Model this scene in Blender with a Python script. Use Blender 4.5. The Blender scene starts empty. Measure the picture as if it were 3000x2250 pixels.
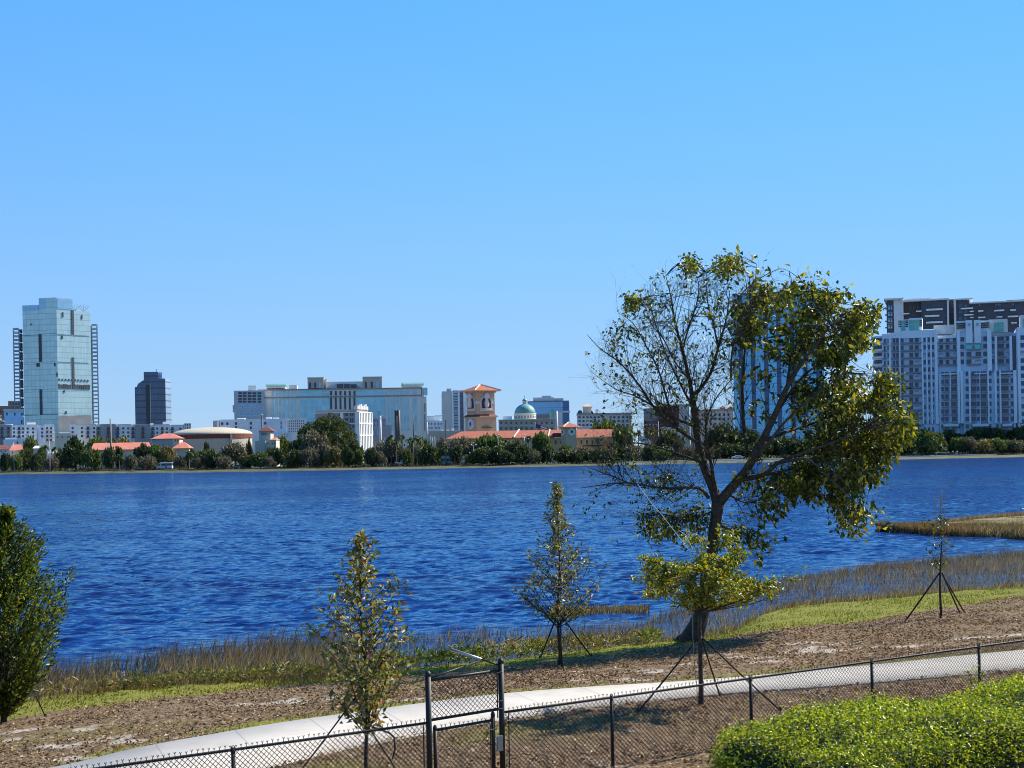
import bpy, math, random
import numpy as np
from mathutils import Vector, Matrix

random.seed(7)
rng = np.random.default_rng(11)
scene = bpy.context.scene
COL = scene.collection
R = math.radians
pi = math.pi

# ------------------------------------------------------------------ camera
F = 4000.0            # focal length in pixels of a 3000 px wide picture
CX, CY = 1500.0, 1310.0
CAMZ = 5.42
ROLL = 0.0192
cr, sr = math.cos(ROLL), math.sin(ROLL)
cam_d = bpy.data.cameras.new('camera')
cam = bpy.data.objects.new('camera', cam_d)
COL.objects.link(cam)
cam_d.sensor_width = 36.0
cam_d.lens = F / 3000.0 * 36.0
cam_d.shift_y = (1310.0 - 1125.0) / 3000.0
cam_d.clip_start = 0.5
cam_d.clip_end = 30000.0
cam.matrix_world = Matrix.Translation((0, 0, CAMZ)) @ Matrix.Rotation(pi / 2, 4, 'X') @ Matrix.Rotation(-ROLL, 4, 'Z')
scene.camera = cam

def rolled(u, v):
    du, dv = u - CX, v - CY
    return cr * du - sr * dv, sr * du + cr * dv

def P(u, v, D):
    """World point seen at pixel (u, v) of the photograph, D metres away."""
    a, b = rolled(u, v)
    return Vector((a / F * D, D, CAMZ - b / F * D))

def ground_D(u, v, z):
    a, b = rolled(u, v)
    return (CAMZ - z) * F / b

def reg(ox, oy, s):
    return lambda x, y: (ox + x / s, oy + y / s)

R1 = reg(0, 840, 2.9625)
R2 = reg(600, 1060, 3.16)
R3 = reg(1230, 1060, 3.16)
R4 = reg(1830, 1060, 3.16)
R5 = reg(2500, 840, 3.19)
R6 = reg(1680, 720, 1.885)

# ------------------------------------------------------------------ materials
MATS = {}
def nodes_of(name):
    m = bpy.data.materials.new(name)
    m.use_nodes = True
    nt = m.node_tree
    return m, nt, nt.nodes, nt.links, nt.nodes['Principled BSDF']

def M(name, col, rough=0.7, var=0.15, scale=1.0, metal=0.0, spec=0.5, bump=0.0, detail=4):
    """Plain surface with a noise that varies its colour (weathering, grain)."""
    if name in MATS:
        return MATS[name]
    m, nt, N, L, b = nodes_of(name)
    tc = N.new('ShaderNodeTexCoord')
    nz = N.new('ShaderNodeTexNoise')
    nz.inputs['Scale'].default_value = scale
    nz.inputs['Detail'].default_value = detail
    L.new(tc.outputs['Object'], nz.inputs['Vector'])
    mr = N.new('ShaderNodeMapRange')
    mr.inputs[1].default_value = 0.3
    mr.inputs[2].default_value = 0.7
    mr.inputs[3].default_value = 1 - var
    mr.inputs[4].default_value = 1 + var
    L.new(nz.outputs['Fac'], mr.inputs[0])
    mx = N.new('ShaderNodeVectorMath')
    mx.operation = 'SCALE'
    mx.inputs[0].default_value = col[:3]
    L.new(mr.outputs[0], mx.inputs['Scale'])
    L.new(mx.outputs[0], b.inputs['Base Color'])
    b.inputs['Roughness'].default_value = rough
    b.inputs['Metallic'].default_value = metal
    b.inputs['Specular IOR Level'].default_value = spec
    if bump:
        bp = N.new('ShaderNodeBump')
        bp.inputs['Strength'].default_value = 0.8
        bp.inputs['Distance'].default_value = bump
        L.new(nz.outputs['Fac'], bp.inputs['Height'])
        L.new(bp.outputs[0], b.inputs['Normal'])
    MATS[name] = m
    return m

def math_node(N, L, op, a, b=None, c=None):
    n = N.new('ShaderNodeMath')
    n.operation = op
    for i, v in enumerate((a, b, c)):
        if v is None:
            continue
        if isinstance(v, (int, float)):
            n.inputs[i].default_value = v
        else:
            L.new(v, n.inputs[i])
    return n.outputs[0]

def mix_col(N, L, fac, a, b):
    n = N.new('ShaderNodeMix')
    n.data_type = 'RGBA'
    if isinstance(fac, (int, float)):
        n.inputs[0].default_value = fac
    else:
        L.new(fac, n.inputs[0])
    for i, v in ((6, a), (7, b)):
        if isinstance(v, tuple):
            n.inputs[i].default_value = (*v[:3], 1)
        else:
            L.new(v, n.inputs[i])
    return n.outputs[2]

def curtain(name, glass, line, floor=3.8, bay=1.5, tl=0.12, tb=0.05, rough=0.15, metal=0.35, var=0.25):
    """Curtain wall: panes that differ slightly, floor edges and mullions."""
    if name in MATS:
        return MATS[name]
    m, nt, N, L, b = nodes_of(name)
    tc = N.new('ShaderNodeTexCoord')
    sp = N.new('ShaderNodeSeparateXYZ')
    L.new(tc.outputs['Object'], sp.inputs[0])
    hx = math_node(N, L, 'ADD', sp.outputs[0], math_node(N, L, 'MULTIPLY', sp.outputs[1], 0.73))
    fz = math_node(N, L, 'DIVIDE', sp.outputs[2], floor)
    fx = math_node(N, L, 'DIVIDE', hx, bay)
    lz = math_node(N, L, 'LESS_THAN', math_node(N, L, 'FRACT', fz), tl)
    lx = math_node(N, L, 'LESS_THAN', math_node(N, L, 'FRACT', fx), tb)
    ln = math_node(N, L, 'MAXIMUM', lz, lx)
    cb = N.new('ShaderNodeCombineXYZ')
    L.new(math_node(N, L, 'FLOOR', fx), cb.inputs[0])
    L.new(math_node(N, L, 'FLOOR', fz), cb.inputs[1])
    wn = N.new('ShaderNodeTexWhiteNoise')
    wn.noise_dimensions = '2D'
    L.new(cb.outputs[0], wn.inputs['Vector'])
    nz = N.new('ShaderNodeTexNoise')
    nz.inputs['Scale'].default_value = 0.06
    nz.inputs['Detail'].default_value = 3
    L.new(tc.outputs['Object'], nz.inputs['Vector'])
    k = math_node(N, L, 'ADD', math_node(N, L, 'MULTIPLY', wn.outputs[0], var),
                  math_node(N, L, 'MULTIPLY', nz.outputs['Fac'], 2 * var))
    k = math_node(N, L, 'ADD', k, 1 - 1.5 * var)
    vs = N.new('ShaderNodeVectorMath')
    vs.operation = 'SCALE'
    vs.inputs[0].default_value = glass
    L.new(k, vs.inputs['Scale'])
    L.new(mix_col(N, L, ln, vs.outputs[0], line), b.inputs['Base Color'])
    b.inputs['Roughness'].default_value = rough
    b.inputs['Metallic'].default_value = metal
    MATS[name] = m
    return m

def leafmat(name, trans=0.4, rough=0.4, warm=(1.5, 1.35, 0.5), spec=0.5):
    """Leaf: colour from a per-leaf attribute, lets light through."""
    if name in MATS:
        return MATS[name]
    m, nt, N, L, b = nodes_of(name)
    at = N.new('ShaderNodeAttribute')
    at.attribute_name = 'Col'
    L.new(at.outputs['Color'], b.inputs['Base Color'])
    b.inputs['Roughness'].default_value = rough
    b.inputs['Specular IOR Level'].default_value = spec
    tr = N.new('ShaderNodeBsdfTranslucent')
    vm = N.new('ShaderNodeVectorMath')
    vm.operation = 'MULTIPLY'
    vm.inputs[1].default_value = warm
    L.new(at.outputs['Color'], vm.inputs[0])
    L.new(vm.outputs[0], tr.inputs['Color'])
    mx = N.new('ShaderNodeMixShader')
    mx.inputs[0].default_value = trans
    L.new(b.outputs[0], mx.inputs[1])
    L.new(tr.outputs[0], mx.inputs[2])
    L.new(mx.outputs[0], N['Material Output'].inputs['Surface'])
    MATS[name] = m
    return m

# ------------------------------------------------------------------ objects
def tag(o, label=None, cat=None, group=None, kind=None):
    if label: o['label'] = label
    if cat: o['category'] = cat
    if group: o['group'] = group
    if kind: o['kind'] = kind
    return o

def empty(name, loc, rz=0.0):
    o = bpy.data.objects.new(name, None)
    o.location = loc
    o.rotation_euler = (0, 0, rz)
    o.empty_display_size = 0.5
    COL.objects.link(o)
    return o

def link(name, me, mat=None, parent=None):
    o = bpy.data.objects.new(name, me)
    if mat is not None and not me.materials:
        me.materials.append(mat)
    COL.objects.link(o)
    if parent is not None:
        o.parent = parent
    return o

def np_mesh(name, V, Fc, col=None, smooth=False):
    V = np.asarray(V, dtype=np.float32).reshape(-1, 3)
    Fc = np.asarray(Fc, dtype=np.int32)
    n, k = Fc.shape
    me = bpy.data.meshes.new(name)
    me.vertices.add(len(V))
    me.vertices.foreach_set('co', V.ravel())
    me.loops.add(n * k)
    me.loops.foreach_set('vertex_index', Fc.ravel())
    me.polygons.add(n)
    me.polygons.foreach_set('loop_start', np.arange(0, n * k, k, dtype=np.int32))
    me.update(calc_edges=True)
    if smooth:
        me.polygons.foreach_set('use_smooth', np.ones(n, dtype=bool))
    if col is not None:
        ca = me.color_attributes.new('Col', 'FLOAT_COLOR', 'POINT')
        c4 = np.ones((len(V), 4), dtype=np.float32)
        c4[:, :3] = col
        ca.data.foreach_set('color', c4.ravel())
    return me

class MB:
    """Collects simple solids into one mesh."""
    def __init__(self):
        self.v, self.f = [], []
    def add(self, vs, fs):
        o = len(self.v)
        self.v += [tuple(p) for p in vs]
        self.f += [tuple(i + o for i in f) for f in fs]
        return self
    def box(self, x0, x1, y0, y1, z0, z1):
        vs = [(x, y, z) for z in (z0, z1) for y in (y0, y1) for x in (x0, x1)]
        return self.add(vs, [(0, 2, 3, 1), (4, 5, 7, 6), (0, 1, 5, 4), (2, 6, 7, 3), (0, 4, 6, 2), (1, 3, 7, 5)])
    def prism(self, plan, z0, z1):
        n = len(plan)
        vs = [(x, y, z0) for x, y in plan] + [(x, y, z1) for x, y in plan]
        fs = [tuple(range(n - 1, -1, -1)), tuple(range(n, 2 * n))]
        fs += [(i, (i + 1) % n, n + (i + 1) % n, n + i) for i in range(n)]
        return self.add(vs, fs)
    def profile(self, prof, y0, y1):
        """Outline in x, z pulled along y."""
        n = len(prof)
        vs = [(x, y0, z) for x, z in prof] + [(x, y1, z) for x, z in prof]
        fs = [tuple(range(n)), tuple(range(2 * n - 1, n - 1, -1))]
        fs += [((i + 1) % n, i, n + i, n + (i + 1) % n) for i in range(n)]
        return self.add(vs, fs)
    def tube(self, pts, rad, k=6, cap=True):
        pts = [Vector(p) for p in pts]
        if not hasattr(rad, '__len__'):
            rad = [rad] * len(pts)
        o = len(self.v)
        ref = None
        for i, p in enumerate(pts):
            a = pts[max(i - 1, 0)]
            b = pts[min(i + 1, len(pts) - 1)]
            t = (b - a)
            if t.length < 1e-9:
                t = Vector((0, 0, 1))
            t.normalize()
            if ref is None:
                ref = t.orthogonal().normalized()
            ref = (ref - t * ref.dot(t))
            if ref.length < 1e-6:
                ref = t.orthogonal()
            ref.normalize()
            bn = t.cross(ref)
            for j in range(k):
                an = 2 * pi * j / k
                self.v.append(tuple(p + (ref * math.cos(an) + bn * math.sin(an)) * rad[i]))
        for i in range(len(pts) - 1):
            for j in range(k):
                q = (j + 1) % k
                self.f.append((o + i * k + j, o + i * k + q, o + (i + 1) * k + q, o + (i + 1) * k + j))
        if cap:
            self.f.append(tuple(o + j for j in range(k - 1, -1, -1)))
            e = o + (len(pts) - 1) * k
            self.f.append(tuple(e + j for j in range(k)))
        return self
    def lathe(self, prof, k=24, c=(0, 0)):
        o = len(self.v)
        for r, z in prof:
            for j in range(k):
                an = 2 * pi * j / k
                self.v.append((c[0] + r * math.cos(an), c[1] + r * math.sin(an), z))
        for i in range(len(prof) - 1):
            for j in range(k):
                q = (j + 1) % k
                self.f.append((o + i * k + j, o + i * k + q, o + (i + 1) * k + q, o + (i + 1) * k + j))
        self.f.append(tuple(o + j for j in range(k - 1, -1, -1)))
        e = o + (len(prof) - 1) * k
        self.f.append(tuple(e + j for j in range(k)))
        return self
    def disc(self, c, r, y, th, k=20, rz=None):
        """Upright disc facing -y."""
        vs = [(c[0] + rx * math.cos(2 * pi * j / k), yy, c[1] + rx * math.sin(2 * pi * j / k)) for yy, rx in ((y, r), (y + th, r)) for j in range(k)]
        fs = [tuple(range(k)), tuple(range(2 * k - 1, k - 1, -1))]
        fs += [((j + 1) % k, j, k + j, k + (j + 1) % k) for j in range(k)]
        return self.add(vs, fs)
    def mesh(self, name, smooth=False):
        me = bpy.data.meshes.new(name)
        me.from_pydata(self.v, [], self.f)
        me.update()
        if smooth:
            me.polygons.foreach_set('use_smooth', [True] * len(me.polygons))
        return me
    def build(self, name, mat, parent=None, smooth=False):
        return link(name, self.mesh(name, smooth), mat, parent)

BOXC = {}
class Bld:
    """A building: an empty at its base; x right, y away, z up, in metres."""
    def __init__(self, name, label, cat, rg, x, D, base=-0.8, rz=0.0, group=None, y=None):
        u, v = rg(x, y if y is not None else 0)
        if y is None:
            v = 1290
        p = P(u, v, D)
        self.D, self.rg, self.base = D, rg, base
        self.x0 = p.x
        th = math.atan2(p.x, D)          # the front looks along the street towards the lake
        self.k = math.cos(th)
        self.o = empty(name, (p.x, D, base), rz - th)
        tag(self.o, label, cat, group)
        self.c = math.cos(rz)
    def at(self, x, y):
        u, v = self.rg(x, y)
        a, b = rolled(u, v)
        return (a / F * self.D - self.x0) * self.k, (CAMZ - b / F * self.D - self.base)
    def rect(self, x0, x1, y0, y1):
        X, Z = self.at((x0 + x1) / 2, (y0 + y1) / 2)
        s = self.D / F / ((self.rg(1, 0)[0] - self.rg(0, 0)[0]) ** -1)
        w, h = abs(x1 - x0) * s / 2 * self.k, abs(y1 - y0) * s / 2
        return X - w, X + w, Z - h, Z + h
    def box(self, part, x0, x1, y0, y1, mat, d=0.0, depth=12.0, down=False, parent=None, label=None):
        a, b, z0, z1 = self.rect(x0, x1, y0, y1)
        if down: z0 = 0.0
        o = MB().box(a, b, d, d + depth, z0, z1).build(part, mat, parent or self.o)
        if label: o['label'] = label
        return o
    def cell(self, part, x0, x1, y0, y1, mat, d=-0.15, depth=0.15, parent=None):
        """A small box that shares its mesh with others of the same size."""
        a, b, z0, z1 = self.rect(x0, x1, y0, y1)
        w, h = round(b - a, 1), round(z1 - z0, 1)
        key = (part, w, h, depth, mat.name)
        if key not in BOXC:
            BOXC[key] = MB().box(-w / 2, w / 2, 0, depth, -h / 2, h / 2).mesh(part)
            BOXC[key].materials.append(mat)
        o = link(part, BOXC[key], None, parent or self.o)
        o.location = ((a + b) / 2, d, (z0 + z1) / 2)
        return o
    def many(self, part, rects, mat, d=-0.15, depth=0.15):
        mb = MB()
        for r in rects:
            a, b, z0, z1 = self.rect(*r)
            mb.box(a, b, d, d + depth, z0, z1)
        o = mb.build(part, mat, self.o)
        return o
    def windows(self, xs, ys, w, h, mat, d=-0.15, part='window', cap=100, sill=None):
        rects = [(x - w / 2, x + w / 2, y - h / 2, y + h / 2) for y in ys for x in xs]
        for r in rects[:cap]:
            self.cell(part, *r, mat, d)
        if len(rects) > cap:
            self.many(part, rects[cap:], mat, d)['kind'] = 'stuff'
    def hip(self, part, x0, x1, yt, ye, mat, d0, d1, ridge=0.0, over=0.0):
        a, b, z0, z1 = self.rect(x0, x1, yt, ye)
        m = (d0 + d1) / 2
        rx = (b - a) / 2 * ridge
        cx = (a + b) / 2
        vs = [(a, d0, z0), (b, d0, z0), (b, d1, z0), (a, d1, z0), (cx - rx, m, z1), (cx + rx, m, z1)]
        return MB().add(vs, [(0, 3, 2, 1), (0, 1, 5, 4), (2, 3, 4, 5), (1, 2, 5), (3, 0, 4)]).build(part, mat, self.o)

# ------------------------------------------------------------------ world and sun
SKY_X, SKY_A, SKY_B, SKY_T, HAZE_K, HAZE_F, HAZE_C = 0.4, 0.5, 0.34, (0.38, 0.88, 1.02), 5.5, 0.95, (1.95, 2.68, 3.35)
SUN_AZ = R(60.0)      # to the right of the view direction (+y towards +x)
SUN_EL = R(42.0)
w = bpy.data.worlds.new('World')
scene.world = w
w.use_nodes = True
nt = w.node_tree
bg = nt.nodes['Background']
sky = nt.nodes.new('ShaderNodeTexSky')
sky.sky_type = 'NISHITA'
sky.sun_disc = False
sky.sun_elevation = SUN_EL
sky.sun_rotation = SUN_AZ
sky.air_density = 1.0
sky.dust_density = 0.3
sky.ozone_density = 1.0
sky.altitude = 0
hs = nt.nodes.new('ShaderNodeHueSaturation')
hs.inputs['Saturation'].default_value = 1.32
hs.inputs['Value'].default_value = 1.0
def wmath(op, a_, b_=None, c_=None):
    n_ = nt.nodes.new('ShaderNodeMath'); n_.operation = op
    for i_, v_ in enumerate((a_, b_, c_)):
        if v_ is None: continue
        if isinstance(v_, (int, float)): n_.inputs[i_].default_value = v_
        else: nt.links.new(v_, n_.inputs[i_])
    return n_.outputs[0]
gtc = nt.nodes.new('ShaderNodeTexCoord')
sep = nt.nodes.new('ShaderNodeSeparateXYZ')
nt.links.new(gtc.outputs['Generated'], sep.inputs[0])
zpos = wmath('MAXIMUM', sep.outputs[2], 0.0)
cmb = nt.nodes.new('ShaderNodeCombineXYZ')
nt.links.new(wmath('MULTIPLY', sep.outputs[0], SKY_X), cmb.inputs[0]); nt.links.new(sep.outputs[1], cmb.inputs[1])
nt.links.new(wmath('MULTIPLY_ADD', zpos, SKY_A, SKY_B), cmb.inputs[2])
nrm = nt.nodes.new('ShaderNodeVectorMath'); nrm.operation = 'NORMALIZE'
nt.links.new(cmb.outputs[0], nrm.inputs[0]); nt.links.new(nrm.outputs[0], sky.inputs['Vector'])
nt.links.new(sky.outputs[0], hs.inputs['Color'])
# pale moist air low over the horizon
hz = nt.nodes.new('ShaderNodeMix'); hz.data_type = 'RGBA'
nt.links.new(wmath('MULTIPLY', wmath('POWER', 2.718, wmath('MULTIPLY', zpos, -HAZE_K)), HAZE_F), hz.inputs[0])
tint = nt.nodes.new('ShaderNodeVectorMath'); tint.operation = 'MULTIPLY'; tint.inputs[1].default_value = SKY_T
nt.links.new(hs.outputs[0], tint.inputs[0])
nt.links.new(tint.outputs[0], hz.inputs[6])
hz.inputs[7].default_value = (*HAZE_C, 1)
nt.links.new(hz.outputs[2], bg.inputs['Color'])
bg.inputs['Strength'].default_value = 0.135
sun_d = bpy.data.lights.new('sun', 'SUN')
sun_d.energy = 4.5
sun_d.angle = R(0.53)
sun_d.color = (1.0, 0.93, 0.82)
sun = bpy.data.objects.new('sun', sun_d)
COL.objects.link(sun)
sd = Vector((math.sin(SUN_AZ) * math.cos(SUN_EL), math.cos(SUN_AZ) * math.cos(SUN_EL), math.sin(SUN_EL)))
sun.rotation_euler = sd.to_track_quat('Z', 'Y').to_euler()
sun.location = sd * 100
scene.view_settings.view_transform = 'Standard'
scene.view_settings.look = 'None'
scene.view_settings.exposure = 0.88
scene.view_settings.gamma = 1.0
scene.cycles.use_adaptive_sampling = True
scene.cycles.filter_width = 1.0
scene.cycles.max_bounces = 8
scene.cycles.transparent_max_bounces = 8
scene.cycles.caustics_reflective = False
scene.cycles.caustics_refractive = False


# ------------------------------------------------------------------ terrain
def curve(pts, z):
    t, d = [], []
    for u, v in pts:
        a, b = rolled(u, v)
        t.append(a)
        d.append((CAMZ - z) * F / b)
    t, d = np.array(t), np.array(d)
    o = np.argsort(t)
    t, d = t[o], d[o]
    def f(x):
        x = np.asarray(x, dtype=float)
        y = np.interp(x, t, d)
        lo = x < t[0]
        hi = x > t[-1]
        sl = (d[1] - d[0]) / (t[1] - t[0])
        sh = (d[-1] - d[-2]) / (t[-1] - t[-2])
        y = np.where(lo, np.maximum(d[0] + sl * (x - t[0]) * 0.6, 4), y)
        y = np.where(hi, d[-1] + sh * np.minimum(x - t[-1], 1500), y)
        return y
    return f

path_far = curve([(184, 2250), (401, 2195), (597, 2160), (814, 2122), (1031, 2092), (1243, 2063), (1475, 2035), (1706, 2017), (2000, 2000), (2180, 1986), (2350, 1970), (2565, 1951), (2780, 1928), (3000, 1907)], 0)
path_near = curve([(420, 2345), (650, 2285), (814, 2241), (890, 2220), (1031, 2187), (1200, 2156), (1475, 2106), (1700, 2073), (1870, 2056), (2063, 2038), (2350, 2017), (2552, 2000), (2780, 1980), (3000, 1958)], 0)
mulch_far = curve([(38, 2108), (217, 2079), (542, 2041), (814, 2014), (944, 2006), (1200, 1981), (1482, 1952), (1800, 1917), (2000, 1890), (2137, 1867), (2264, 1842), (2400, 1825), (2500, 1825), (2649, 1802), (2799, 1780), (3000, 1743)], -0.9)
grass_far = curve([(103, 2055), (380, 2022), (651, 2006), (944, 1990), (1200, 1967), (1507, 1938), (1800, 1898), (2060, 1872), (2150, 1852), (2264, 1790), (2350, 1776), (2574, 1757), (2799, 1735), (3000, 1720)], -1.25)
reed_far = curve([(-200, 2010), (200, 1985), (380, 1958), (597, 1935), (895, 1905), (1200, 1885), (1405, 1872), (1700, 1860), (1850, 1835), (2095, 1765), (2300, 1702), (2443, 1675), (2574, 1656), (2724, 1645), (2836, 1632), (3000, 1620)], -1.6)
WATER = -1.6

def ground_z(x, y):
    x, y = np.asarray(x, dtype=float), np.asarray(y, dtype=float)
    t = np.clip(F * x / np.maximum(y, 1.0), -2600, 2600)
    d1, d2, d3 = path_far(t) + 0.3, mulch_far(t), grass_far(t)
    d2 = np.maximum(d2, d1 + 1)
    d3 = np.maximum(d3, d2 + 0.6)
    z = np.where(y < d1, 0.0, np.where(y < d2, -0.9 * (y - d1) / (d2 - d1),
        np.where(y < d3, -0.9 - 0.35 * (y - d2) / (d3 - d2),
        np.where(y < d3 + 3, -1.25 - 0.37 * (y - d3) / 3,
        np.maximum(-1.62 - 0.14 * (y - d3 - 3), -3.0)))))
    return z

def G(u, v):
    """Where the ray through pixel (u, v) meets the near bank."""
    a, b = rolled(u, v)
    for D in np.arange(10, 130, 0.1):
        z = float(ground_z(a / F * D, D))
        if CAMZ - b / F * D <= z:
            return Vector((a / F * D, float(D), z))
    return Vector((a / F * 60, 60, -1.6))

def fbm(x, y, s, seed, oct=4):
    """Cheap value noise, 0..1."""
    r = np.random.default_rng(seed)
    tab = r.random((256, 256))
    out, amp, tot = 0, 1.0, 0
    for k in range(oct):
        xx, yy = x * s + 17.3 * k + 500, y * s + 9.1 * k + 500
        xi, yi = np.floor(xx).astype(int), np.floor(yy).astype(int)
        fx, fy = xx - xi, yy - yi
        fx, fy = fx * fx * (3 - 2 * fx), fy * fy * (3 - 2 * fy)
        g = lambda i, j: tab[(xi + i) & 255, (yi + j) & 255]
        out = out + amp * ((g(0, 0) * (1 - fx) + g(1, 0) * fx) * (1 - fy) + (g(0, 1) * (1 - fx) + g(1, 1) * fx) * fy)
        tot += amp
        amp *= 0.5
        s = s * 2
    return out / tot

def sm(x, a, b):
    k = np.clip((x - a) / (b - a), 0, 1)
    return k * k * (3 - 2 * k)

# sand showing through the mulch: (u, v, radius across, radius along the view, metres)
SAND = []
for u, v, ra, rb in ((90, 2165, 1.0, .55), (190, 2185, .8, .5), (250, 2140, .6, .35), (320, 2160, .7, .45), (40, 2150, .8, .4), (215, 2222, .5, .25), (350, 2172, .5, .3),
                     (740, 2062, 1.6, .5), (900, 2050, 1.4, .6), (1215, 2048, .6, .3), (1700, 1968, 1.0, .3), (1920, 1970, 1.1, .7), (1980, 1950, .8, .5), (1850, 1990, .8, .4), (2210, 1925, 1.2, .8), (2240, 1940, 1.1, .5), (2150, 1915, .7, .5),
                     (2390, 1905, 1.4, .8), (2440, 1885, 1.0, .7), (2520, 1898, .9, .5), (2360, 1880, .9, .5), (2640, 1895, .8, .4), (2690, 1890, 1.0, .5), (2930, 1865, 1.1, .5), (2840, 1870, .9, .4),
                     (1690, 1995, .5, .3), (1800, 1960, .6, .3), (2080, 1920, .6, .3), (1720, 2230, .7, .35), (1850, 2145, .4, .2)):
    g = G(u, v)
    SAND.append((g.x, g.y, ra, rb))

def sand_w(x, y):
    s = np.zeros_like(x)
    for sx, sy, ra, rb in SAND:
        s = np.maximum(s, np.exp(-(((x - sx) / ra) ** 2 + ((y - sy) / rb) ** 2)))
    n = fbm(x, y, 2.6, 5, 5)
    return sm(s * .9 + (n - 0.5) * 1.9, 0.50, 0.85)

def grass_w(x, y):
    t = F * x / np.maximum(y, 1.0)
    n = fbm(x, y, 1.1, 8)
    n2 = fbm(x, y, 0.35, 9)
    d2, d3 = mulch_far(t), grass_far(t)
    g = sm(y - d2 + (n - 0.5) * 1.6, -0.35, 0.35)
    pf, pn = path_far(t), path_near(t)
    # patchy turf along both edges of the path
    e = np.exp(-((y - pf - 0.3) / 0.55) ** 2) * sm(n2, 0.38, 0.6) * np.where(t < -300, 1.0, 0.55)
    e2 = np.exp(-((y - pn + 1.2) / 0.8) ** 2) * sm(n2, 0.5, 0.66) * 0.45
    loose = sm(n2, 0.62, 0.78) * 0.22
    return np.clip(np.maximum.reduce([g, e, e2, loose]), 0, 1)

nu, nd = 520, 460
ts = np.linspace(-2600, 2600, nu)
ds = np.concatenate([np.linspace(1.5, 15, 40), np.linspace(15.2, 62, 330), np.linspace(62.5, 110, nd - 370)])
TT, DD = np.meshgrid(ts, ds)
X, Y = TT * DD / F, DD
Z = ground_z(X, Y)
tt = F * X / Y
on_path = sm(Y, path_near(tt) - 0.4, path_near(tt)) * (1 - sm(Y, path_far(tt), path_far(tt) + 0.4))
Z = Z + (fbm(X, Y, 0.6, 3) - 0.5) * 0.16 * (1 - on_path) + (fbm(X, Y, 3.5, 4, 3) - 0.5) * 0.07 * (1 - on_path) - 0.03 * on_path
V = np.stack([X, Y, Z], -1).reshape(-1, 3)
idx = np.arange(nu * nd).reshape(nd, nu)
Fq = np.stack([idx[:-1, :-1], idx[:-1, 1:], idx[1:, 1:], idx[1:, :-1]], -1).reshape(-1, 4)
col = np.stack([grass_w(X, Y), sand_w(X, Y), fbm(X, Y, 0.5, 12)], -1).reshape(-1, 3)
me = np_mesh('ground', V, Fq, col, smooth=True)
m, nt, N, L, b = nodes_of('ground_cover')
at = N.new('ShaderNodeAttribute'); at.attribute_name = 'Col'
sp = N.new('ShaderNodeSeparateColor'); L.new(at.outputs['Color'], sp.inputs[0])
tc = N.new('ShaderNodeTexCoord')
def noise(sc, det=4, rough=0.6):
    n = N.new('ShaderNodeTexNoise')
    n.inputs['Scale'].default_value = sc
    n.inputs['Detail'].default_value = det
    n.inputs['Roughness'].default_value = rough
    L.new(tc.outputs['Object'], n.inputs['Vector'])
    return n.outputs['Fac']
def ramp(fac, stops):
    r = N.new('ShaderNodeValToRGB')
    cr_ = r.color_ramp
    while len(cr_.elements) < len(stops):
        cr_.elements.new(0.5)
    for e, (p, c) in zip(cr_.elements, stops):
        e.position = p
        e.color = (*c, 1)
    L.new(fac, r.inputs[0])
    return r.outputs[0]
vo = N.new('ShaderNodeTexVoronoi'); vo.inputs['Scale'].default_value = 14
L.new(tc.outputs['Object'], vo.inputs['Vector'])
wn = N.new('ShaderNodeSeparateColor'); L.new(vo.outputs['Color'], wn.inputs[0])
mulch = ramp(wn.outputs[0], [(0.0, (.046, .030, .017)), (0.4, (.14, .090, .048)), (0.75, (.23, .152, .085)), (0.97, (.38, .28, .17))])
mulch2 = mix_col(N, L, math_node(N, L, 'MULTIPLY', noise(0.7), 0.7), mulch, (.165, .11, .06))
grass = ramp(noise(13, 6, 0.8), [(0.3, (.035, .045, .008)), (0.48, (.15, .165, .02)), (0.6, (.25, .25, .035)), (0.75, (.36, .31, .10))])
grass2 = mix_col(N, L, math_node(N, L, 'MULTIPLY', noise(.9, 5, .7), 0.5), grass, (.24, .20, .05))
sand = ramp(noise(6, 5), [(0.3, (.30, .25, .19)), (0.7, (.52, .465, .385))])
c1 = mix_col(N, L, sp.outputs[0], mulch2, grass2)
c2 = mix_col(N, L, sp.outputs[1], c1, sand)
L.new(c2, b.inputs['Base Color'])
b.inputs['Roughness'].default_value = 0.95
b.inputs['Specular IOR Level'].default_value = 0.15
bp = N.new('ShaderNodeBump'); bp.inputs['Strength'].default_value = 1.0; bp.inputs['Distance'].default_value = 0.06
L.new(noise(11, 5, 0.7), bp.inputs['Height']); L.new(bp.outputs[0], b.inputs['Normal'])
tag(link('ground', me, m), kind='structure')

# concrete path with joints, a slab 9 cm thick lying in the ground
pt = np.linspace(-2600, 2600, 500)
pn, pf = path_near(pt), path_far(pt)
NV = np.stack([pt * pn / F, pn], -1); FV = np.stack([pt * pf / F, pf], -1)
def smooth_line(A, k=9):
    Bq = A.copy()
    for i in range(len(A)):
        lo, hi = max(0, i - k), min(len(A), i + k + 1)
        Bq[i] = A[lo:hi].mean(0)
    return Bq
NV, FV = smooth_line(NV), smooth_line(FV)
n = len(NV)
PV = np.concatenate([np.c_[NV, np.full(n, 0.035)], np.c_[FV, np.full(n, 0.035)], np.c_[NV, np.full(n, -0.08)], np.c_[FV, np.full(n, -0.08)]])
a = np.arange(n - 1)
PF = np.concatenate([np.stack([a, a + 1, n + a + 1, n + a], -1), np.stack([a + 1, a, 2 * n + a, 2 * n + a + 1], -1), np.stack([n + a, n + a + 1, 3 * n + a + 1, 3 * n + a], -1)])
m, nt, N, L, b = nodes_of('concrete')
tc = N.new('ShaderNodeTexCoord')
sp = N.new('ShaderNodeSeparateXYZ'); L.new(tc.outputs['Object'], sp.inputs[0])
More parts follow.
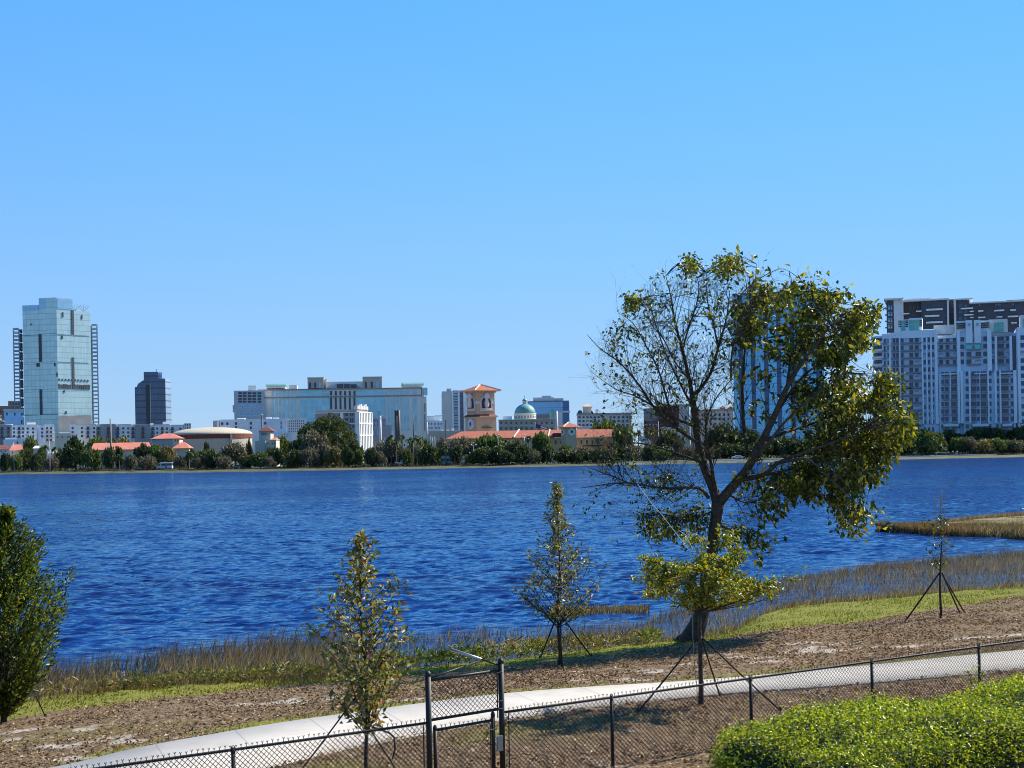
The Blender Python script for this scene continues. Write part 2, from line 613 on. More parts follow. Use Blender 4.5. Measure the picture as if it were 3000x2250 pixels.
k = math_node(N, L, 'FRACT', math_node(N, L, 'DIVIDE', math_node(N, L, 'ADD', sp.outputs[0], math_node(N, L, 'MULTIPLY', sp.outputs[1], 0.4)), 1.7))
jt = math_node(N, L, 'LESS_THAN', k, 0.018)
cc = ramp(noise(1.2, 6, 0.65), [(0.3, (.46, .415, .35)), (0.7, (.57, .52, .45))])
c3 = mix_col(N, L, math_node(N, L, 'MULTIPLY', noise(60, 2), 0.25), cc, (.34, .32, .29))
st_r = N.new('ShaderNodeMapRange'); st_r.inputs[1].default_value = .48; st_r.inputs[2].default_value = .72; st_r.inputs[4].default_value = .5
L.new(noise(.55, 6, .7), st_r.inputs[0])
c3 = mix_col(N, L, st_r.outputs[0], c3, (.33, .295, .25))
L.new(mix_col(N, L, math_node(N, L, 'MULTIPLY', jt, 0.6), c3, (.22, .21, .2)), b.inputs['Base Color'])
b.inputs['Roughness'].default_value = 0.9
tag(link('path', np_mesh('path', PV, PF), m), kind='structure')

# ------------------------------------------------------------------ far ground
SHORE = [(-2500, 640), (-1500, 548), (-900, 495), (-200, 477), (200, 476), (1200, 484), (1500, 486), (2500, 500)]
st, sdist = np.array([s[0] for s in SHORE], float), np.array([s[1] for s in SHORE], float)
def shore_D(t):
    return np.interp(t, st, sdist)
st2 = np.linspace(-2500, 2500, 240)
offs = np.array([-6, 0, 3, 8, 15, 26, 40, 90, 260, 700, 2000, 6000, 12000])
zz = np.array([-2.2, -1.62, -1.40, -1.15, -0.95, -0.85, -0.8, -0.8, -0.8, -0.8, -0.8, -0.8, -0.8])
TT, OO = np.meshgrid(st2, offs)
wig = (fbm(st2 * 0.05, st2 * 0, 1.0, 21) - 0.5) * 5
DD = shore_D(TT) + OO + wig[None, :] * (OO < 20)
X, Y = TT * DD / F, DD
Z = np.repeat(zz[:, None], len(st2), 1) + (fbm(X, Y, 0.2, 22) - 0.5) * 0.25 * ((OO > 0) & (OO < 30))
idx = np.arange(TT.size).reshape(TT.shape)
Fq = np.stack([idx[:-1, :-1], idx[:-1, 1:], idx[1:, 1:], idx[1:, :-1]], -1).reshape(-1, 4)
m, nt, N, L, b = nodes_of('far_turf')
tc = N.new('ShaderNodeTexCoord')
far1 = ramp(noise(0.16, 6, 0.75), [(0.32, (.022, .026, .010)), (0.5, (.065, .07, .022)), (0.68, (.15, .125, .06))])  # dark patchy tones stand in for tree shadows on the bank
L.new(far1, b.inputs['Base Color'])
b.inputs['Roughness'].default_value = 0.95
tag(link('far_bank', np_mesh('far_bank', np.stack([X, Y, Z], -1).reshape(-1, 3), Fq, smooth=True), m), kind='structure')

# pale strip of bare sand along the far waterline, the lake road and the promenade
def strip(name, o0, o1, z, t0, t1, mat, thick=0.05):
    ta = np.linspace(t0, t1, 160)
    va, vb = shore_D(ta) + o0, shore_D(ta) + o1
    n = len(ta)
    A = np.c_[ta * va / F, va, np.full(n, z)]
    Bq = np.c_[ta * vb / F, vb, np.full(n, z)]
    C = A.copy(); C[:, 2] -= thick
    i = np.arange(n - 1)
    fs = np.concatenate([np.stack([i, i + 1, n + i + 1, n + i], -1), np.stack([i + 1, i, 2 * n + i, 2 * n + i + 1], -1)])
    return tag(link(name, np_mesh(name, np.concatenate([A, Bq, C]), fs), mat), kind='structure')
strip('lake_road', 27, 35, -0.70, -2400, 2400, M('asphalt', (.06, .06, .062), 0.9, .2, .3), 0.15)
strip('promenade', 17, 20, -0.62, 300, 1420, M('pale_paving', (.62, .58, .52), 0.9, .1, .3), 0.35)

# ------------------------------------------------------------------ lake
nt_, nd_ = 760, 900
ts = np.linspace(-2500, 2500, nt_)
ds = 26 * np.exp(np.linspace(0, math.log(640 / 26), nd_))
TT, DD = np.meshgrid(ts, ds)
X, Y = TT * DD / F, DD
cellm = DD * (ds[1] / ds[0] - 1)
H = np.zeros_like(X)
wr = np.random.default_rng(3)
gust = fbm(X, Y * 1.0, 0.03, 31, 4)
for lam in (3.6, 2.3, 1.7, 1.35, 1.1, 0.9, 0.75, 0.62):
    for q in range(4):
        an = R(255) + wr.normal(0, 0.5)
        kx, ky = math.cos(an) * 2 * pi / lam, math.sin(an) * 2 * pi / lam
        env = fbm(X, Y, 0.35 / lam, int(wr.integers(1e6)), 2)
        ph = kx * X + ky * Y + wr.random() * 6.28 + env * 4
        fade = np.clip((lam / cellm - 2.5) / 2.5, 0, 1)
        s = np.sin(ph)
        H += fade * (0.019 * min(lam, 1.0) ** 0.9) * (s + 0.35 * np.cos(2 * ph)) * (0.3 + 1.4 * env)
shal = sm(DD, reed_far(F * X / Y) - 4, reed_far(F * X / Y) + 14)
H *= (0.45 + 0.55 * np.clip(DD / 90, 0, 1)) * (0.65 + 0.8 * (gust - 0.3)) * (0.25 + 0.75 * shal)
V = np.stack([X, Y, WATER + H], -1).reshape(-1, 3)
idx = np.arange(nt_ * nd_).reshape(nd_, nt_)
Fq = np.stack([idx[:-1, :-1], idx[:-1, 1:], idx[1:, 1:], idx[1:, :-1]], -1).reshape(-1, 4)
m, nt, N, L, b = nodes_of('lake_water')
tc = N.new('ShaderNodeTexCoord')
def wnoise(sx, sy, det, rough=0.55):
    mp = N.new('ShaderNodeMapping')
    mp.inputs['Scale'].default_value = (sx, sy, 1)
    mp.inputs['Rotation'].default_value = (0, 0, R(-12))
    L.new(tc.outputs['Object'], mp.inputs[0])
    n = N.new('ShaderNodeTexNoise')
    n.inputs['Scale'].default_value = 1
    n.inputs['Detail'].default_value = det
    n.inputs['Roughness'].default_value = rough
    L.new(mp.outputs[0], n.inputs['Vector'])
    return n.outputs['Fac']
def wvec(sx, sy, det, k, rough=0.55):
    mp = N.new('ShaderNodeMapping')
    mp.inputs['Scale'].default_value = (sx, sy, 1)
    mp.inputs['Rotation'].default_value = (0, 0, R(-10))
    L.new(tc.outputs['Object'], mp.inputs[0])
    n = N.new('ShaderNodeTexNoise')
    n.inputs['Scale'].default_value = 1
    n.inputs['Detail'].default_value = det
    n.inputs['Roughness'].default_value = rough
    L.new(mp.outputs[0], n.inputs['Vector'])
    v = N.new('ShaderNodeVectorMath'); v.operation = 'SUBTRACT'; v.inputs[1].default_value = (.5, .5, .5)
    L.new(n.outputs['Color'], v.inputs[0])
    w_ = N.new('ShaderNodeVectorMath'); w_.operation = 'MULTIPLY'; w_.inputs[1].default_value = (k * .6, k, 0)
    L.new(v.outputs[0], w_.inputs[0])
    return w_.outputs[0]
def vadd(p_, q_):
    v = N.new('ShaderNodeVectorMath'); v.operation = 'ADD'
    L.new(p_, v.inputs[0]); L.new(q_, v.inputs[1])
    return v.outputs[0]
fine = vadd(wvec(1.5, 4.2, 4, 2.0, .55), wvec(.42, 1.5, 3, 1.9))
patchy = N.new('ShaderNodeMapRange')
patchy.inputs[1].default_value = .35; patchy.inputs[2].default_value = .65
patchy.inputs[3].default_value = .6; patchy.inputs[4].default_value = 1.5
L.new(wnoise(.02, .05, 3), patchy.inputs[0])
body_c = mix_col(N, L, wnoise(.012, .04, 4), (.004, .033, .17), (.015, .022, .075))
sc_ = N.new('ShaderNodeVectorMath'); sc_.operation = 'SCALE'
catt = N.new('ShaderNodeAttribute'); catt.attribute_name = 'Col'
csep = N.new('ShaderNodeSeparateColor'); L.new(catt.outputs['Color'], csep.inputs[0])
quiet = math_node(N, L, 'SUBTRACT', 1.0, math_node(N, L, 'MULTIPLY', csep.outputs[0], .8))
L.new(fine, sc_.inputs[0]); L.new(math_node(N, L, 'MULTIPLY', patchy.outputs[0], quiet), sc_.inputs['Scale'])
geo = N.new('ShaderNodeNewGeometry')
nv = N.new('ShaderNodeVectorMath'); nv.operation = 'NORMALIZE'
L.new(vadd(geo.outputs['Normal'], sc_.outputs[0]), nv.inputs[0])
df = N.new('ShaderNodeBsdfDiffuse'); L.new(body_c, df.inputs['Color']); L.new(nv.outputs[0], df.inputs['Normal'])
gl = N.new('ShaderNodeBsdfGlossy'); gl.inputs['Color'].default_value = (.62, .92, 1.0, 1); gl.inputs['Roughness'].default_value = .1
L.new(nv.outputs[0], gl.inputs['Normal'])
fr = N.new('ShaderNodeFresnel'); fr.inputs['IOR'].default_value = 1.33; L.new(nv.outputs[0], fr.inputs['Normal'])
ms = N.new('ShaderNodeMixShader'); L.new(math_node(N, L, 'MULTIPLY', fr.outputs[0], .85), ms.inputs[0])
L.new(df.outputs[0], ms.inputs[1]); L.new(gl.outputs[0], ms.inputs[2])
L.new(ms.outputs[0], N['Material Output'].inputs['Surface'])
N.remove(b)
tag(link('lake', np_mesh('lake', V, Fq, np.repeat(((1 - shal) * sm(F * X / Y, -520, -250) * (.55 + .45 * gust)).reshape(-1, 1), 3, 1), smooth=True), m), kind='structure')

# grassy spit reaching into the lake from the right
sp_top = [(2574, 1550), (2630, 1538), (2724, 1531), (2873, 1512), (3000, 1502), (3200, 1492)]
sp_bot = [(2574, 1552), (2612, 1560), (2761, 1570), (2911, 1575), (3000, 1581), (3200, 1590)]
f_top, f_bot = curve(sp_top, -1.4), curve(sp_bot, WATER)
t0 = rolled(2574, 1550)[0]
ta = np.linspace(t0, t0 + 1400, 140)
ka = np.linspace(0, 1, 24)
TT, KK = np.meshgrid(ta, ka)
tb = np.minimum(TT, rolled(3200, 1500)[0])
near, far = f_bot(tb), f_top(tb)
DD = near + (far - near) * KK
X, Y = TT * DD / F, DD
endf = sm(TT, t0, t0 + 120)
Z = WATER - 0.12 + 0.42 * np.sin(np.clip(KK, 0, 1) * pi) ** 0.6 * (0.3 + 0.7 * endf) + (fbm(X, Y, 0.5, 41) - .5) * .1
idx = np.arange(TT.size).reshape(TT.shape)
Fq = np.stack([idx[:-1, :-1], idx[:-1, 1:], idx[1:, 1:], idx[1:, :-1]], -1).reshape(-1, 4)
SPIT = (t0, f_bot, f_top)
m, nt, N, L, b = nodes_of('spit_turf')
tc = N.new('ShaderNodeTexCoord')
L.new(ramp(noise(0.5, 6, 0.7), [(0.3, (.10, .075, .03)), (0.5, (.17, .13, .05)), (0.68, (.20, .20, .04))]), b.inputs['Base Color'])
b.inputs['Roughness'].default_value = 0.95
tag(link('headland', np_mesh('headland', np.stack([X, Y, Z], -1).reshape(-1, 3), Fq, smooth=True), m), kind='structure')

# ------------------------------------------------------------------ ground cover
def blades(name, base, hgt, wid, cols, mat, lean=0.35, parent=None, wind=(0.25, -0.05), seg=2):
    n = len(base)
    an = rng.random(n) * 2 * pi
    ld = np.stack([np.cos(an), np.sin(an)], -1) * (rng.random((n, 1)) * lean) + np.array(wind) * rng.random((n, 1)) * 1.5
    side = np.stack([np.cos(an + 1.3), np.sin(an + 1.3), np.zeros(n)], -1)
    side[:, 0] = np.abs(side[:, 0]) + 0.4
    w = (wid / 2)[:, None]
    mid = base + np.c_[ld * hgt[:, None] * 0.35, hgt * 0.58]
    tip = base + np.c_[ld * hgt[:, None], hgt]
    V = np.stack([base - side * w, base + side * w, mid + side * w * .75, mid - side * w * .75, tip], 1).reshape(-1, 3)
    o = np.arange(n)[:, None] * 5
    Fc = np.concatenate([o + [0, 1, 2], o + [0, 2, 3], o + [3, 2, 4]])
    C = np.repeat(cols, 5, 0)
    return link(name, np_mesh(name, V, Fc, C), mat, parent)

def pick(pal, n, jit=0.2):
    pal = np.array(pal)
    c = pal[rng.integers(len(pal), size=n)]
    return c * (1 + (rng.random((n, 1)) - 0.5) * 2 * jit)

def scatter(n, x0, x1, y0, y1, keep):
    x, y = rng.uniform(x0, x1, n), rng.uniform(y0, y1, n)
    t = F * x / y
    k = (np.abs(t) < 1720) & (rng.random(n) < keep(x, y, t))
    return x[k], y[k], t[k]

BLADE = leafmat('grass_blade', 0.3, 0.6, (1.0, .95, .6), 0.25)
# turf
x, y, t = scatter(150000, -20, 34, 22, 66, lambda x, y, t: grass_w(x, y) * (y < grass_far(t) + .5) * ((y < path_near(t) - .05) | (y > path_far(t) + .02)) * (y > 20))
b3 = np.c_[x, y, ground_z(x, y) - 0.02]
tag(blades('grass', b3, rng.uniform(.03, .11, len(x)), rng.uniform(.012, .028, len(x)), np.where((t < -480)[:, None], np.array([1.0, .80, .9]), 1.0) * pick([(.20, .24, .02), (.28, .29, .035), (.13, .18, .02), (.30, .28, .08)], len(x)), BLADE, 0.8),
    'short yellow green turf between the mulch and the reeds', 'grass', kind='stuff')

# reeds
TAN = [(.25, .19, .11), (.36, .29, .17), (.12, .092, .06), (.15, .12, .06), (.25, .21, .15)]
DRK = [(.07, .06, .035), (.10, .08, .045), (.06, .065, .03)]
def bank_reeds(x, y, t):
    d3, rf = grass_far(t), reed_far(t)
    left = (t < -480) & (y > d3 - .1) & (y < rf + 0.8)
    n = fbm(x, y, .5, 51)
    k = np.where(left, np.where(y < rf - .3, 1.0, .6) * sm(n, .2, .42), 0)
    mid = (t >= -480) & (t < 330) & (y > d3 + 1.2) & (y < rf + 1.5)
    k = np.where(mid, .16 + .3 * sm(n, .45, .6), k)
    right = (t >= 330) & (y > d3 + .1) & (y < rf)
    q = (y - d3) / np.maximum(rf - d3, .5)
    rr = sm(q, .72, .85) * (1 - sm(q, .96, 1.0)) * 1.0 + .62 + .5 * sm(n, .45, .6) * sm(t, 700, 1400) + .6 * (1 - sm(q, .05, .2)) * sm(n, .35, .5)
    rr = rr + .55 * sm(t, 950, 1500) * sm(q, .3, .6)
    return np.clip(np.where(right, rr, k), 0, 1)
x, y, t = scatter(320000, -18, 34, 30, 86, lambda x, y, t: bank_reeds(x, y, t) * np.where(t < 330, 1.0, 0.75))
d3, rf = grass_far(t), reed_far(t)
q = np.clip((y - d3) / np.maximum(rf - d3, .5), 0, 1.2)
z0 = np.maximum(ground_z(x, y), WATER - .25)
patch = fbm(x, y, .7, 52)
hg = np.where(t < -480, .30 + .42 * q, np.where(t < 330, .42, .25 + .10 * q)) * rng.uniform(.55, 1.3, len(x)) * (.45 + 1.1 * patch) + (WATER - z0).clip(0)
cl = np.where((rng.random(len(x)) < np.where(t < -480, .08 + .7 * sm(q, .65, .95), .18 + .35 * sm(q, .7, .9)))[:, None], pick(DRK, len(x)), pick(TAN, len(x)))  # more dark blades towards the back edge, backlit look put into the colour
rust = (sm(fbm(x, y, .33, 53), .52, .68) * .35)[:, None]
cl = cl * (1 - rust) + np.array([.19, .10, .045]) * rust
tag(blades('reeds', np.c_[x, y, z0], hg, rng.uniform(.008, .022, len(x)), cl * 1.25, BLADE, .8), 'dry brown reeds standing along the near water edge', 'reeds', kind='stuff')

# reeds over the spit and the little floating line of reeds
tq = rng.uniform(t0 - 5, 1560, 60000)
kq = rng.random(60000)
dq = f_bot(tq) + (f_top(tq) - f_bot(tq)) * kq
x, y = tq * dq / F, dq
n = fbm(x, y, .35, 61)
green = (kq > .62) & (kq < .93) & (tq > 1180) & (n > .33)
hg = np.where(green, .10, .38 + .30 * (kq < .3)) * rng.uniform(.6, 1.3, len(x))
cl = np.where(green[:, None], pick([(.22, .22, .03), (.28, .25, .05)], len(x)), np.where((kq < .3)[:, None], pick(DRK + TAN[:2], len(x)), pick(TAN, len(x))))
rust = (sm(fbm(x, y, .2, 63), .48, .6) * .4)[:, None] * (~green)[:, None]
cl = cl * (1 - rust) + np.array([.20, .10, .04]) * rust
tag(blades('reeds', np.c_[x, y, np.full(len(x), WATER - .05)], hg, np.full(len(x), .035), cl * 1.35, BLADE, .6), 'brown reeds covering the spit that juts out from the right', 'reeds', kind='stuff')
uq = rng.uniform(1610, 1900, 1600)
pts = []
for u in uq:
    a_, b_ = rolled(u, 1797 + rng.normal(0, 4) - (u - 1640) * .03)
    Dq = (CAMZ - WATER) * F / b_
    pts.append((a_ / F * Dq, Dq, WATER - .1))
tag(blades('reeds', np.array(pts), rng.uniform(.2, .42, 1600), np.full(1600, .03), pick(TAN, 1600), BLADE, .5), 'thin pale line of reeds standing in the water beyond the middle sapling', 'reeds', kind='stuff')

# ------------------------------------------------------------------ leaves
def unit(a):
    return a / np.maximum(np.linalg.norm(a, axis=1, keepdims=True), 1e-9)

def leaf_cloud(name, pos, axis, L, W, cols, mat, parent=None, fold=0.3, up=0.6):
    n = len(pos)
    axis = unit(np.asarray(axis, float))
    nr = unit(rng.normal(size=(n, 3)) * (1 - up) + np.array([0, 0, up]))
    side = unit(np.cross(axis, nr))
    nr = np.cross(side, axis)
    L = np.broadcast_to(L, n)[:, None]
    W = np.broadcast_to(W, n)[:, None]
    mid = pos + axis * L * 0.45
    V = np.stack([pos, mid - side * W / 2 + nr * W * fold, pos + axis * L - nr * L * 0.12, mid + side * W / 2 + nr * W * fold], 1).reshape(-1, 3)
    o = np.arange(n)[:, None] * 4
    Fc = np.concatenate([o + [0, 1, 2], o + [0, 2, 3]])
    return link(name, np_mesh(name, V, Fc, np.repeat(cols, 4, 0)), mat, parent)

LITTER = leafmat('dead_leaf', 0.12, 0.8, (1.2, .9, .6), 0.1)
def litter_keep(x, y, t):
    g, s = grass_w(x, y), sand_w(x, y)
    onp = (y > path_near(t) - .02) & (y < path_far(t) + .05)
    n = fbm(x, y, .8, 71)
    return np.where(onp, 0.0, (1 - g * .92) * (1 - .72 * s) * (.35 + .65 * n) * (y < mulch_far(t) + 1.2))
x, y, t = scatter(260000, -17, 28, 17, 60, litter_keep)
n = len(x)
ax = np.c_[rng.normal(size=(n, 2)), rng.normal(0, .35, n)]
cl = pick([(.23, .145, .075), (.34, .235, .13), (.145, .09, .045), (.46, .36, .23), (.27, .17, .085), (.075, .05, .028), (.19, .12, .062), (.12, .08, .045)], n)
tag(leaf_cloud('leaf_litter', np.c_[x, y, ground_z(x, y) + rng.uniform(0.0, .05, n)], ax, rng.uniform(.035, .10, n), rng.uniform(.02, .05, n), cl, LITTER, None, .3, .3),
    'brown fallen leaves and bark mulch strewn over the bank', 'leaf litter', kind='stuff')

x, y, t = scatter(60000, -17, 28, 17, 45, lambda x, y, t: litter_keep(x, y, t) * np.where(y < path_near(t), .62, .34 * sm(fbm(x, y, .5, 72), .4, .6)))
n = len(x)
ax = np.c_[rng.normal(size=(n, 2)), rng.normal(0, .3, n)]
tag(leaf_cloud('leaf_litter', np.c_[x, y, ground_z(x, y) + rng.uniform(0.0, .05, n)], ax, rng.uniform(.07, .14, n), rng.uniform(.035, .07, n), pick([(.42, .30, .18), (.52, .41, .27), (.32, .19, .09), (.20, .12, .06), (.38, .22, .10)], n), LITTER, None, .3, .3),
    'larger tan leaves lying loose between the fence and the path', 'leaf litter', kind='stuff')

# low weeds along the bank
WEED = leafmat('weed_leaf', 0.4, 0.45, (1.3, 1.3, .5))
def weed_keep(x, y, t):
    d3 = grass_far(t)
    n = fbm(x, y, .55, 81)
    a = (t > -420) & (t < 420) & (y > d3 - .25) & (y < d3 + 3.0)
    b_ = (t <= -420) & (t > -1400) & (y > d3 - .25) & (y < d3 + 1.7)
    return np.where(a, sm(n, .30, .46), np.where(b_, sm(n, .36, .5) * .85, 0))
x, y, t = scatter(100000, -17, 8, 30, 56, weed_keep)
n = len(x)
hump = fbm(x, y, .6, 82)
hh = (.15 + .75 * hump) * rng.random(n) ** .6 * np.where(t < -420, .7, .95)
cl = np.where((fbm(x, y, .4, 83) > .56)[:, None], pick([(.21, .16, .07), (.26, .19, .09), (.15, .11, .05)], n), np.where((t < -420)[:, None], pick([(.12, .11, .035), (.22, .17, .08), (.09, .12, .02), (.17, .13, .05), (.13, .14, .03)], n), pick([(.10, .13, .02), (.16, .19, .03), (.06, .085, .015), (.22, .22, .04)], n)))
ax = np.c_[rng.normal(size=(n, 2)) + [.4, 0], rng.uniform(0, 1.6, n)]
tag(leaf_cloud('undergrowth', np.c_[x, y, np.maximum(ground_z(x, y), WATER) + hh], ax, rng.uniform(.10, .3, n), rng.uniform(.03, .07, n), cl, WEED, None, .3, .5),
    'green and straw coloured weeds along the foot of the bank', 'undergrowth', kind='stuff')

# ------------------------------------------------------------------ chain-link fence and gate
BLACK = M('black_coating', (.005, .005, .006), 0.55, .2, 20)
WIRE = M('black_wire', (.008, .008, .009), 0.45, .2, 20)
STEEL = M('galvanised_steel', (.42, .44, .46), 0.4, .15, 15, metal=.7)
def fence_D(u):
    return 22.9 * 6210 / (8000 - u)
def fence_pt(u):
    a, b = rolled(u, 2050)
    # the fence is straight: two known points fix it
    return a
fa = P(1790, 2050, fence_D(1790)); fb = P(2866, 1890, fence_D(2866))
FA, FB = Vector((fa.x, fa.y, 0)), Vector((fb.x, fb.y, 0))
FDIR = (FB - FA).normalized()
FN = Vector((FDIR.y, -FDIR.x, 0))       # towards the viewer
RAIL = 1.19
def on_fence(u, v):
    """Distance along the fence line of the ray through (u, v)."""
    a, b = rolled(u, v)
    k = a / F
    # FA + s*FDIR with x = k*y
    return (k * FA.y - FA.x) / (FDIR.x - k * FDIR.y)
def fxyz(s, z, off=0.0):
    p = FA + FDIR * s + FN * off
    return Vector((p.x, p.y, z))

def link_wire(mb, s0, s1, z0, z1, pitch=.08, r=.0052, barbs=True, off=0.0):
    H = z1 - z0
    k0 = int(math.floor((s0 - H) / pitch)); k1 = int(math.ceil((s1 + H) / pitch))
    for k in range(k0, k1 + 1):
        for sg in (1, -1):
            a = k * pitch
            # line: s = a + sg*(z - z0)
            pa, pb = (a, z0), (a + sg * H, z1)
            (sa, za), (sb, zb) = pa, pb
            if max(sa, sb) < s0 or min(sa, sb) > s1:
                continue
            def clip(sx):
                return z0 + (sx - a) * sg
            q = sorted([pa, pb])
            (sa, za), (sb, zb) = q
            if sa < s0: sa, za = s0, clip(s0)
            if sb > s1: sb, zb = s1, clip(s1)
            if sb - sa < 1e-3:
                continue
            mb.tube([fxyz(sa, za, off), fxyz(sb, zb, off)], r, 4, False)
    if barbs:
        k = math.ceil((s0 - (H % pitch)) / pitch)
        s = k * pitch + (H % pitch)
        while s < s1:
            if s > s0 + .03:
                jx, jz = random.uniform(-.008, .008), random.uniform(.035, .055)
                mb.tube([fxyz(s, z1, off), fxyz(s + jx, z1 + jz * .7, off)], r * 1.1, 4, False)
                mb.tube([fxyz(s + jx, z1 + jz * .7, off), fxyz(s + jx - .016, z1 + jz + .012, off)], r, 4, False)
                mb.tube([fxyz(s + jx, z1 + jz * .7, off), fxyz(s + jx + .016, z1 + jz + .012, off)], r, 4, False)
            s += pitch
    return mb

def rel(mb, root):
    o = root.location
    mb.v = [(x - o.x, y - o.y, z - o.z) for x, y, z in mb.v]
    return mb

def post(mb, s, z, r, cap='dome', off=0.0, z0=-.1):
    mb.tube([fxyz(s, z0, off), fxyz(s, z, off)], r, 14)
    if cap == 'dome':
        mb.tube([fxyz(s, z - .02, off), fxyz(s, z + .012, off), fxyz(s, z + .035, off), fxyz(s, z + .055, off), fxyz(s, z + .065, off)], [r * 1.13, r * 1.13, r * .95, r * .55, .006], 14)
    else:
        mb.tube([fxyz(s, z - .05, off), fxyz(s, z + .03, off)], [r * 1.12, r * .9], 12)
        ring = [fxyz(s + .026 * math.cos(a), z + .03 + .026 * math.sin(a), off) for a in np.linspace(0, 2 * pi, 13)]
        mb.tube(ring, .007, 6, False)

def fence_run(label, s0, s1, posts, rail_z):
    root = empty('chain_link_fence', fxyz(s0, 0))
    tag(root, label, 'fence', 'black chain link fence runs')
    for s in posts:
        mb = MB(); post(mb, s, rail_z(s), .030, 'loop', .0)
        rel(mb, root).build('post', BLACK, root, True)
    mb = MB()
    q = np.linspace(s0, s1, 24)
    mb.tube([fxyz(s, rail_z(s), 0) for s in q], .021, 10)
    rel(mb, root).build('top_rail', BLACK, root, True)
    mb = MB()
    link_wire(mb, s0, s1, .03, RAIL + .02, barbs=True, off=.024)
    mb.tube([fxyz(s0, .06, .026), fxyz(s1, .06, .026)], .004, 4)
    rel(mb, root).build('wire_mesh', WIRE, root)
    mb = MB()
    e = s0 + .06 if 'right' in label or 'hedge' in label else s1 - .06
    mb.tube([fxyz(e, .02, .03), fxyz(e, RAIL - .02, .03)], .010, 6)
    for zz_ in (.15, .45, .75, 1.05):
        mb.tube([fxyz(e - .045, zz_, .045), fxyz(e + .045, zz_, .045)], .012, 6)
    rel(mb, root).build('tension_bar', BLACK, root)
    return root

s_gl, s_gr = on_fence(1256, 2100), on_fence(1470, 2100)
ps = [on_fence(u, v) for u, v in ((1792, 2060), (2199, 2000), (2554, 1950), (2868, 1900))]
ps += [ps[-1] + 3.05, ps[-1] + 6.1]
pl = on_fence(683, 2200)
fence_run('black chain link fence running right from the gate behind the hedge', s_gr + .05, ps[-1], ps, lambda s: RAIL)
fence_run('black chain link fence running left from the gate below the pale path', pl - 6.2, s_gl - .05, [pl, pl - 3.05, pl - 6.1], lambda s: RAIL)

gf = empty('gateway', fxyz(s_gl, 0))
tag(gf, 'tall black gate frame with a chain link panel over the gate opening', 'gate frame')
ZT = 1.95
for s, z in ((s_gl, ZT - .02), (s_gr, ZT + .05)):
    mb = MB(); post(mb, s, z, .046, 'dome')
    rel(mb, gf).build('post', BLACK, gf, True)
for z in (ZT - .10, 1.235):
    rel(MB().tube([fxyz(s_gl, z - .01), fxyz(s_gr, z + .02)], .023, 10), gf).build('rail', BLACK, gf, True)
mb = link_wire(MB(), s_gl + .05, s_gr - .09, 1.235, ZT - .10, barbs=False, off=.02)
rel(mb, gf).build('wire_mesh', WIRE, gf)
mb = MB()
mb.tube([fxyz(s_gr - .085, 1.12, .02), fxyz(s_gr - .085, ZT - .06, .02)], .011, 6)
for z in (1.26, 1.38, 1.84):
    mb.tube([fxyz(s_gr - .12, z, .03), fxyz(s_gr, z, .045)], .013, 6)
rel(mb, gf).build('tension_bar', BLACK, gf)
# two loose bars standing off the tops of the posts
c3 = reg(1200, 1400, 1.952)
def gp(x, y, dd):
    u, v = c3(x, y)
    return P(u, v, (fxyz(on_fence(u, v), 0).y) + dd)
mb = MB().tube([gp(512, 1072, 0.0), gp(405, 1036, .35)], .013, 8)
o = rel(mb, gf).build('brace_arm', BLACK, gf, True)
mb = MB().tube([gp(412, 1040, .33), gp(238, 981, .9)], .026, 10)
rel(mb, gf).build('brace_sleeve', STEEL, gf, True)
mb = MB().tube([gp(122, 1142, 0), gp(395, 1050, .75)], .016, 8)
rel(mb, gf).build('brace_arm', BLACK, gf, True)

gt = empty('gate', fxyz(s_gl + .09, 0))
tag(gt, 'low black chain link gate leaf, shut between the two tall posts', 'gate')
g0, g1 = s_gl + .105, s_gr - .165
for s, z in ((g0, 1.08), (g1, 1.17)):
    mb = MB(); post(mb, s, z, .031, 'dome', 0, .02)
    rel(mb, gt).build('upright', BLACK, gt, True)
for z in (1.06, .10):
    rel(MB().tube([fxyz(g0, z), fxyz(g1, z + .03)], .022, 10), gt).build('rail', BLACK, gt, True)
mb = link_wire(MB(), g0 + .03, g1 - .06, .10, 1.09, barbs=True, off=.02)
rel(mb, gt).build('wire_mesh', WIRE, gt)
mb = MB()
mb.tube([fxyz(g1 - .06, .08, .02), fxyz(g1 - .06, 1.03, .02)], .009, 6)
for z in (.95, .72, .5):
    mb.tube([fxyz(g1 - .1, z, .035), fxyz(g1 + .02, z, .04)], .010, 6)
rel(mb, gt).build('tension_bar', BLACK, gt)
mb = MB()
for da in (.62, .82):
    pa = fxyz(g1 + .02, da, .05); pb = fxyz(s_gr - .02, da, .05)
    mb.tube([pa, pb], .014, 8)
A0, A1 = fxyz(g1 + .035, .60, .045), fxyz(s_gr - .03, .60, .045)
d = FN * .03
mb.add([A0, A1, A1 + Vector((0, 0, .24)), A0 + Vector((0, 0, .24)), A0 + d, A1 + d, A1 + d + Vector((0, 0, .24)), A0 + d + Vector((0, 0, .24))],
       [(0, 1, 2, 3), (7, 6, 5, 4), (0, 4, 5, 1), (1, 5, 6, 2), (2, 6, 7, 3), (3, 7, 4, 0)])
rel(mb, gt).build('latch', STEEL, gt)

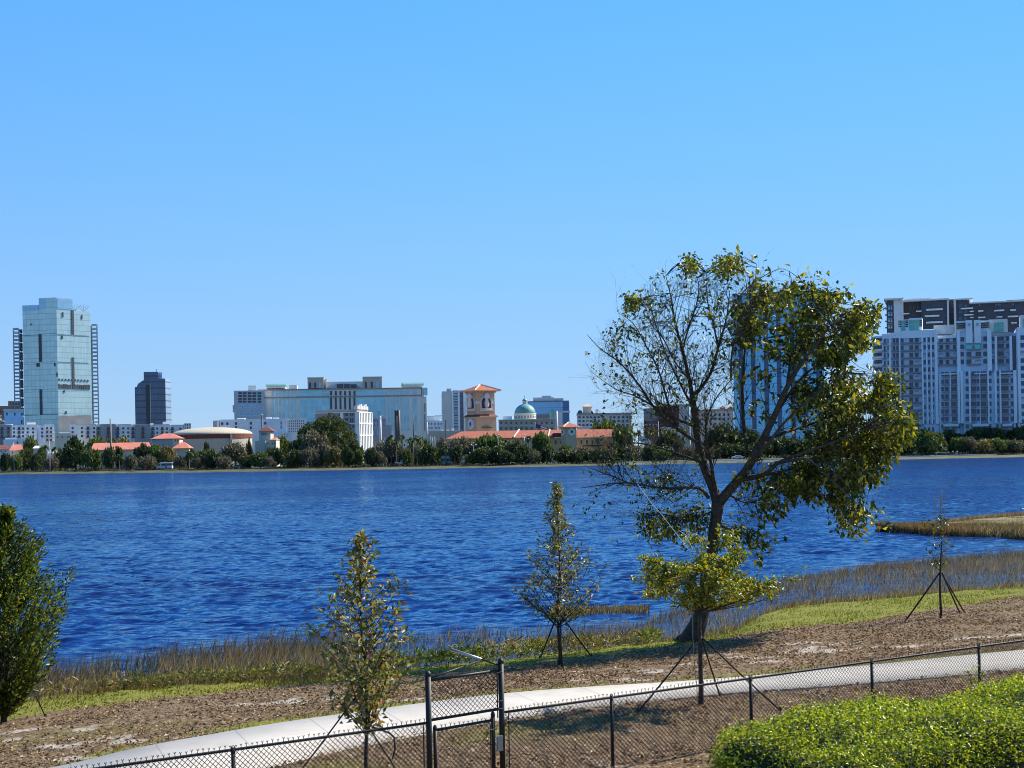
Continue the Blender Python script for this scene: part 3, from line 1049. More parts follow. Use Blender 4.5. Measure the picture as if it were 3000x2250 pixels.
# ------------------------------------------------------------------ hedge
HB0, HB1 = np.array([2.72, 19.87]), np.array([9.2, 24.35])
hd = (HB1 - HB0) / np.linalg.norm(HB1 - HB0)
hn = np.array([hd[1], -hd[0]])
HL, HW, HH = 13.0, 2.7, 1.20
def hedge_pt(s, q, k):
    """s along, q across 0..1 over the rounded section from back foot to front foot."""
    pass
na, nb_ = 120, 48
S = np.linspace(0, 1, na)
T = np.linspace(0, 1, nb_)
def hedge_surface(s, q):
    # superellipse section
    an = pi * q
    e = 0.33
    cx_ = np.sign(np.cos(an)) * np.abs(np.cos(an)) ** e
    cz_ = np.abs(np.sin(an)) ** e
    endk = np.clip(s * HL / .55, 0, 1)
    rnd = np.sqrt(np.clip(1 - (1 - endk) ** 2.6, 0, 1))
    w_ = HW / 2 * (0.80 + .2 * rnd)
    hgt = HH * (0.80 + .20 * rnd)
    ln = s * HL - .0
    off = HW / 2 - cx_ * w_
    px = HB0[0] + hd[0] * ln + hn[0] * off
    py = HB0[1] + hd[1] * ln + hn[1] * off
    lump = (fbm(px, py, .45, 91) - .5) * .55 + (fbm(px * 1.0, py, 1.6, 92) - .5) * .3
    dip = -.32 * np.exp(-((ln - 4.6) / .55) ** 2) * sm(off, .9, 2.2)
    pz = cz_ * (hgt + lump + dip)
    return np.stack([px + hn[0] * lump * .5 * -cx_, py + hn[1] * lump * .5 * -cx_, pz], -1)
hedge = empty('hedge', (float(HB0[0] + hd[0] * 6 + hn[0] * 1.3), float(HB0[1] + hd[1] * 6 + hn[1] * 1.3), 0))
tag(hedge, 'clipped bright green hedge growing in front of the black fence', 'hedge')
ho = np.array(hedge.location)
SS, QQ = np.meshgrid(S, T)
V = hedge_surface(SS, QQ)
ctr = np.array([HB0[0] + hn[0] * 1.3, HB0[1] + hn[1] * 1.3, 0.3])
idx = np.arange(SS.size).reshape(SS.shape)
Fq = np.stack([idx[:-1, :-1], idx[:-1, 1:], idx[1:, 1:], idx[1:, :-1]], -1).reshape(-1, 4)
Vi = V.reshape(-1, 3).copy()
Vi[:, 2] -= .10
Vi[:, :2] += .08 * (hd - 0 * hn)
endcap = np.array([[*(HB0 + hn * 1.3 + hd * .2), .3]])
link('branches', np_mesh('branches', Vi - ho, Fq, smooth=True), M('hedge_core_shade', (.018, .022, .008), .95, .3, 8), hedge)  # solid dark core, stands in for the shaded inside of the hedge
n = 85000
s = rng.random(n) ** 1.0
cx0 = rng.uniform(-1, 1, n)
qt = np.arccos(np.sign(cx0) * np.abs(cx0) ** (1 / .33)) / pi
cz0 = np.arcsin(rng.random(n) ** (1 / .33)) / pi
q = np.where(rng.random(n) < .64, qt, np.where(rng.random(n) < .3, cz0, 1 - cz0))
p = hedge_surface(s, q)
# leaves of the near end
ne = 4200
qe = rng.random(ne); ke = rng.random(ne) ** .5
pe = hedge_surface(np.full(ne, .0), qe)
cen = np.array([*(HB0 + hn * HW / 2), 0.0])
pe = cen + (pe - cen) * ke[:, None]
pe[:, :2] -= hd * (rng.random((ne, 1)) * .10 + .12 * np.sqrt(1 - ke[:, None] ** 2))
p = np.concatenate([p, pe])
n = len(p)
# stray shoots standing above the clipped top
g = P(2862, 2000, 24.2)
extra = np.array([(g.x + random.gauss(0, .10), g.y + random.gauss(0, .12), 1.0 + random.random() * .30) for k in range(110)])
p = np.concatenate([p, extra])
n = len(p)

p += rng.normal(0, .035, (n, 3)) + np.c_[np.zeros((n, 2)), rng.random(n) ** 6 * .16]
ax = np.c_[rng.normal(size=(n, 2)), rng.normal(.55, .6, n)]
tone = fbm(p[:, 0], p[:, 1] + p[:, 2], 1.1, 95)
cl = pick([(.15, .22, .012), (.26, .34, .015), (.37, .43, .02), (.05, .10, .008), (.52, .53, .035)], n)
cl *= (.7 + .6 * tone)[:, None]
HL_M = leafmat('hedge_leaf', 0.36, 0.35, (1.5, 1.4, .3), .4)
leaf_cloud('foliage', p - ho, ax, rng.uniform(.030, .074, n), rng.uniform(.018, .036, n), cl, HL_M, hedge, .3, .62)
# ------------------------------------------------------------------ trees near the camera
BARK = M('grey_bark', (.075, .058, .043), .9, .45, 9, spec=.2, bump=.02)
DBARK = M('dark_bark', (.055, .04, .03), .9, .4, 9, spec=.2, bump=.01)
PALEBARK = M('pale_twig', (.32, .27, .22), .85, .2, 9, spec=.2)
LEAF = leafmat('tree_leaf', .36, .38, (1.55, 1.4, .35), .45)

def sapling(name, label, base, H, prof, nbr, lpb, leaf, pal, lean=(0, 0), trunk_r=.035, zb=.8, el=(.5, 1.1), bark=DBARK, cat='tree', group=None, up=.5, curve_up=.25, dense_top=True, seed=1, wscale=.5, asym=(1, 1), jit=.06, align=0.0):
    rs = np.random.default_rng(seed)
    root = empty(name, base)
    tag(root, label, cat, group)
    zs, rr_ = zip(*prof)
    axis = lambda z: np.array([lean[0] * (z / H) ** 1.3 + .03 * math.sin(z * 2.1 + seed), lean[1] * z / H + .03 * math.cos(z * 1.7), z])
    mb = MB()
    q = np.linspace(0, H * .985, 16)
    mb.tube([axis(z) if z > 0 else np.array([0, 0, -.1]) for z in q], [max(.006, trunk_r * (1.25 if i == 0 else 1) * (1 - .85 * z / H)) for i, z in enumerate(q)], 8)
    lp, la = [], []
    for k in range(nbr):
        z = zb + (H - zb) * ((k + rs.random()) / nbr) ** .92
        az = k * 2.39996 + rs.normal(0, .5)
        e = rs.uniform(*el)
        r = np.interp(z, zs, rr_) * rs.uniform(.35, 1.25)
        r *= asym[1] if math.cos(az) > 0 else asym[0]
        z0_ = max(zb * .85, z - r * math.tan(e) * .75)
        dx, dy = math.cos(az), math.sin(az)
        pts = []
        p0 = axis(z0_)
        for f in np.linspace(0, 1, 5):
            bend = curve_up * r * f * f
            pts.append(p0 + np.array([dx * r * f, dy * r * f, math.tan(e) * r * f * .75 + bend]))
        br = max(.005, trunk_r * .42 * (1 - .6 * z / H))
        mb.tube(pts, np.linspace(br, .004, 5), 5, False)
        nl = max(4, int(lpb * (.35 + r / max(rr_))))
        for j in range(nl):
            f = rs.random() ** .65 * .92 + .1
            i0 = min(3, int(f * 4)); ff = f * 4 - i0
            b = pts[i0] * (1 - ff) + pts[i0 + 1] * ff
            b = b + rs.normal(0, jit + .03 * r, 3)
            lp.append(b)
            tg = pts[i0 + 1] - pts[i0]; tg = tg / (np.linalg.norm(tg) + 1e-6)
            la.append(np.array([dx, dy, .4]) * .6 + rs.normal(0, .8 - .25 * align, 3) + tg * align)
    for j in range(int(lpb * 1.2) if dense_top else 0):
        z = H - abs(rs.normal(0, .2))
        lp.append(axis(z) + rs.normal(0, .05, 3)); la.append(rs.normal(0, .7, 3) + [0, 0, .6])
    mb.build('trunk', bark, root, True)
    lp, la = np.array(lp), np.array(la)
    n = len(lp)
    L_ = rng.uniform(.7, 1.2, n) * leaf
    leaf_cloud('crown', lp, la, L_, L_ * wscale, pick(pal, n, .3), LEAF, root, .3, up)
    return root

def brace(label, ends, width=.016, tops=None):
    root = empty('tree_brace', (ends[0][1].x, ends[0][1].y, float(ground_z(ends[0][1].x, ends[0][1].y))))
    tag(root, label, 'tree brace', 'braces holding up the young trees')
    for a, b in ends:
        mb = MB().tube([a, (a * .5 + b * .5) + Vector((0, 0, -.008)), b], width, 6)
        o = rel(mb, root).build('strut', M('brace_wood', (.022, .017, .014), .85, .3, 12), root, True)
        mb = MB().tube([b + Vector((.02, 0, -.12)), b + Vector((-.01, 0, .09))], .026, 6)
        rel(mb, root).build('peg', M('brace_wood', None), o)
    return root

olive = [(.09, .11, .03), (.13, .15, .045), (.17, .18, .07), (.24, .23, .11), (.11, .12, .06), (.20, .16, .08), (.30, .28, .18)]
c2 = reg(850, 1540, 2.3375)
c4 = reg(1800, 1420, 2.37)
c5 = reg(2350, 1380, 2.675)
c1 = reg(0, 1400, 1.952)

# left: dense evergreen
g = G(12, 2120)
sapling('evergreen_tree', 'dense dark green tree cut off by the left edge beside the sand', g, 5.0,
        [(0, .3), (.4, .6), (.9, .95), (1.4, 1.25), (2.1, 1.6), (2.5, 1.5), (3.0, 1.0), (3.3, .75), (3.9, .7), (4.4, .4), (5.0, .08)], 230, 100, .125,
        [(.035, .06, .008), (.065, .105, .012), (.11, .15, .018), (.24, .27, .04), (.022, .038, .008)], (.12, 0), .07, .15, (.6, 1.15), seed=3, up=.2, curve_up=.5, wscale=.36, jit=.035, align=.8)
gb = G(*c1(262, 1372))
ga = Vector((g.x + .12, g.y, 1.3))
brace('brace at the foot of the dense evergreen tree', [(ga, gb), (ga, g + Vector((-1.2, .4, 0))), (ga, g + Vector((.2, -1.2, 0)))])

# sapling in front of the fence line
u, v = c2(528, 1713)
g1_ = P(u, v, 22.5); g1_.z = 0
sapling('sapling', 'young tree with red and yellow tinged leaves rising behind the fence by the gate', g1_, 4.0,
        [(0, .3), (.75, .42), (1.0, .62), (1.5, .78), (1.9, .86), (2.4, .92), (2.9, .72), (3.3, .46), (3.6, .30), (4.0, .08)], 85, 27, .12,
        olive * 2 + [(.26, .07, .03), (.28, .18, .03), (.18, .19, .03), (.36, .32, .18), (.09, .13, .03), (.06, .09, .03)], (-.05, 0), .036, .85, (.5, 1.15), seed=5, group='young trees', asym=(1.05, .85), wscale=.52)
def near(u, v, D):
    return P(u, v, D)
s1a = P(*c2(430, 1215), 22.4)
s1e = [(P(*c2(505, 1100), 22.5), P(*c2(-60, 1719), 21.5)), (P(*c2(520, 1350), 22.5), P(*c2(800, 1770), 22.0))]
e2 = s1e[0][1]; e2.z = 0
s1e[1][1].z = 0
brace('brace of the red tinged sapling, one strut crossing the fence to the left', [s1e[0], s1e[1]], .014)
# loose strap hanging from that sapling
st_ = empty('strap', P(*c2(520, 1365), 22.4)); tag(st_, 'loose black strap dangling from the red tinged sapling', 'strap')
mb = MB().tube([P(*c2(520, 1365), 22.4), P(*c2(600, 1390), 22.3), P(*c2(680, 1420), 22.2), P(*c2(712, 1450), 22.2), P(*c2(720, 1530), 22.2), P(*c2(700, 1600), 22.2)], [.018, .018, .017, .016, .016, .012], 6)
rel(mb, st_).build('band', M('brace_wood', None), st_, True)

# sapling on the slope
g2_ = G(*c3(857, 1078))
sapling('sapling', 'slim conical sapling braced on the slope, behind the tall gate post', g2_, 5.0,
        [(0, .4), (1.3, .8), (1.7, 1.35), (2.1, 1.2), (2.5, .9), (3.0, .78), (3.4, .62), (3.8, .38), (4.3, .26), (4.7, .16), (5.0, .05)], 110, 28, .12,
        olive, (.06, 0), .045, 1.25, (.35, 1.0), seed=8, group='young trees', asym=(1.0, 1.05))
Dt = g2_.y
brace('brace of the slim conical sapling on the slope', [(P(*c3(850, 770), Dt), G(*c3(745, 1035))), (P(*c3(862, 780), Dt), G(*c3(1040, 1022))), (P(*c3(862, 800), Dt), P(*c3(872, 1085), Dt - .6))], .022)

# umbrella-crowned sapling in front of the big tree
g3_ = P(*c4(600, 1527), 28.3); g3_.z = 0
root = empty('sapling', g3_)
tag(root, 'sapling with a flat yellow green crown, braced behind the fence', 'tree', 'young trees')
mb = MB()
q3 = [g3_ + Vector((0, 0, -.1))] + [P(*c4(x_, y_), 28.3) for x_, y_ in ((602, 1400), (598, 1250), (595, 1120), (590, 1000), (592, 880), (598, 740), (606, 600), (612, 480))]
mb.tube(q3, [.062, .052, .046, .043, .040, .036, .028, .02, .012], 8)
lp, la = [], []
rs = np.random.default_rng(15)
top = q3[-1]
ends = []
for k in range(44):
    ex = rs.uniform(150, 1060) if k > 4 else rs.uniform(1000, 1290)
    arch = 1 - ((ex - 620) / 640) ** 2
    ey = 720 - arch * rs.uniform(-90, 370) + rs.normal(0, 35)
    if k <= 4: ey = rs.uniform(640, 720)
    ed = rs.uniform(-1.4, 1.4)
    e = P(*c4(ex, ey), 28.3 + ed)
    st0 = q3[int(rs.integers(5, 9))] if k > 4 else q3[5]
    m_ = st0 * .45 + e * .55 + Vector((0, 0, -.12))
    pts = [st0, st0 * .75 + m_ * .25 + Vector((0, 0, -.03)), m_, m_ * .4 + e * .6, e]
    mb.tube(pts, [.016, .013, .010, .007, .003], 5, False)
    ends.append(pts)
    for sidek in range(6):
        f = rs.uniform(.45, 1.0)
        b = Vector(m_).lerp(e, (f - .45) / .55)
        d_ = Vector(rs.normal(0, 1, 3)); d_.z = abs(d_.z) * .25
        d_.normalize()
        tw = b + d_ * rs.uniform(.15, .4)
        mb.tube([b, tw], [.005, .002], 4, False)
        for j in range(23):
            f2 = rs.random()
            pp = b.lerp(tw, f2) + Vector(rs.normal(0, .045, 3))
            if k <= 4 and rs.random() < .55: continue
            lp.append(pp); la.append(np.array(d_) * .5 + rs.normal(0, .7, 3) + [0, 0, -.25])
mb.v = [(a - g3_.x, b - g3_.y, c - g3_.z) for a, b, c in mb.v]
mb.build('trunk', BARK, root, True)
lp, la = np.array(lp) - np.array(g3_), np.array(la)
n = len(lp)
L_ = rng.uniform(.075, .135, n)
leaf_cloud('crown', lp, la, L_, L_ * .45, pick([(.14, .18, .018), (.22, .25, .022), (.31, .31, .028), (.08, .12, .016), (.30, .22, .025), (.18, .23, .03)], n, .25), LEAF, root, .3, .6)
D3 = 28.3
def on0(x_, y_):
    u_, v_ = c4(x_, y_)
    return G(u_, v_)
brace('brace of the flat crowned sapling, struts reaching down to the fence', [(P(*c4(585, 1060), D3), on0(165, 1580)), (P(*c4(605, 1060), D3), on0(1155, 1575)), (P(*c4(603, 1060), D3), on0(735, 1475))], .018)
# pale rope from the lean stake to the broken leader
rp = empty('guy_rope', P(*c4(575, 1390), D3 - .1)); tag(rp, 'thin pale guy rope slanting up left through the flat crowned sapling', 'rope')
rpts = [P(*c4(x_, y_), D3 - .12) for x_, y_ in ((580, 1500), (570, 1390), (552, 1200), (545, 1050), (543, 880), (548, 700), (556, 520))]
mb = MB().tube(rpts, .008, 5)
rel(mb, rp).build('stake_cane', PALEBARK, rp, True)
mb = MB().tube([P(*c4(x_, y_), D3 - .12) for x_, y_ in ((556, 520), (500, 430), (430, 340), (330, 210), (250, 120), (160, -5))], .007, 5)
mb.tube([P(*c4(x_, y_), D3 - .12) for x_, y_ in ((540, 470), (540, 440), (495, 350), (450, 318), (420, 345))], .006, 5)
rel(mb, rp).build('rope', M('pale_rope', (.5, .55, .6), .8, .1, 30), rp, True)

# thin sapling on the right bank
g4_ = G(*c5(1088, 1150))
sapling('sapling', 'thin half bare sapling on the right bank between mulch and lawn', g4_, 3.45,
        [(0, .2), (1.6, .25), (2.0, .36), (2.3, .42), (2.6, .25), (2.9, .38), (3.2, .42), (3.45, .1)], 15, 13, .13,
        [(.045, .06, .02), (.08, .10, .03), (.12, .13, .05), (.06, .07, .03)], (.05, 0), .05, 1.6, (.4, 1.0), seed=21, group='young trees')
r4 = [o for o in COL.objects if o.get('label', '').startswith('thin half bare')][0]
mb = MB()
rs = random.Random(4)
for k in range(16):
    z = rs.uniform(2.9, 4.0); a = rs.random() * 6.28
    p0 = Vector((.06 + .02 * (z - 3), 0, z)); hgt = rs.uniform(.4, .9) * (5.0 - z) / 1.6
    pe_ = p0 + Vector((math.cos(a) * .22, math.sin(a) * .22, hgt))
    mb.tube([p0, p0.lerp(pe_, .5) + Vector((math.cos(a) * .06, 0, -.05)), pe_], [.008, .006, .003], 4)
mb.tube([(.05, 0, 3.3), (.07, 0, 4.1), (.1, 0, 4.9)], [.016, .011, .004], 6)
mb.build('twigs', PALEBARK, r4)
Dq = g4_.y
brace('brace of the thin half bare sapling on the right bank', [(P(*c5(1082, 790), Dq), G(*c5(820, 1160))), (P(*c5(1095, 800), Dq), G(*c5(1270, 1105))), (P(*c5(1098, 800), Dq), G(*c5(1238, 1118)))], .028)

# ------------------------------------------------------------------ the big tree
DT = 44.4
def b6(x_, y_, dd=0.0):
    return P(*R6(x_, y_), DT + dd)
base = G(2018, 1876)
big = empty('shade_tree', base)
tag(big, 'big spreading half bare tree at the water edge with leafy right side', 'tree')
rs = np.random.default_rng(42)
limbs = []   # (points, r0, r1)
def limb(pts, r0, r1):
    pts = [Vector(p) for p in pts]
    # refine into smooth polyline
    out = []
    for i in range(len(pts) - 1):
        p0, p1, p2, p3 = pts[max(i - 1, 0)], pts[i], pts[i + 1], pts[min(i + 2, len(pts) - 1)]
        for s_ in np.linspace(0, 1, 6)[:-1]:
            t2, t3 = s_ * s_, s_ ** 3
            out.append(.5 * ((2 * p1) + (p2 - p0) * s_ + (2 * p0 - 5 * p1 + 4 * p2 - p3) * t2 + (3 * p1 - p0 - 3 * p2 + p3) * t3))
    out.append(pts[-1])
    limbs.append((out, r0 * 1.28, r1 * 1.1))
    return out
def t4(x_, y_, dd=0):
    return P(*c4(x_, y_), DT + dd)
trunk_pts = [base + Vector((.05, 0, -.3)), t4(540, 1070), t4(575, 980), t4(610, 880), t4(638, 760), t4(662, 600), t4(680, 450), t4(695, 300), t4(712, 190), t4(722, 110)]
L = lambda *a: [b6(*p) for p in a]
fk = (795, 1415)
limb(L((795, 1420, 0), (765, 1320, .1), (725, 1230, .2), (692, 1100, .3), (672, 950, .3), (655, 825, .3)), .135, .085)                 # left leader
limb(L((655, 825, .3), (640, 740, .1), (603, 580, -.2), (560, 420, -.5), (540, 290, -.6), (510, 165, -.7)), .06, .008)
limb(L((655, 825, .3), (700, 790, .5), (758, 700, .8), (800, 560, 1.0), (845, 400, 1.2), (862, 260, 1.3)), .06, .012)
limb(L((790, 1380, 0), (770, 1260, -.3), (755, 1180, -.5), (735, 1060, -.8), (735, 960, -1.1), (790, 840, -1.3), (870, 740, -1.5)), .05, .012)
limb(L((800, 1425, 0), (865, 1345, -.2), (960, 1230, -.5), (1040, 1080, -.8), (1110, 940, -1.0), (1180, 780, -1.2), (1245, 670, -1.5), (1330, 560, -1.7), (1420, 440, -1.8)), .135, .02)   # right leader
limb(L((960, 1150, -.5), (942, 1000, .2), (933, 800, .6), (945, 600, .8), (965, 430, 1.0), (1000, 250, 1.1), (1010, 100, 1.1)), .055, .008)
limb(L((985, 1190, -.5), (1060, 1110, -1.5), (1180, 960, -2.0), (1330, 830, -2.3), (1500, 700, -2.4)), .05, .012)
limb(L((1110, 940, -1.0), (1190, 820, 0), (1290, 700, .8), (1400, 640, 1.2), (1520, 560, 1.4)), .05, .012)
limb(L((1180, 780, -1.2), (1200, 640, -.5), (1250, 480, 0), (1280, 330, .2), (1290, 220, .2)), .04, .008)
limb(L((930, 1290, -.4), (1050, 1265, -1.2), (1130, 1200, -1.6), (1250, 1150, -2.0), (1420, 1090, -2.2), (1620, 1010, -2.4)), .07, .014)
limb(L((1050, 1265, -1.2), (1180, 1240, -.2), (1330, 1170, .5), (1480, 1160, 1.0), (1620, 1200, 1.3)), .045, .010)
limb(L((1130, 1200, -1.6), (1290, 1180, -2.8), (1400, 1270, -3.0), (1500, 1370, -3.2), (1560, 1480, -3.2)), .04, .010)
limb(L((1040, 1080, -.8), (1200, 1020, .6), (1380, 960, 1.4), (1560, 880, 1.8), (1740, 790, 2.0)), .05, .010)
limb(L((860, 1375, -.1), (930, 1412, .3), (985, 1418, .6), (1060, 1380, 1.0)), .03, .008)
limb(L((745, 1390, 0), (695, 1340, -.4), (600, 1335, -.8), (500, 1340, -1.1), (300, 1310, -1.5), (150, 1322, -1.8), (40, 1338, -2.0)), .05, .007)
limb(L((300, 1310, -1.5), (220, 1275, -1.7), (150, 1250, -1.9), (60, 1212, -2.2)), .022, .006)
limb(L((700, 1195, .1), (610, 1160, .5), (450, 1108, 1.0), (300, 1090, 1.4), (170, 1150, 1.8)), .04, .008)
limb(L((680, 1085, .2), (560, 1000, -.3), (450, 900, -.6), (370, 780, -.9), (260, 650, -1.2), (150, 570, -1.5), (75, 490, -1.7)), .05, .006)
limb(L((670, 1000, .2), (560, 950, .6), (470, 900, .9), (340, 830, 1.3), (230, 790, 1.6), (90, 690, 2.0)), .04, .006)
limb(L((575, 1010, -.2), (520, 860, -.8), (470, 690, -1.2), (400, 550, -1.6), (330, 430, -1.9), (250, 370, -2.1)), .035, .006)
limb(L((662, 900, .3), (600, 780, .9), (530, 640, 1.4), (470, 480, 1.8), (425, 330, 2.0), (425, 260, 2.1)), .035, .005)
limb(L((640, 740, .1), (560, 640, -.9), (500, 520, -1.3), (430, 430, -1.6), (395, 330, -1.8)), .025, .005)
limb(L((800, 560, 1.0), (770, 420, 1.3), (740, 300, 1.4), (735, 150, 1.5)), .03, .006)
limb(L((870, 740, -1.5), (880, 560, -1.7), (930, 400, -1.8), (960, 260, -1.8), (940, 150, -1.8)), .03, .006)
limb(L((600, 580, -.2), (640, 440, .1), (680, 320, .3), (690, 200, .4), (640, 110, .5)), .028, .006)
limb(L((845, 400, 1.2), (900, 300, 1.6), (1000, 200, 1.8), (1130, 130, 2.0), (1190, 140, 2.0)), .025, .005)
limb(L((760, 1470, 0), (690, 1500, -.6), (600, 1510, -1.0), (470, 1480, -1.4), (400, 1520, -1.6)), .03, .008)
limb(L((780, 1520, 0), (850, 1560, .6), (930, 1600, .9), (1000, 1650, 1.1)), .025, .006)
tw = MB()
main = MB()
tp = []
for i in range(len(trunk_pts) - 1):
    for s_ in (0, .34, .67):
        tp.append(trunk_pts[i].lerp(trunk_pts[i + 1], s_))
tp.append(trunk_pts[-1])
def trad(i):
    f = i / (len(tp) - 1)
    return .185 + .30 * max(0, 1 - f / .46) ** 1.5 + .02 * max(0, (f - .85) / .15)
main.tube(tp, [trad(i) for i in range(len(tp))], 14)
# root flare
for a in (0.3, 1.6, 2.9, 3.6, 4.6, 5.6):
    e = base + Vector((math.cos(a) * .62, math.sin(a) * .5, -.12))
    main.tube([e, base.lerp(e, .5) + Vector((0, 0, .14)), tp[5]], [.05, .11, .14], 7)
blobs = [  # crop x, y, rx, ry, clumps, tight
    (1450, 430, 230, 180, 92), (1270, 330, 180, 110, 52), (1600, 400, 95, 70, 34), (1080, 260, 120, 100, 18), (1080, 420, 180, 110, 34), (1380, 560, 220, 110, 48), (1560, 500, 90, 80, 24), (1430, 640, 110, 50, 16), (1010, 330, 130, 110, 24), (1180, 560, 130, 60, 20), (940, 460, 110, 120, 24),
    (1500, 830, 220, 130, 90), (1750, 775, 85, 75, 32), (1620, 980, 220, 140, 110), (1380, 950, 170, 150, 70), (1770, 1000, 95, 100, 36), (1290, 800, 80, 60, 14),
    (1450, 1170, 220, 120, 85), (1300, 1270, 210, 80, 55), (1150, 1340, 130, 75, 32), (1400, 1340, 180, 80, 52), (1570, 1280, 95, 80, 28), (1090, 1440, 65, 55, 14), (1540, 1460, 105, 70, 28), (1560, 1560, 35, 50, 10), (1660, 1240, 70, 55, 16), (1000, 1290, 90, 60, 12), (1690, 1130, 90, 60, 18), (1480, 1540, 30, 40, 6),
    (700, 350, 80, 100, 7), (790, 590, 45, 40, 6), (300, 560, 80, 130, 10), (420, 630, 70, 80, 7), (640, 105, 34, 38, 26), (850, 105, 58, 46, 36), (328, 315, 34, 34, 22), (300, 450, 80, 45, 9), (880, 420, 90, 130, 12), (560, 300, 80, 90, 5), (740, 440, 60, 100, 8), (190, 480, 50, 40, 4),
    (140, 1180, 90, 50, 6), (320, 1190, 90, 45, 11), (420, 1300, 140, 55, 14), (600, 1350, 80, 45, 8), (560, 1520, 170, 70, 40), (480, 1590, 120, 60, 24), (680, 1500, 80, 70, 16), (900, 1600, 110, 45, 18), (1000, 1650, 60, 30, 8), (420, 900, 90, 60, 4), (1060, 700, 60, 60, 6), (1060, 980, 60, 40, 5), (420, 1480, 60, 60, 10), (880, 1330, 40, 60, 5),
]
nodes = []
for pts, r0, r1 in limbs:
    n_ = len(pts)
    main.tube(pts, [r0 + (r1 - r0) * (i / (n_ - 1)) for i in range(n_)], 8 if r0 > .06 else 6, False)
    for i in range(2, n_):
        nodes.append((pts[i], (pts[i] - pts[i - 1]).normalized(), r0 + (r1 - r0) * i / (n_ - 1)))
# side branches and bare twigs
leafP, leafA = [], []
def crop_xy(p):
    a, b_ = p.x * F / p.y, (CAMZ - p.z) * F / p.y
    u_, v_ = CX + cr * a + sr * b_, CY - sr * a + cr * b_
    return (u_ - 1680) * 1.885, (v_ - 720) * 1.885
def leaf_at(p, d, k=6, spread=.10):
    for j in range(k):
        q_ = p + Vector(rs.normal(0, spread, 3))
        leafP.append(tuple(q_)); a_ = np.array(d) * .4 + rs.normal(0, .65, 3) + [0, 0, -.55]
        leafA.append(a_)
def outside(p):
    x_, y_ = crop_xy(p)
    e = 0
    if x_ < 60 or y_ < 120: return True
    if y_ < 520 - (x_ - 60) * .95: return True           # rounded outline, upper left
    if x_ > 1880 or (x_ > 1700 and y_ < 330): return True
    return False
def left_side(p):
    return crop_xy(p)[0] < 1000
def grow(p, d, ln, r, lev):
    pts = [p]
    q_, dd = Vector(p), Vector(d)
    for i in range(4):
        dd = (dd + Vector(rs.normal(0, .16, 3)) + Vector((0, 0, .05))).normalized()
        q_ = q_ + dd * ln / 4
        pts.append(q_.copy())
    if outside(pts[-1]) and rs.random() < .85:
        return
    tw.tube(pts, [r, r * .8, r * .62, r * .45, max(.0032, r * .25)], 5 if r > .01 else 4, False)
    if lev < (3 if left_side(p) else 2):
        for i in range(1, 5):
            for _ in range(2 if lev == 0 else int(rs.random() < .75)):
                if rs.random() < .72:
                    s_ = Vector(rs.normal(0, 1, 3)); s_ = (s_ - dd * s_.dot(dd)).normalized()
                    nd = (dd * .78 + s_ * .62).normalized()
                    grow(pts[i], nd, ln * rs.uniform(.4, .75), r * .5, lev + 1)
    if lev >= 1 and rs.random() < (.07 if left_side(p) else .25):
        leaf_at(pts[-1], dd, int(rs.integers(1, 4)), .05)
for p, d, r in nodes:
    if r > .115: continue
    x_, y_ = crop_xy(p)
    left = x_ < 1000
    if rs.random() < (.95 if left else .35):
        s_ = Vector(rs.normal(0, 1, 3)); s_.y *= 1.2
        s_ = (s_ - d * s_.dot(d)).normalized()
        nd = (d * .72 + s_ * .6 + Vector((0, 0, .12))).normalized()
        grow(p, nd, rs.uniform(.7, 1.5) if left else rs.uniform(.6, 1.1), max(.006, min(.016, r * .45)), 0)
nodeP = np.array([tuple(n_[0]) for n_ in nodes])
for x_, y_, rx, ry, cnt in blobs:
    for k in range(int(cnt * .78)):
        a_, rr2 = rs.random() * 6.283, math.sqrt(rs.random())
        px, py = x_ + rx * rr2 * math.cos(a_), y_ + ry * rr2 * math.sin(a_)
        dens = cnt / (rx * ry) * 1000
        dep = (rs.random() - .5) * (4.2 if cnt > 25 else 2.2)
        if cnt <= 12:
            dj = np.array([crop_xy(Vector(q))[0] for q in nodeP[::6]])
        c_ = b6(px, py, dep)
        dist = np.linalg.norm(nodeP - np.array(c_), axis=1)
        nn = int(np.argmin(dist))
        pn_ = Vector(nodeP[nn])
        if dist[nn] > .15:
            md = pn_.lerp(c_, .5) + Vector(rs.normal(0, .06 * min(dist[nn], 2), 3)) + Vector((0, 0, .08))
            tw.tube([pn_, pn_.lerp(md, .6), md, md.lerp(c_, .6), c_], [.011, .010, .008, .006, .004], 4, False)
        d_ = (c_ - pn_).normalized() if dist[nn] > .05 else Vector((0, 0, 1))
        leaf_at(c_, d_, int(rs.integers(11, 19)) if cnt > 12 else int(rs.integers(6, 11)), .125)
bl = np.array(big.location)
for mbq, nm in ((main, 'trunk'), (tw, 'branches')):
    mbq.v = [(a - bl[0], b - bl[1], c - bl[2]) for a, b, c in mbq.v]
    mbq.build(nm, BARK if nm == 'trunk' else M('twig_bark', (.042, .032, .025), .9, .3, 9, spec=.2), big, True)
lp, la = np.array(leafP) - bl, np.array(leafA)
n = len(lp)
lx = np.array([crop_xy(Vector(q))[0] for q in leafP])
L_ = rng.uniform(.15, .27, n) * np.where(lx < 880, .72, 1.0)
leaf_cloud('crown', lp, la, L_, L_ * .5, pick([(.038, .062, .009), (.055, .085, .011), (.085, .11, .014), (.17, .175, .02), (.045, .06, .012), (.03, .045, .010), (.32, .32, .03), (.26, .24, .03), (.07, .09, .012)], n, .3), LEAF, big, .3, .45)  # brightest tones stand for sunlit leaves, mixed in at random

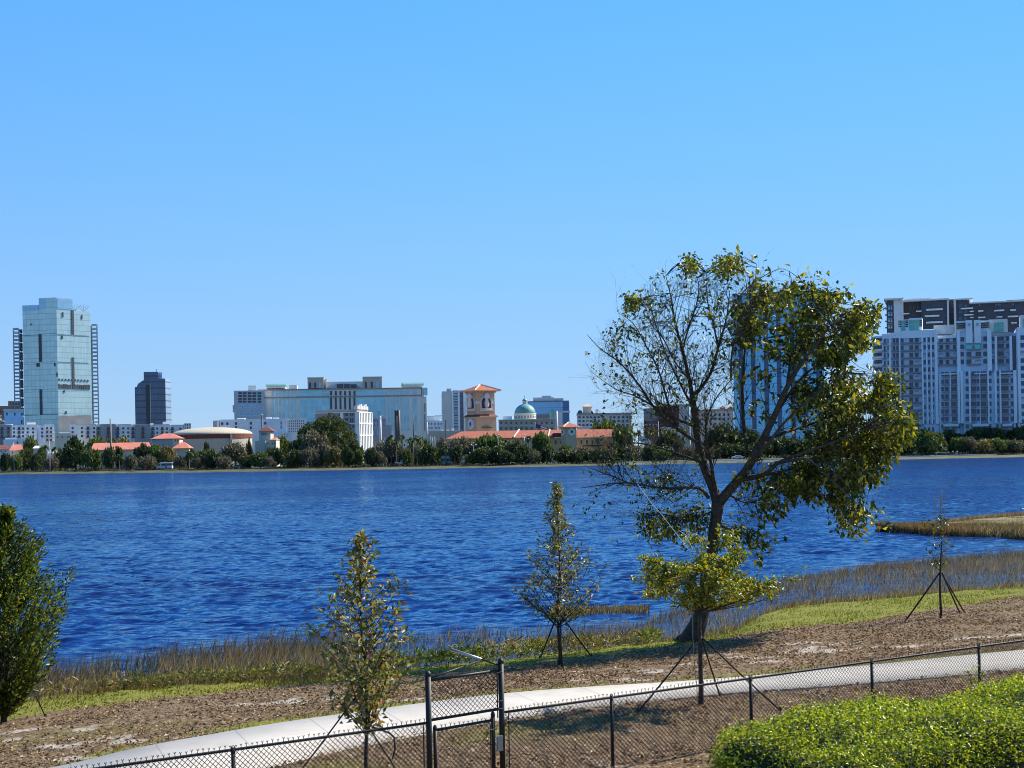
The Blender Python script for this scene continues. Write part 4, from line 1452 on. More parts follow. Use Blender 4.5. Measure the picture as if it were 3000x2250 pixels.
# creeper growing over a fallen limb on the lawn edge
pv = [G(*c4(x_, y_)) for x_, y_ in ((900, 905), (960, 890), (1020, 870), (1080, 840), (1120, 800), (1190, 775), (1260, 760))]
cr_root = empty('creeper', pv[2]); tag(cr_root, 'low dark green creeper mounded over the lawn edge right of the big tree', 'shrub')
mb = MB().tube([p + Vector((0, 0, .15)) for p in pv], .05, 6); rel(mb, cr_root).build('stem', DBARK, cr_root, True)
lp, la = [], []
for i, p in enumerate(pv):
    k = (260, 240, 260, 260, 160, 70, 50)[i]
    sd_ = (.30, .30, .28, .30, .3, .3, .3)[i]
    for j in range(k):
        q_ = p + Vector((rs.normal(0, .35), rs.normal(0, .35), .10 + abs(rs.normal(0, sd_ * (1.2 if i < 4 else .9)))))
        lp.append(tuple(q_ - pv[2])); la.append(rs.normal(0, 1, 3) + [0, 0, .2])
n = len(lp)
leaf_cloud('foliage', np.array(lp), np.array(la), rng.uniform(.10, .17, n), rng.uniform(.06, .1, n), pick([(.05, .10, .015), (.08, .14, .02), (.12, .17, .03), (.03, .06, .01)], n), WEED, cr_root, .3, .6)

# ------------------------------------------------------------------ buildings across the lake
WHITE = M('white_render', (.82, .82, .82), .8, .07, .15)
OFFW = M('off_white_render', (.72, .70, .66), .8, .08, .15)
BEIGE = M('beige_stone', (.52, .46, .39), .8, .08, .12)
CREAM = M('cream_stucco', (.66, .60, .48), .85, .08, .2)
TANW = M('tan_stucco', (.62, .46, .29), .85, .08, .2)
GREYW = M('grey_render', (.32, .33, .36), .8, .1, .15)
DGLASS = M('dark_window', (.04, .055, .085), .12, .3, .2)
TILE = M('red_roof_tile', (.37, .105, .052), .8, .22, .9)
CORAL = M('coral_roof_tile', (.52, .17, .11), .8, .14, .5)
DTILE = M('dark_red_tile', (.17, .05, .04), .8, .25, .6)
CONC = M('raw_concrete', (.24, .25, .27), .9, .2, .12)
STEELD = M('dark_steel', (.06, .065, .07), .6, .2, .3)
PALEM = M('pale_metal', (.6, .6, .6), .5, .1, .2)
COPPER = M('green_copper', (.13, .31, .29), .6, .12, .15)
TEAL = curtain('teal_glass', (.30, .60, .74), (.45, .58, .62), 4.0, 2.4, .16, .08, .22, .2)
PALEGL = curtain('pale_green_glass', (.50, .66, .67), (.32, .45, .47), 4.1, 1.6, .10, .05, .3, .42, .13)
BLUEGL = curtain('blue_glass', (.18, .36, .60), (.13, .24, .40), 3.8, 1.8, .10, .06, .12, .5, .12)
SKYGL = curtain('sky_glass', (.22, .42, .72), (.2, .35, .55), 4.0, 2.2, .08, .05, .15, .5, .1)
NAVYGL = curtain('navy_glass', (.10, .13, .20), (.06, .08, .13), 3.7, 1.6, .22, .06, .2, .3, .18)
NAVYL = curtain('grey_blue_glass', (.36, .48, .62), (.16, .24, .36), 3.7, 1.6, .2, .05, .25, .3, .1)
GREENG = curtain('green_glass', (.10, .38, .32), (.3, .45, .42), 3.0, 1.3, .08, .1, .15, .2, .1)
BRICK = M('brick_red', (.27, .10, .08), .9, .2, .3)

# 1  glass tower under construction
b = Bld('glass_tower', 'tall pale green glass tower with open frames up both sides', 'tower', R1, 498, 1000)
xl, _ = b.at(192, 600); xc, _ = b.at(498, 600); xr, _ = b.at(790, 600)
def yf(x):
    return 14 * (xc - x) / (xc - xl) if x < xc else 14 * (x - xc) / (xr - xc)
def facet(part, x0, x1, y0, y1, mat, t=.4):
    X0, Z0 = b.at(x0, y1); X1, Z1 = b.at(x1, y0)
    return MB().prism([(X0, yf(X0) - t), (X1, yf(X1) - t), (X1, yf(X1) + t), (X0, yf(X0) + t)], Z0, Z1).build(part, mat, b.o)
for x0, x1, yt in ((192, 335, 155), (335, 632, 95), (632, 790, 195)):
    X0, Zt = b.at(x0, yt); X1, _ = b.at(x1, yt)
    plan = [(X0, yf(X0))] + ([(xc, 0.0)] if x0 < 498 < x1 else []) + [(X1, yf(X1)), (X1, 42), (X0, 42)]
    MB().prism(plan, 0, Zt).build('glazed_block', PALEGL, b.o)
for r in ((337, 357, 410, 650), (345, 362, 890, 1110), (626, 642, 190, 405), (632, 646, 605, 880)):
    facet('slot', *r, STEELD, .5)
for r in ((192, 334, 414, 420), (336, 496, 404, 409), (500, 785, 406, 411), (200, 496, 650, 656), (500, 780, 645, 651), (205, 496, 886, 893), (205, 330, 1112, 1117), (345, 496, 1106, 1112), (500, 795, 1106, 1111)):
    facet('floor_joint', *r, STEELD, .45)
facet('bare_wall', 507, 800, 1112, 1250, CONC, .7)
for k in range(14):
    x = 512 + k * 20
    facet('open_bay', x, x + random.choice((8, 12, 14)), 842 + random.randint(-4, 4), 882, STEELD, .55)
for k in range(10):
    x = 512 + k * 28
    facet('open_bay', x, x + 10, 795, 812, STEELD, .55)
for r in ((262, 274, 316, 328), (535, 548, 420, 448), (542, 552, 215, 258), (468, 478, 660, 690), (315, 340, 660, 692), (568, 582, 1078, 1100), (712, 720, 225, 262), (488, 500, 745, 780), (555, 566, 895, 915)):
    facet('window', *r, STEELD, .5)
CRG = curtain('crown_glass_blue', (.32, .54, .70), (.25, .42, .55), 4.1, 1.6, .08, .05, .25, .4, .1)
facet('crown_band', 193, 334, 158, 205, CRG, .3)
facet('crown_band', 337, 497, 97, 190, CRG, .3)
facet('crown_band', 499, 630, 97, 190, CRG, .3)
def hoist(x0, x1, xs0, xs1, y0, y1, n):
    mb = MB()
    X0, Z0 = b.at(x0, y1); X1, Z1 = b.at(x1, y0)
    for x in (X0, X1):
        for y in (20, 30):
            mb.box(x - .3, x + .3, y - .3, y + .3, 0, Z1)
    for k in range(n + 1):
        z = Z0 + (Z1 - Z0) * k / n
        for y in (20, 30):
            mb.box(X0 + .3, X1 - .3, y - .3, y + .3, z - .35, z + .35)
    o = mb.build('hoist_frame', M('hoist_steel', (.30, .36, .44), .6, .2, .3), b.o)
    a, c = b.at(xs0, 500)[0], b.at(xs1, 500)[0]
    mb = MB()
    for k in range(n * 2):
        z = Z1 * (k + .5) / (n * 2)
        mb.box(a, c, 24, 34, z - 1.0, z + .9 - .9 * (k % 3 == 0))
    mb.box(a + .8, c - .8, 26, 33, 0, Z1 - 2)
    mb.build('hoist_shaft', M('shaft_steel', (.13, .15, .19), .7, .2, .2), b.o)
hoist(124, 158, 166, 190, 350, 1060, 22)
hoist(822, 852, 796, 814, 295, 1200, 26)
for x, y in ((655, 140), (733, 145)):
    X, Z = b.at(x, y); Z0 = b.at(x, 195)[1]
    mb = MB().tube([(X, 30, Z0 - 1), (X, 30, Z - 1)], .5, 6)
    for k in range(5):
        a = (k - 2) * .45
        mb.tube([(X, 30, Z - 3), (X + 5 * math.sin(a), 30, Z + 3 * math.cos(a))], .25, 4)
    mb.build('davit', PALEM, b.o)

# 2  podium and brown block left of it
b = Bld('glass_podium', 'light blue glass block at the foot of the glass tower', 'building', R1, 120, 930)
b.box('wall', 38, 205, 1078, 1300, SKYGL, 0, 40, True)
b.box('roof', 30, 205, 1062, 1078, PALEM, -1, 42)
b.windows([60, 128, 190], [1105], 14, 26, DGLASS)
b.cell('window', 182, 196, 1155, 1190, DGLASS)
b = Bld('brown_block', 'stepped brown building peeping over the light blue glass block', 'building', R1, 60, 1080)
b.box('wall', -60, 190, 1035, 1300, M('brown_render', (.34, .22, .17), .85, .1, .1), 0, 30, True)
b.box('upper_storey', 70, 190, 990, 1035, M('tan_render', (.40, .31, .24), .85, .1, .1), 2, 24)
b.windows([90, 115, 140, 165], [1015], 10, 22, DGLASS, 1.8)
b.windows([5, 40], [1085, 1130], 12, 20, DGLASS)
b = Bld('pink_block', 'pale pink building at the left edge below the brown block', 'building', R1, 5, 850)
b.box('wall', -60, 18, 1115, 1300, M('pink_render', (.72, .58, .54), .85, .08, .1), 0, 20, True)
b.box('roof', -60, 45, 1158, 1166, WHITE, -2, 24)
b.windows([-30, -8, 10], [1135, 1185], 10, 18, DGLASS)

# 3  low apartment rows
def bays(b, spec, ytop, ybot, rows, depth=18):
    """spec: (x0, x1, material, window columns, balcony columns, protrusion)."""
    for x0, x1, mat, cols, bals, pr in spec:
        b.box('wall', x0, x1, ytop - pr * 4, ybot, mat, -pr, depth, True)
        b.box('parapet', x0, x1, ytop - pr * 4 - 5, ytop - pr * 4 - .5, OFFW, -pr - .2, depth)
        b.windows(cols, rows, 17, 18, DGLASS, -pr - .15)
        for x in bals:
            for y in rows:
                b.cell('window', x - 9, x + 9, y - 14, y + 12, DGLASS, -pr - .15)
                b.cell('balcony', x - 15, x + 15, y + 6, y + 13, STEELD, -pr - 1.5, 1.3)
SHW = M('shaded_white_render', (.74, .79, .85), .8, .06, .12)  # white render with its bluish shade put into the colour
b = Bld('apartment_block', 'low white and grey flats in front of the glass tower', 'building', R1, 240, 660)
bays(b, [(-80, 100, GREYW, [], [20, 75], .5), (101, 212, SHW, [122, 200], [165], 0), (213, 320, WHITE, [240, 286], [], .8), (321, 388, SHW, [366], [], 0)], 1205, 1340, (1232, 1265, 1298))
b.box('penthouse', 232, 310, 1176, 1200, WHITE, 3, 8)
b.box('penthouse', 50, 110, 1193, 1203, WHITE, 3, 8)
o = b.box('stair_tower', 388, 474, 1192, 1340, WHITE, -1.5, 14, True)
for y in (1228, 1262, 1296, 1330):
    for x in (410, 445):
        b.cell('window', x - 9, x + 9, y - 10, y + 8, DGLASS, -1.65)
    b.cell('balcony', 392, 470, y + 9, y + 14, OFFW, -3.0, 1.4)
b = Bld('apartment_block', 'long low shaded white flats below the dark office tower', 'building', R1, 1100, 650)
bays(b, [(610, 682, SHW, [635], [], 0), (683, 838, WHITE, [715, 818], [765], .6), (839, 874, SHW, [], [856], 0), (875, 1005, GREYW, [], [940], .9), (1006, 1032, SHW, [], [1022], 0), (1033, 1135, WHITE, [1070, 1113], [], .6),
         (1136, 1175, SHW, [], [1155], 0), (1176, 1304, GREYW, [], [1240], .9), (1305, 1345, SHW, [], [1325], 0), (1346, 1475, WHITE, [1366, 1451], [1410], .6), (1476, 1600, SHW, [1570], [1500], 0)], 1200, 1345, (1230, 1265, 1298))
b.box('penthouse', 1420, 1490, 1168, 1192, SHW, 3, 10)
b.box('penthouse', 1455, 1476, 1158, 1168, WHITE, 4, 6)
b.box('penthouse', 1306, 1334, 1184, 1194, WHITE, 3, 5)
b.box('stair_tower', 1602, 1665, 1182, 1345, WHITE, -1, 12, True)
for x in (1612, 1632, 1654):
    for y in (1196, 1222):
        b.cell('window', x - 4, x + 4, y - 8, y + 8, DGLASS, -1.15)

# 4  dark office tower
b = Bld('office_tower', 'dark navy glass office tower standing alone left of the tank', 'tower', R1, 1305, 800)
X = lambda x, y=1000: b.at(x, y)[0]
Z = lambda y, x=1305: b.at(x, y)[1]
MB().profile([(X(1172), 0), (X(1305), 0), (X(1305), Z(800)), (X(1245), Z(812)), (X(1200), Z(842)), (X(1190), Z(868)), (X(1172), Z(872))], 0, 26).build('shoulder', NAVYGL, b.o)
MB().prism([(X(1306), -1.5), (X(1437), -1.5), (X(1437), 26), (X(1306), 26)], 0, Z(798)).build('glazed_block', NAVYGL, b.o)
MB().prism([(X(1438), -1.2), (X(1489), 9), (X(1489), 26), (X(1438), 26)], 0, Z(800)).build('chamfer', NAVYL, b.o)
b.box('groove', 1268, 1300, 850, 1300, M('groove_glass', (.02, .025, .045), .2, .2, .2), -.3, 1, True)
b.box('penthouse', 1247, 1372, 735, 805, NAVYGL, 4, 18)
b.box('penthouse_side', 1373, 1407, 738, 800, NAVYL, 5, 17)
b.box('mast', 1356, 1360, 706, 735, STEELD, 10, .5)
# 5  small buildings near the shore, left
def house(name, label, rg, D, x0, x1, yt, ye, yb, wall, roof, ridge=.5, depth=12, wins=(), cat='house', over=4):
    b = Bld(name, label, cat, rg, (x0 + x1) / 2, D)
    b.box('wall', x0, x1, ye, yb, wall, 0, depth, True)
    b.hip('roof', x0 - over, x1 + over, yt, ye, roof, -.8, depth + .8, ridge)
    for x, y, w_, h_ in wins:
        b.cell('window', x - w_ / 2, x + w_ / 2, y - h_ / 2, y + h_ / 2, DGLASS)
    return b
house('red_roof_house', 'house with a dark red roof at the left edge of the far shore', R1, 610, -40, 78, 1372, 1412, 1480, WHITE, DTILE, .8, wins=((10, 1430, 8, 14), (45, 1430, 8, 14)))
house('red_roof_house', 'house with a bright coral roof behind the leftmost shore trees', R1, 620, 82, 210, 1368, 1420, 1480, CREAM, CORAL, .6, wins=((110, 1440, 8, 16), (170, 1440, 8, 16)))
b = Bld('chapel', 'small white building with a slim white spire behind the coral roof', 'building', R1, 130, 650)
b.box('wall', 30, 215, 1325, 1400, WHITE, 0, 12, True)
b.box('gable', 45, 150, 1310, 1325, WHITE, .5, 10)
b.box('spire', 222, 242, 1280, 1370, WHITE, -1, 3, True)
b.windows([152], [1350], 14, 26, DGLASS)
b = Bld('white_shed', 'little white roofed kiosk among the palms left of the big dark tree', 'shed', R1, 318, 605)
b.box('wall', 290, 350, 1400, 1450, M('pink_render', None), 0, 6, True)
b.hip('roof', 282, 358, 1380, 1402, WHITE, -.5, 6.5, .4)
b = Bld('grey_shed', 'grey roofed shed by the lake road below the glass tower', 'shed', R1, 478, 600)
b.box('wall', 440, 518, 1445, 1475, OFFW, 0, 6, True)
b.hip('roof', 412, 524, 1418, 1446, M('grey_roof', (.36, .36, .37), .8, .1, .4), -.5, 6.5, .7)
b = Bld('cream_hall', 'plain cream hall between the two rows of low flats', 'building', R1, 545, 630)
b.box('wall', 480, 612, 1272, 1360, CREAM, 0, 10, True)
b.windows([500, 540, 590], [1305], 9, 14, DGLASS)
b = Bld('long_hall', 'long low hall under one coral tiled roof left of the tank', 'building', R1, 1050, 580)
b.box('wall', 800, 1300, 1410, 1480, CREAM, 0, 16, True)
b.hip('roof', 785, 1325, 1352, 1413, CORAL, -1, 17, .9)
b.windows([850, 930, 1010, 1180, 1240], [1440], 14, 26, DGLASS)
b = Bld('pump_house', 'coral roofed pavilion with a sunlit porch beside the round tank', 'building', R1, 1440, 560, rz=R(-8))
b.box('wall', 1315, 1500, 1312, 1400, M('shaded_stucco', (.42, .44, .45), .85, .06, .2), 0, 11, True)  # shade on this wall is put into its grey colour
b.box('porch', 1500, 1560, 1315, 1400, CREAM, -.3, 11, True)
b.windows([1522, 1545], [1335], 8, 24, DGLASS, -.45)
b.hip('roof', 1305, 1575, 1272, 1318, CORAL, -1, 12, .3)
b.hip('lower_roof', 1505, 1665, 1348, 1402, CORAL, -5, 8, .2)
b.box('lower_wall', 1515, 1655, 1400, 1460, CREAM, -4, 8, True)

# 6  round tank
b = Bld('water_tank', 'huge round beige tank with a shallow pale dome and red bands', 'tank', R2, 70, 590)
rad = (b.at(456, 665)[0] - b.at(-318, 665)[0]) / 2
cx_ = (b.at(456, 665)[0] + b.at(-318, 665)[0]) / 2
zt, zb2, zc = b.at(70, 600)[1], b.at(70, 668)[1], b.at(70, 702)[1]
MB().lathe([(rad * .985, 0), (rad * .985, zb2)], 64, (cx_, rad)).build('wall', M('tank_stucco', (.52, .45, .37), .85, .08, .1), b.o)
MB().lathe([(rad, zb2 + .05)] + [(rad * math.cos(a) * 1.0, zb2 + .05 + (zt - zb2) * math.sin(a)) for a in np.linspace(.05, pi / 2 - .01, 12)], 64, (cx_, rad)).build('dome', M('tank_roof', (.50, .43, .32), .8, .06, .1), b.o, False)
MB().lathe([(rad * .995, zb2 - 1.9), (rad * .995, zb2 - .1)], 64, (cx_, rad)).build('band', DTILE, b.o)
MB().lathe([(rad * .992, zc - .35), (rad * .992, zc + .25)], 64, (cx_, rad)).build('band', M('thin_band', (.20, .09, .08), .8, .1, .2), b.o)
b.box('pilaster', 238, 254, 668, 800, CREAM, .6, 6, True)
b.box('pilaster', 436, 454, 668, 800, CREAM, rad - 1, 3, True)
# 7  cream turret
b = Bld('turret_house', 'cream turret with a dark red pyramid roof right of the tank', 'building', R2, 560, 555, rz=R(-14))
b.box('tower', 500, 610, 636, 830, M('turret_stucco', (.50, .49, .44), .85, .06, .2), 0, 5.5, True)
b.hip('tower_roof', 490, 632, 595, 640, DTILE, -.7, 6.6, 0.0)
b.windows([529, 547, 565], [667], 10, 20, DGLASS)
b.box('wing', 575, 672, 722, 830, CREAM, -1.5, 6, True)
b.hip('wing_roof', 612, 676, 700, 724, CORAL, -2, 5, .3)
b.windows([595, 635, 655], [755], 7, 18, DGLASS, -1.65)
b.box('lower_wall', 478, 574, 732, 830, M('turret_stucco', None), -2.5, 2.4, True)
# 8  white flats
b = Bld('white_flats', 'broad white flats with few windows behind the tank and turret', 'building', R2, 745, 680)
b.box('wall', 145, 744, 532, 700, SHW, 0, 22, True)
b.box('end_wall', 80, 118, 545, 700, GREYW, 3, 10, True)
b.box('end_fin', 119, 140, 545, 700, WHITE, 0, 10, True)
b.box('stair_tower', 746, 768, 522, 700, WHITE, -1, 20, True)
for r in ((300, 372, 520, 530), (565, 620, 510, 530), (630, 685, 515, 530)):
    b.box('penthouse', *r, WHITE, 4, 8)
for x, y in ((165, 575), (212, 575), (292, 573), (427, 570), (560, 570), (292, 610), (427, 612)):
    b.cell('window', x - 9, x + 9, y - 12, y + 12, DGLASS)
for y in (567, 605):
    b.cell('window', 702, 711, y - 14, y + 14, DGLASS)
b.box('sunlit_wing', 770, 935, 528, 720, WHITE, -.5, 20, True)
for y in (548, 572, 596, 620, 644):
    for k, x in enumerate(range(782, 930, 19)):
        b.cell('window', x - 4, x + 4, y - 7, y + 6, M('brown_window', (.16, .09, .09), .3, .3, .1) if (k + y) % 3 else DGLASS, -.65)
b.box('low_wing', 696, 775, 650, 720, WHITE, -4, 10, True)
b.windows([712, 738, 760], [672, 694], 8, 10, DGLASS, -4.15)
# 9  grey white office
b = Bld('office_block', 'blue white office block with dark top floors left of the courthouse', 'building', R2, 410, 880)
b.box('wall', 272, 552, 266, 560, M('pale_office', (.52, .55, .60), .8, .06, .1), 0, 30, True)
b.box('penthouse', 402, 474, 216, 265, OFFW, 5, 12)
b.box('penthouse', 486, 550, 246, 265, OFFW, 5, 12)
b.box('side_box', 258, 271, 400, 465, OFFW, 2, 8)
for y in (292, 318, 345, 370):
    for x in (327, 369, 415, 458, 506):
        b.cell('window', x - 17, x + 17, y - 10, y + 8, DGLASS)
for y in (402, 420, 445, 470, 495):
    for x in (330, 372, 415, 458, 506):
        b.cell('window', x - 18, x + 18, y - 5, y + 5, SKYGL)

# 10  courthouse
b = Bld('courthouse', 'very long pale courthouse with teal glass bays and arched rooftop', 'building', R2, 1290, 900)
CH = M('court_stone', (.80, .77, .73), .8, .06, .1)
b.box('wall', 545, 2012, 250, 700, CH, 0, 40, True)
b.box('cornice', 540, 2016, 246, 256, M('court_trim', (.36, .30, .27), .8, .1, .2), -.9, 42)
b.box('string_course', 545, 2012, 316, 328, M('court_trim', None), -.5, .5)
for x0, x1 in ((875, 1157), (1396, 1675)):
    b.box('glazing', x0, x1, 262, 315, TEAL, -.25, .25)
    b.box('glazing', x0, x1, 329, 640, TEAL, -.25, .25)
for x in list(range(632, 870, 34)):
    b.box('glazing', x - 9, x + 9, 262, 315, TEAL, -.2, .2)
    b.box('glazing', x - 9, x + 9, 329, 640, TEAL, -.2, .2)
for x in list(range(1705, 1915, 30)) + [1938, 1960]:
    b.box('glazing', x - 8, x + 8, 262, 315, TEAL, -.2, .2)
    b.box('glazing', x - 8, x + 8, 329, 640, TEAL, -.2, .2)
for x in (1170, 1213, 1256, 1299, 1342, 1386):
    b.box('window', x - 9, x + 9, 270, 312, DGLASS, -.3, .3)
    b.box('window', x - 9, x + 9, 330, 440, DGLASS, -.3, .3)
b.box('sunlit_end', 2013, 2062, 318, 700, M('court_white', (.76, .74, .70), .8, .05, .1), 1, 36, True)
b.box('corner_bay', 2030, 2066, 236, 302, TEAL, -1.5, 22)
b.box('end_wall', 2013, 2032, 236, 318, CH, .5, 36)
b.windows([2043], [420, 520, 600], 7, 80, M('brown_window', None), .8)
def vault(part, x0, x1, yt, yb, dep):
    X0, Z0 = b.at(x0, yb); X1, Z1 = b.at(x1, yt)
    hh = Z1 - Z0
    prof = [(y_, z_) for y_, z_ in ((dep + 3 + dep * math.cos(a), Z0 + hh * math.sin(a)) for a in np.linspace(0, pi, 10))]
    n_ = len(prof)
    vs = [(X0, y_, z_) for y_, z_ in prof] + [(X1, y_, z_) for y_, z_ in prof]
    fs = [tuple(range(n_)), tuple(range(2 * n_ - 1, n_ - 1, -1))] + [((i + 1) % n_, i, n_ + i, n_ + (i + 1) % n_) for i in range(n_)]
    MB().add(vs, fs).build(part, COPPER, b.o)
b.box('upper_storey', 572, 745, 226, 246, CH, 4, 24)
vault('vault_roof', 566, 750, 196, 227, 12)
b.box('upper_storey', 1843, 2030, 208, 246, CH, 4, 24)
vault('vault_roof', 1838, 2036, 176, 209, 12)
b.box('upper_storey', 778, 850, 212, 247, CH, 8, 14)
b.box('upper_storey', 1120, 1465, 182, 246, CH, 2, 26)
X0, Zb = b.at(1130, 245); X1, Zt_ = b.at(1440, 197)
MB().profile([(X0, Zb)] + [((X0 + X1) / 2 - (X1 - X0) / 2 * math.cos(a), Zb + (Zt_ - Zb) * math.sin(a)) for a in np.linspace(.02, pi - .02, 18)] + [(X1, Zb)], 1.4, 2.4).build('arch_panel', M('court_blue', (.38, .44, .52), .7, .06, .1), b.o)
for x0, x1 in ((1222, 1280), (1288, 1342), (1350, 1405)):
    b.box('window', x0, x1, 206, 243, DGLASS, 1.1, .3)
for x0, x1, yt in ((953, 1100, 150), (1465, 1640, 140)):
    b.box('pavilion', x0, x1, yt, 246, BEIGE, -.6, 22)
    b.box('pavilion_cap', x0 - 4, x1 + 4, yt - 5, yt, CH, -1.2, 23)
    for fx in (.14, .46, .76):
        xx = x0 + (x1 - x0) * fx
        b.box('opening', xx - 9, xx + 11, yt + 44, 243, DGLASS if fx < .5 else SKYGL, -.8, .2)
b.box('pavilion', 1100, 1130, 160, 246, BEIGE, 4, 14)
# 11  mid-rise with white grid
b = Bld('grid_block', 'grey mid rise with a white framed sunlit side by the domed fig', 'building', R2, 1425, 640, rz=R(-20))
XA = b.at(1020, 500)[0] / math.cos(R(20)); zt = b.at(1425, 468)[1]; zr = b.at(1425, 438)[1]
dp = (b.at(1540, 500)[0]) / math.sin(R(20))
MB().box(XA, 0, 0, dp, 0, zt).build('wall', GREYW, b.o)
MB().box(XA, -1, 1, dp - 1, zt, zr).build('top_storey', M('taupe_render', (.36, .33, .31), .8, .08, .1), b.o)
for y0, y1 in ((462, 470), (566, 576), (676, 684)):
    z1, z0 = b.at(1425, y0)[1], b.at(1425, y1)[1]
    MB().box(XA - .3, -.01, -.7, 0, z0, z1).build('band', WHITE, b.o)
    MB().box(0, .8, -.7, dp, z0, z1).build('band', WHITE, b.o)
zb3 = b.at(1425, 684)[1]
for k in range(9):
    y = dp * k / 8
    MB().box(.01, .7, y - .45, y + .45, 0, zt).build('fin', WHITE, b.o)
for k in range(8):
    y = dp * (k + .5) / 8
    for z0, z1 in ((b.at(1425, 560)[1], b.at(1425, 474)[1]), (b.at(1425, 670)[1], b.at(1425, 580)[1]), (.5, b.at(1425, 690)[1])):
        MB().box(.02, .25, y - dp / 16 + .5, y + dp / 16 - .5, z0, z1).build('window', DGLASS, b.o)
for x in (1285, 1425):
    X0 = b.at(x, 500)[0] / math.cos(R(20))
    MB().box(X0 - 1.6, X0 - .01, -.6, -.01, 0, zt).build('fin', WHITE, b.o)
for x0, x1, y0, y1 in ((1240, 1260, 478, 500), (1300, 1325, 478, 500), (1345, 1355, 475, 500), (1362, 1372, 475, 500), (1300, 1325, 520, 545), (1345, 1355, 520, 560), (1362, 1372, 520, 560), (1395, 1415, 478, 510), (1240, 1260, 520, 545), (1340, 1350, 588, 610), (1365, 1380, 588, 610)):
    X0, Z1_ = b.at(x0, y0); X1, Z0_ = b.at(x1, y1)
    MB().box(X0 / .94, X1 / .94, -.2, -.01, Z0_, Z1_).build('window', DGLASS, b.o)
for k in range(7):
    y = dp * (k + .4) / 8
    MB().box(-2.4, -.6, y, y + 1.8, zr, zr + 1.6 + (k % 3) * .5).build('roof_unit', PALEM, b.o)
# 12 twin flues and red brown plant building
b = Bld('plant_building', 'reddish grey low block with pale openings in front of the courthouse', 'building', R2, 1610, 700)
b.box('wall', 1540, 1680, 528, 700, M('mauve_render', (.30, .24, .26), .85, .1, .1), 0, 14, True)
b.box('lower_wall', 1545, 1730, 588, 700, M('mauve_grey', (.36, .36, .41), .85, .1, .1), -2, 2, True)
for x in (1562, 1585, 1640):
    b.cell('window', x - 5, x + 5, 556, 585, SKYGL)
for x, c in ((1562, WHITE), (1600, SKYGL), (1735, WHITE)):
    b.cell('opening', x - 6, x + 6, 640, 680, c, -2.2)
def pole(name, label, rg, D, x, y0, r, mat, cat='pole', head=None, base=-.8, y_anchor=None, group=None):
    u, v = rg(x, y0)
    p = P(u, v, D)
    o = empty(name, (p.x, D, base)); tag(o, label, cat, group)
    h_ = p.z - base
    MB().tube([(0, 0, -.2), (0, 0, h_ * .5), (0, 0, h_)], [r, r * .9, r * .75], 8).build('shaft', mat, o, True)
    if head == 'lamp':
        MB().tube([(0, 0, h_), (.5, 0, h_ + .25), (1.4, 0, h_ + .2)], .07, 5).build('arm', mat, o, True)
        MB().box(1.2, 2.0, -.25, .25, h_ + .05, h_ + .28).build('lamp_head', PALEM, o)
    if head == 'globe':
        MB().lathe([(.05, h_), (.28, h_ + .12), (.34, h_ + .35), (.2, h_ + .6), (.02, h_ + .66)], 10).build('globe', WHITE, o, True)
    if head == 'twin':
        for s_ in (-1, 1):
            MB().tube([(0, 0, h_ - .2), (s_ * .7, 0, h_)], .06, 5).build('arm', mat, o, True)
            MB().lathe([(.05, h_), (.28, h_ + .12), (.3, h_ + .35), (.02, h_ + .6)], 8, (s_ * .8, 0)).build('globe', WHITE, o, True)
    return o
pole('flue', 'left of two tall dark flues before the courthouse', R2, 680, 1771, 448, 1.1, STEELD, 'flue')
pole('flue', 'right of two tall dark flues before the courthouse', R2, 680, 1792, 448, 1.1, STEELD, 'flue')
pole('light_mast', 'pale mast with a bulky head right of the white gridded block', R2, 640, 1622, 500, .7, PALEM, 'mast', 'lamp')
pole('utility_pole', 'thin dark pole against the right end of the courthouse', R2, 600, 1930, 490, .28, STEELD)
pole('utility_pole', 'tall pale wooden pole rising above the long coral roof', R1, 570, 958, 1145, .42, M('pole_wood', (.30, .26, .22), .9, .2, .5))
pole('light_mast', 'thin mast behind the turret roof', R2, 600, 527, 495, .3, STEELD, 'mast', 'globe')
pole('utility_pole', 'dark pole in front of the grey hotel tower', R3, 590, 240, 540, .3, STEELD)
pole('utility_pole', 'pale pole beside the sunlit end of the courthouse', R2, 590, 2060, 560, .3, PALEM)
pole('street_lamp', 'street lamp below the clock tower, its globe against the red roof', R3, 500, 722, 682, .12, PALEM, 'street lamp', 'globe')
pole('street_lamp', 'street lamp left of the palm in front of the red roof', R3, 500, 968, 690, .12, PALEM, 'street lamp', 'globe')
pole('street_lamp', 'twin globe street lamp among the dark trees below the clock tower', R3, 505, 497, 775, .10, PALEM, 'street lamp', 'twin')
for x, l in ((100, 'leftmost'), (118, 'middle one'), (138, 'rightmost')):
    pole('flag_mast', l + ' of three thin pale masts left of the station roof', R3, 510, x, 690 + (x == 118) * 10, .11, PALEM, 'mast')
pole('street_lamp', 'slim lamp post at the far left shore in front of the coral roof', R1, 560, 118, 1345, .12, PALEM, 'street lamp', 'lamp')
pole('street_lamp', 'pale lamp post standing below the white stair tower', R1, 545, 430, 1340, .14, PALEM, 'street lamp')
pole('utility_pole', 'grey shaft beside the domed building', R3, 650, 1262, 455, .95, M('pole_grey', (.42, .46, .47), .7, .1, .3))

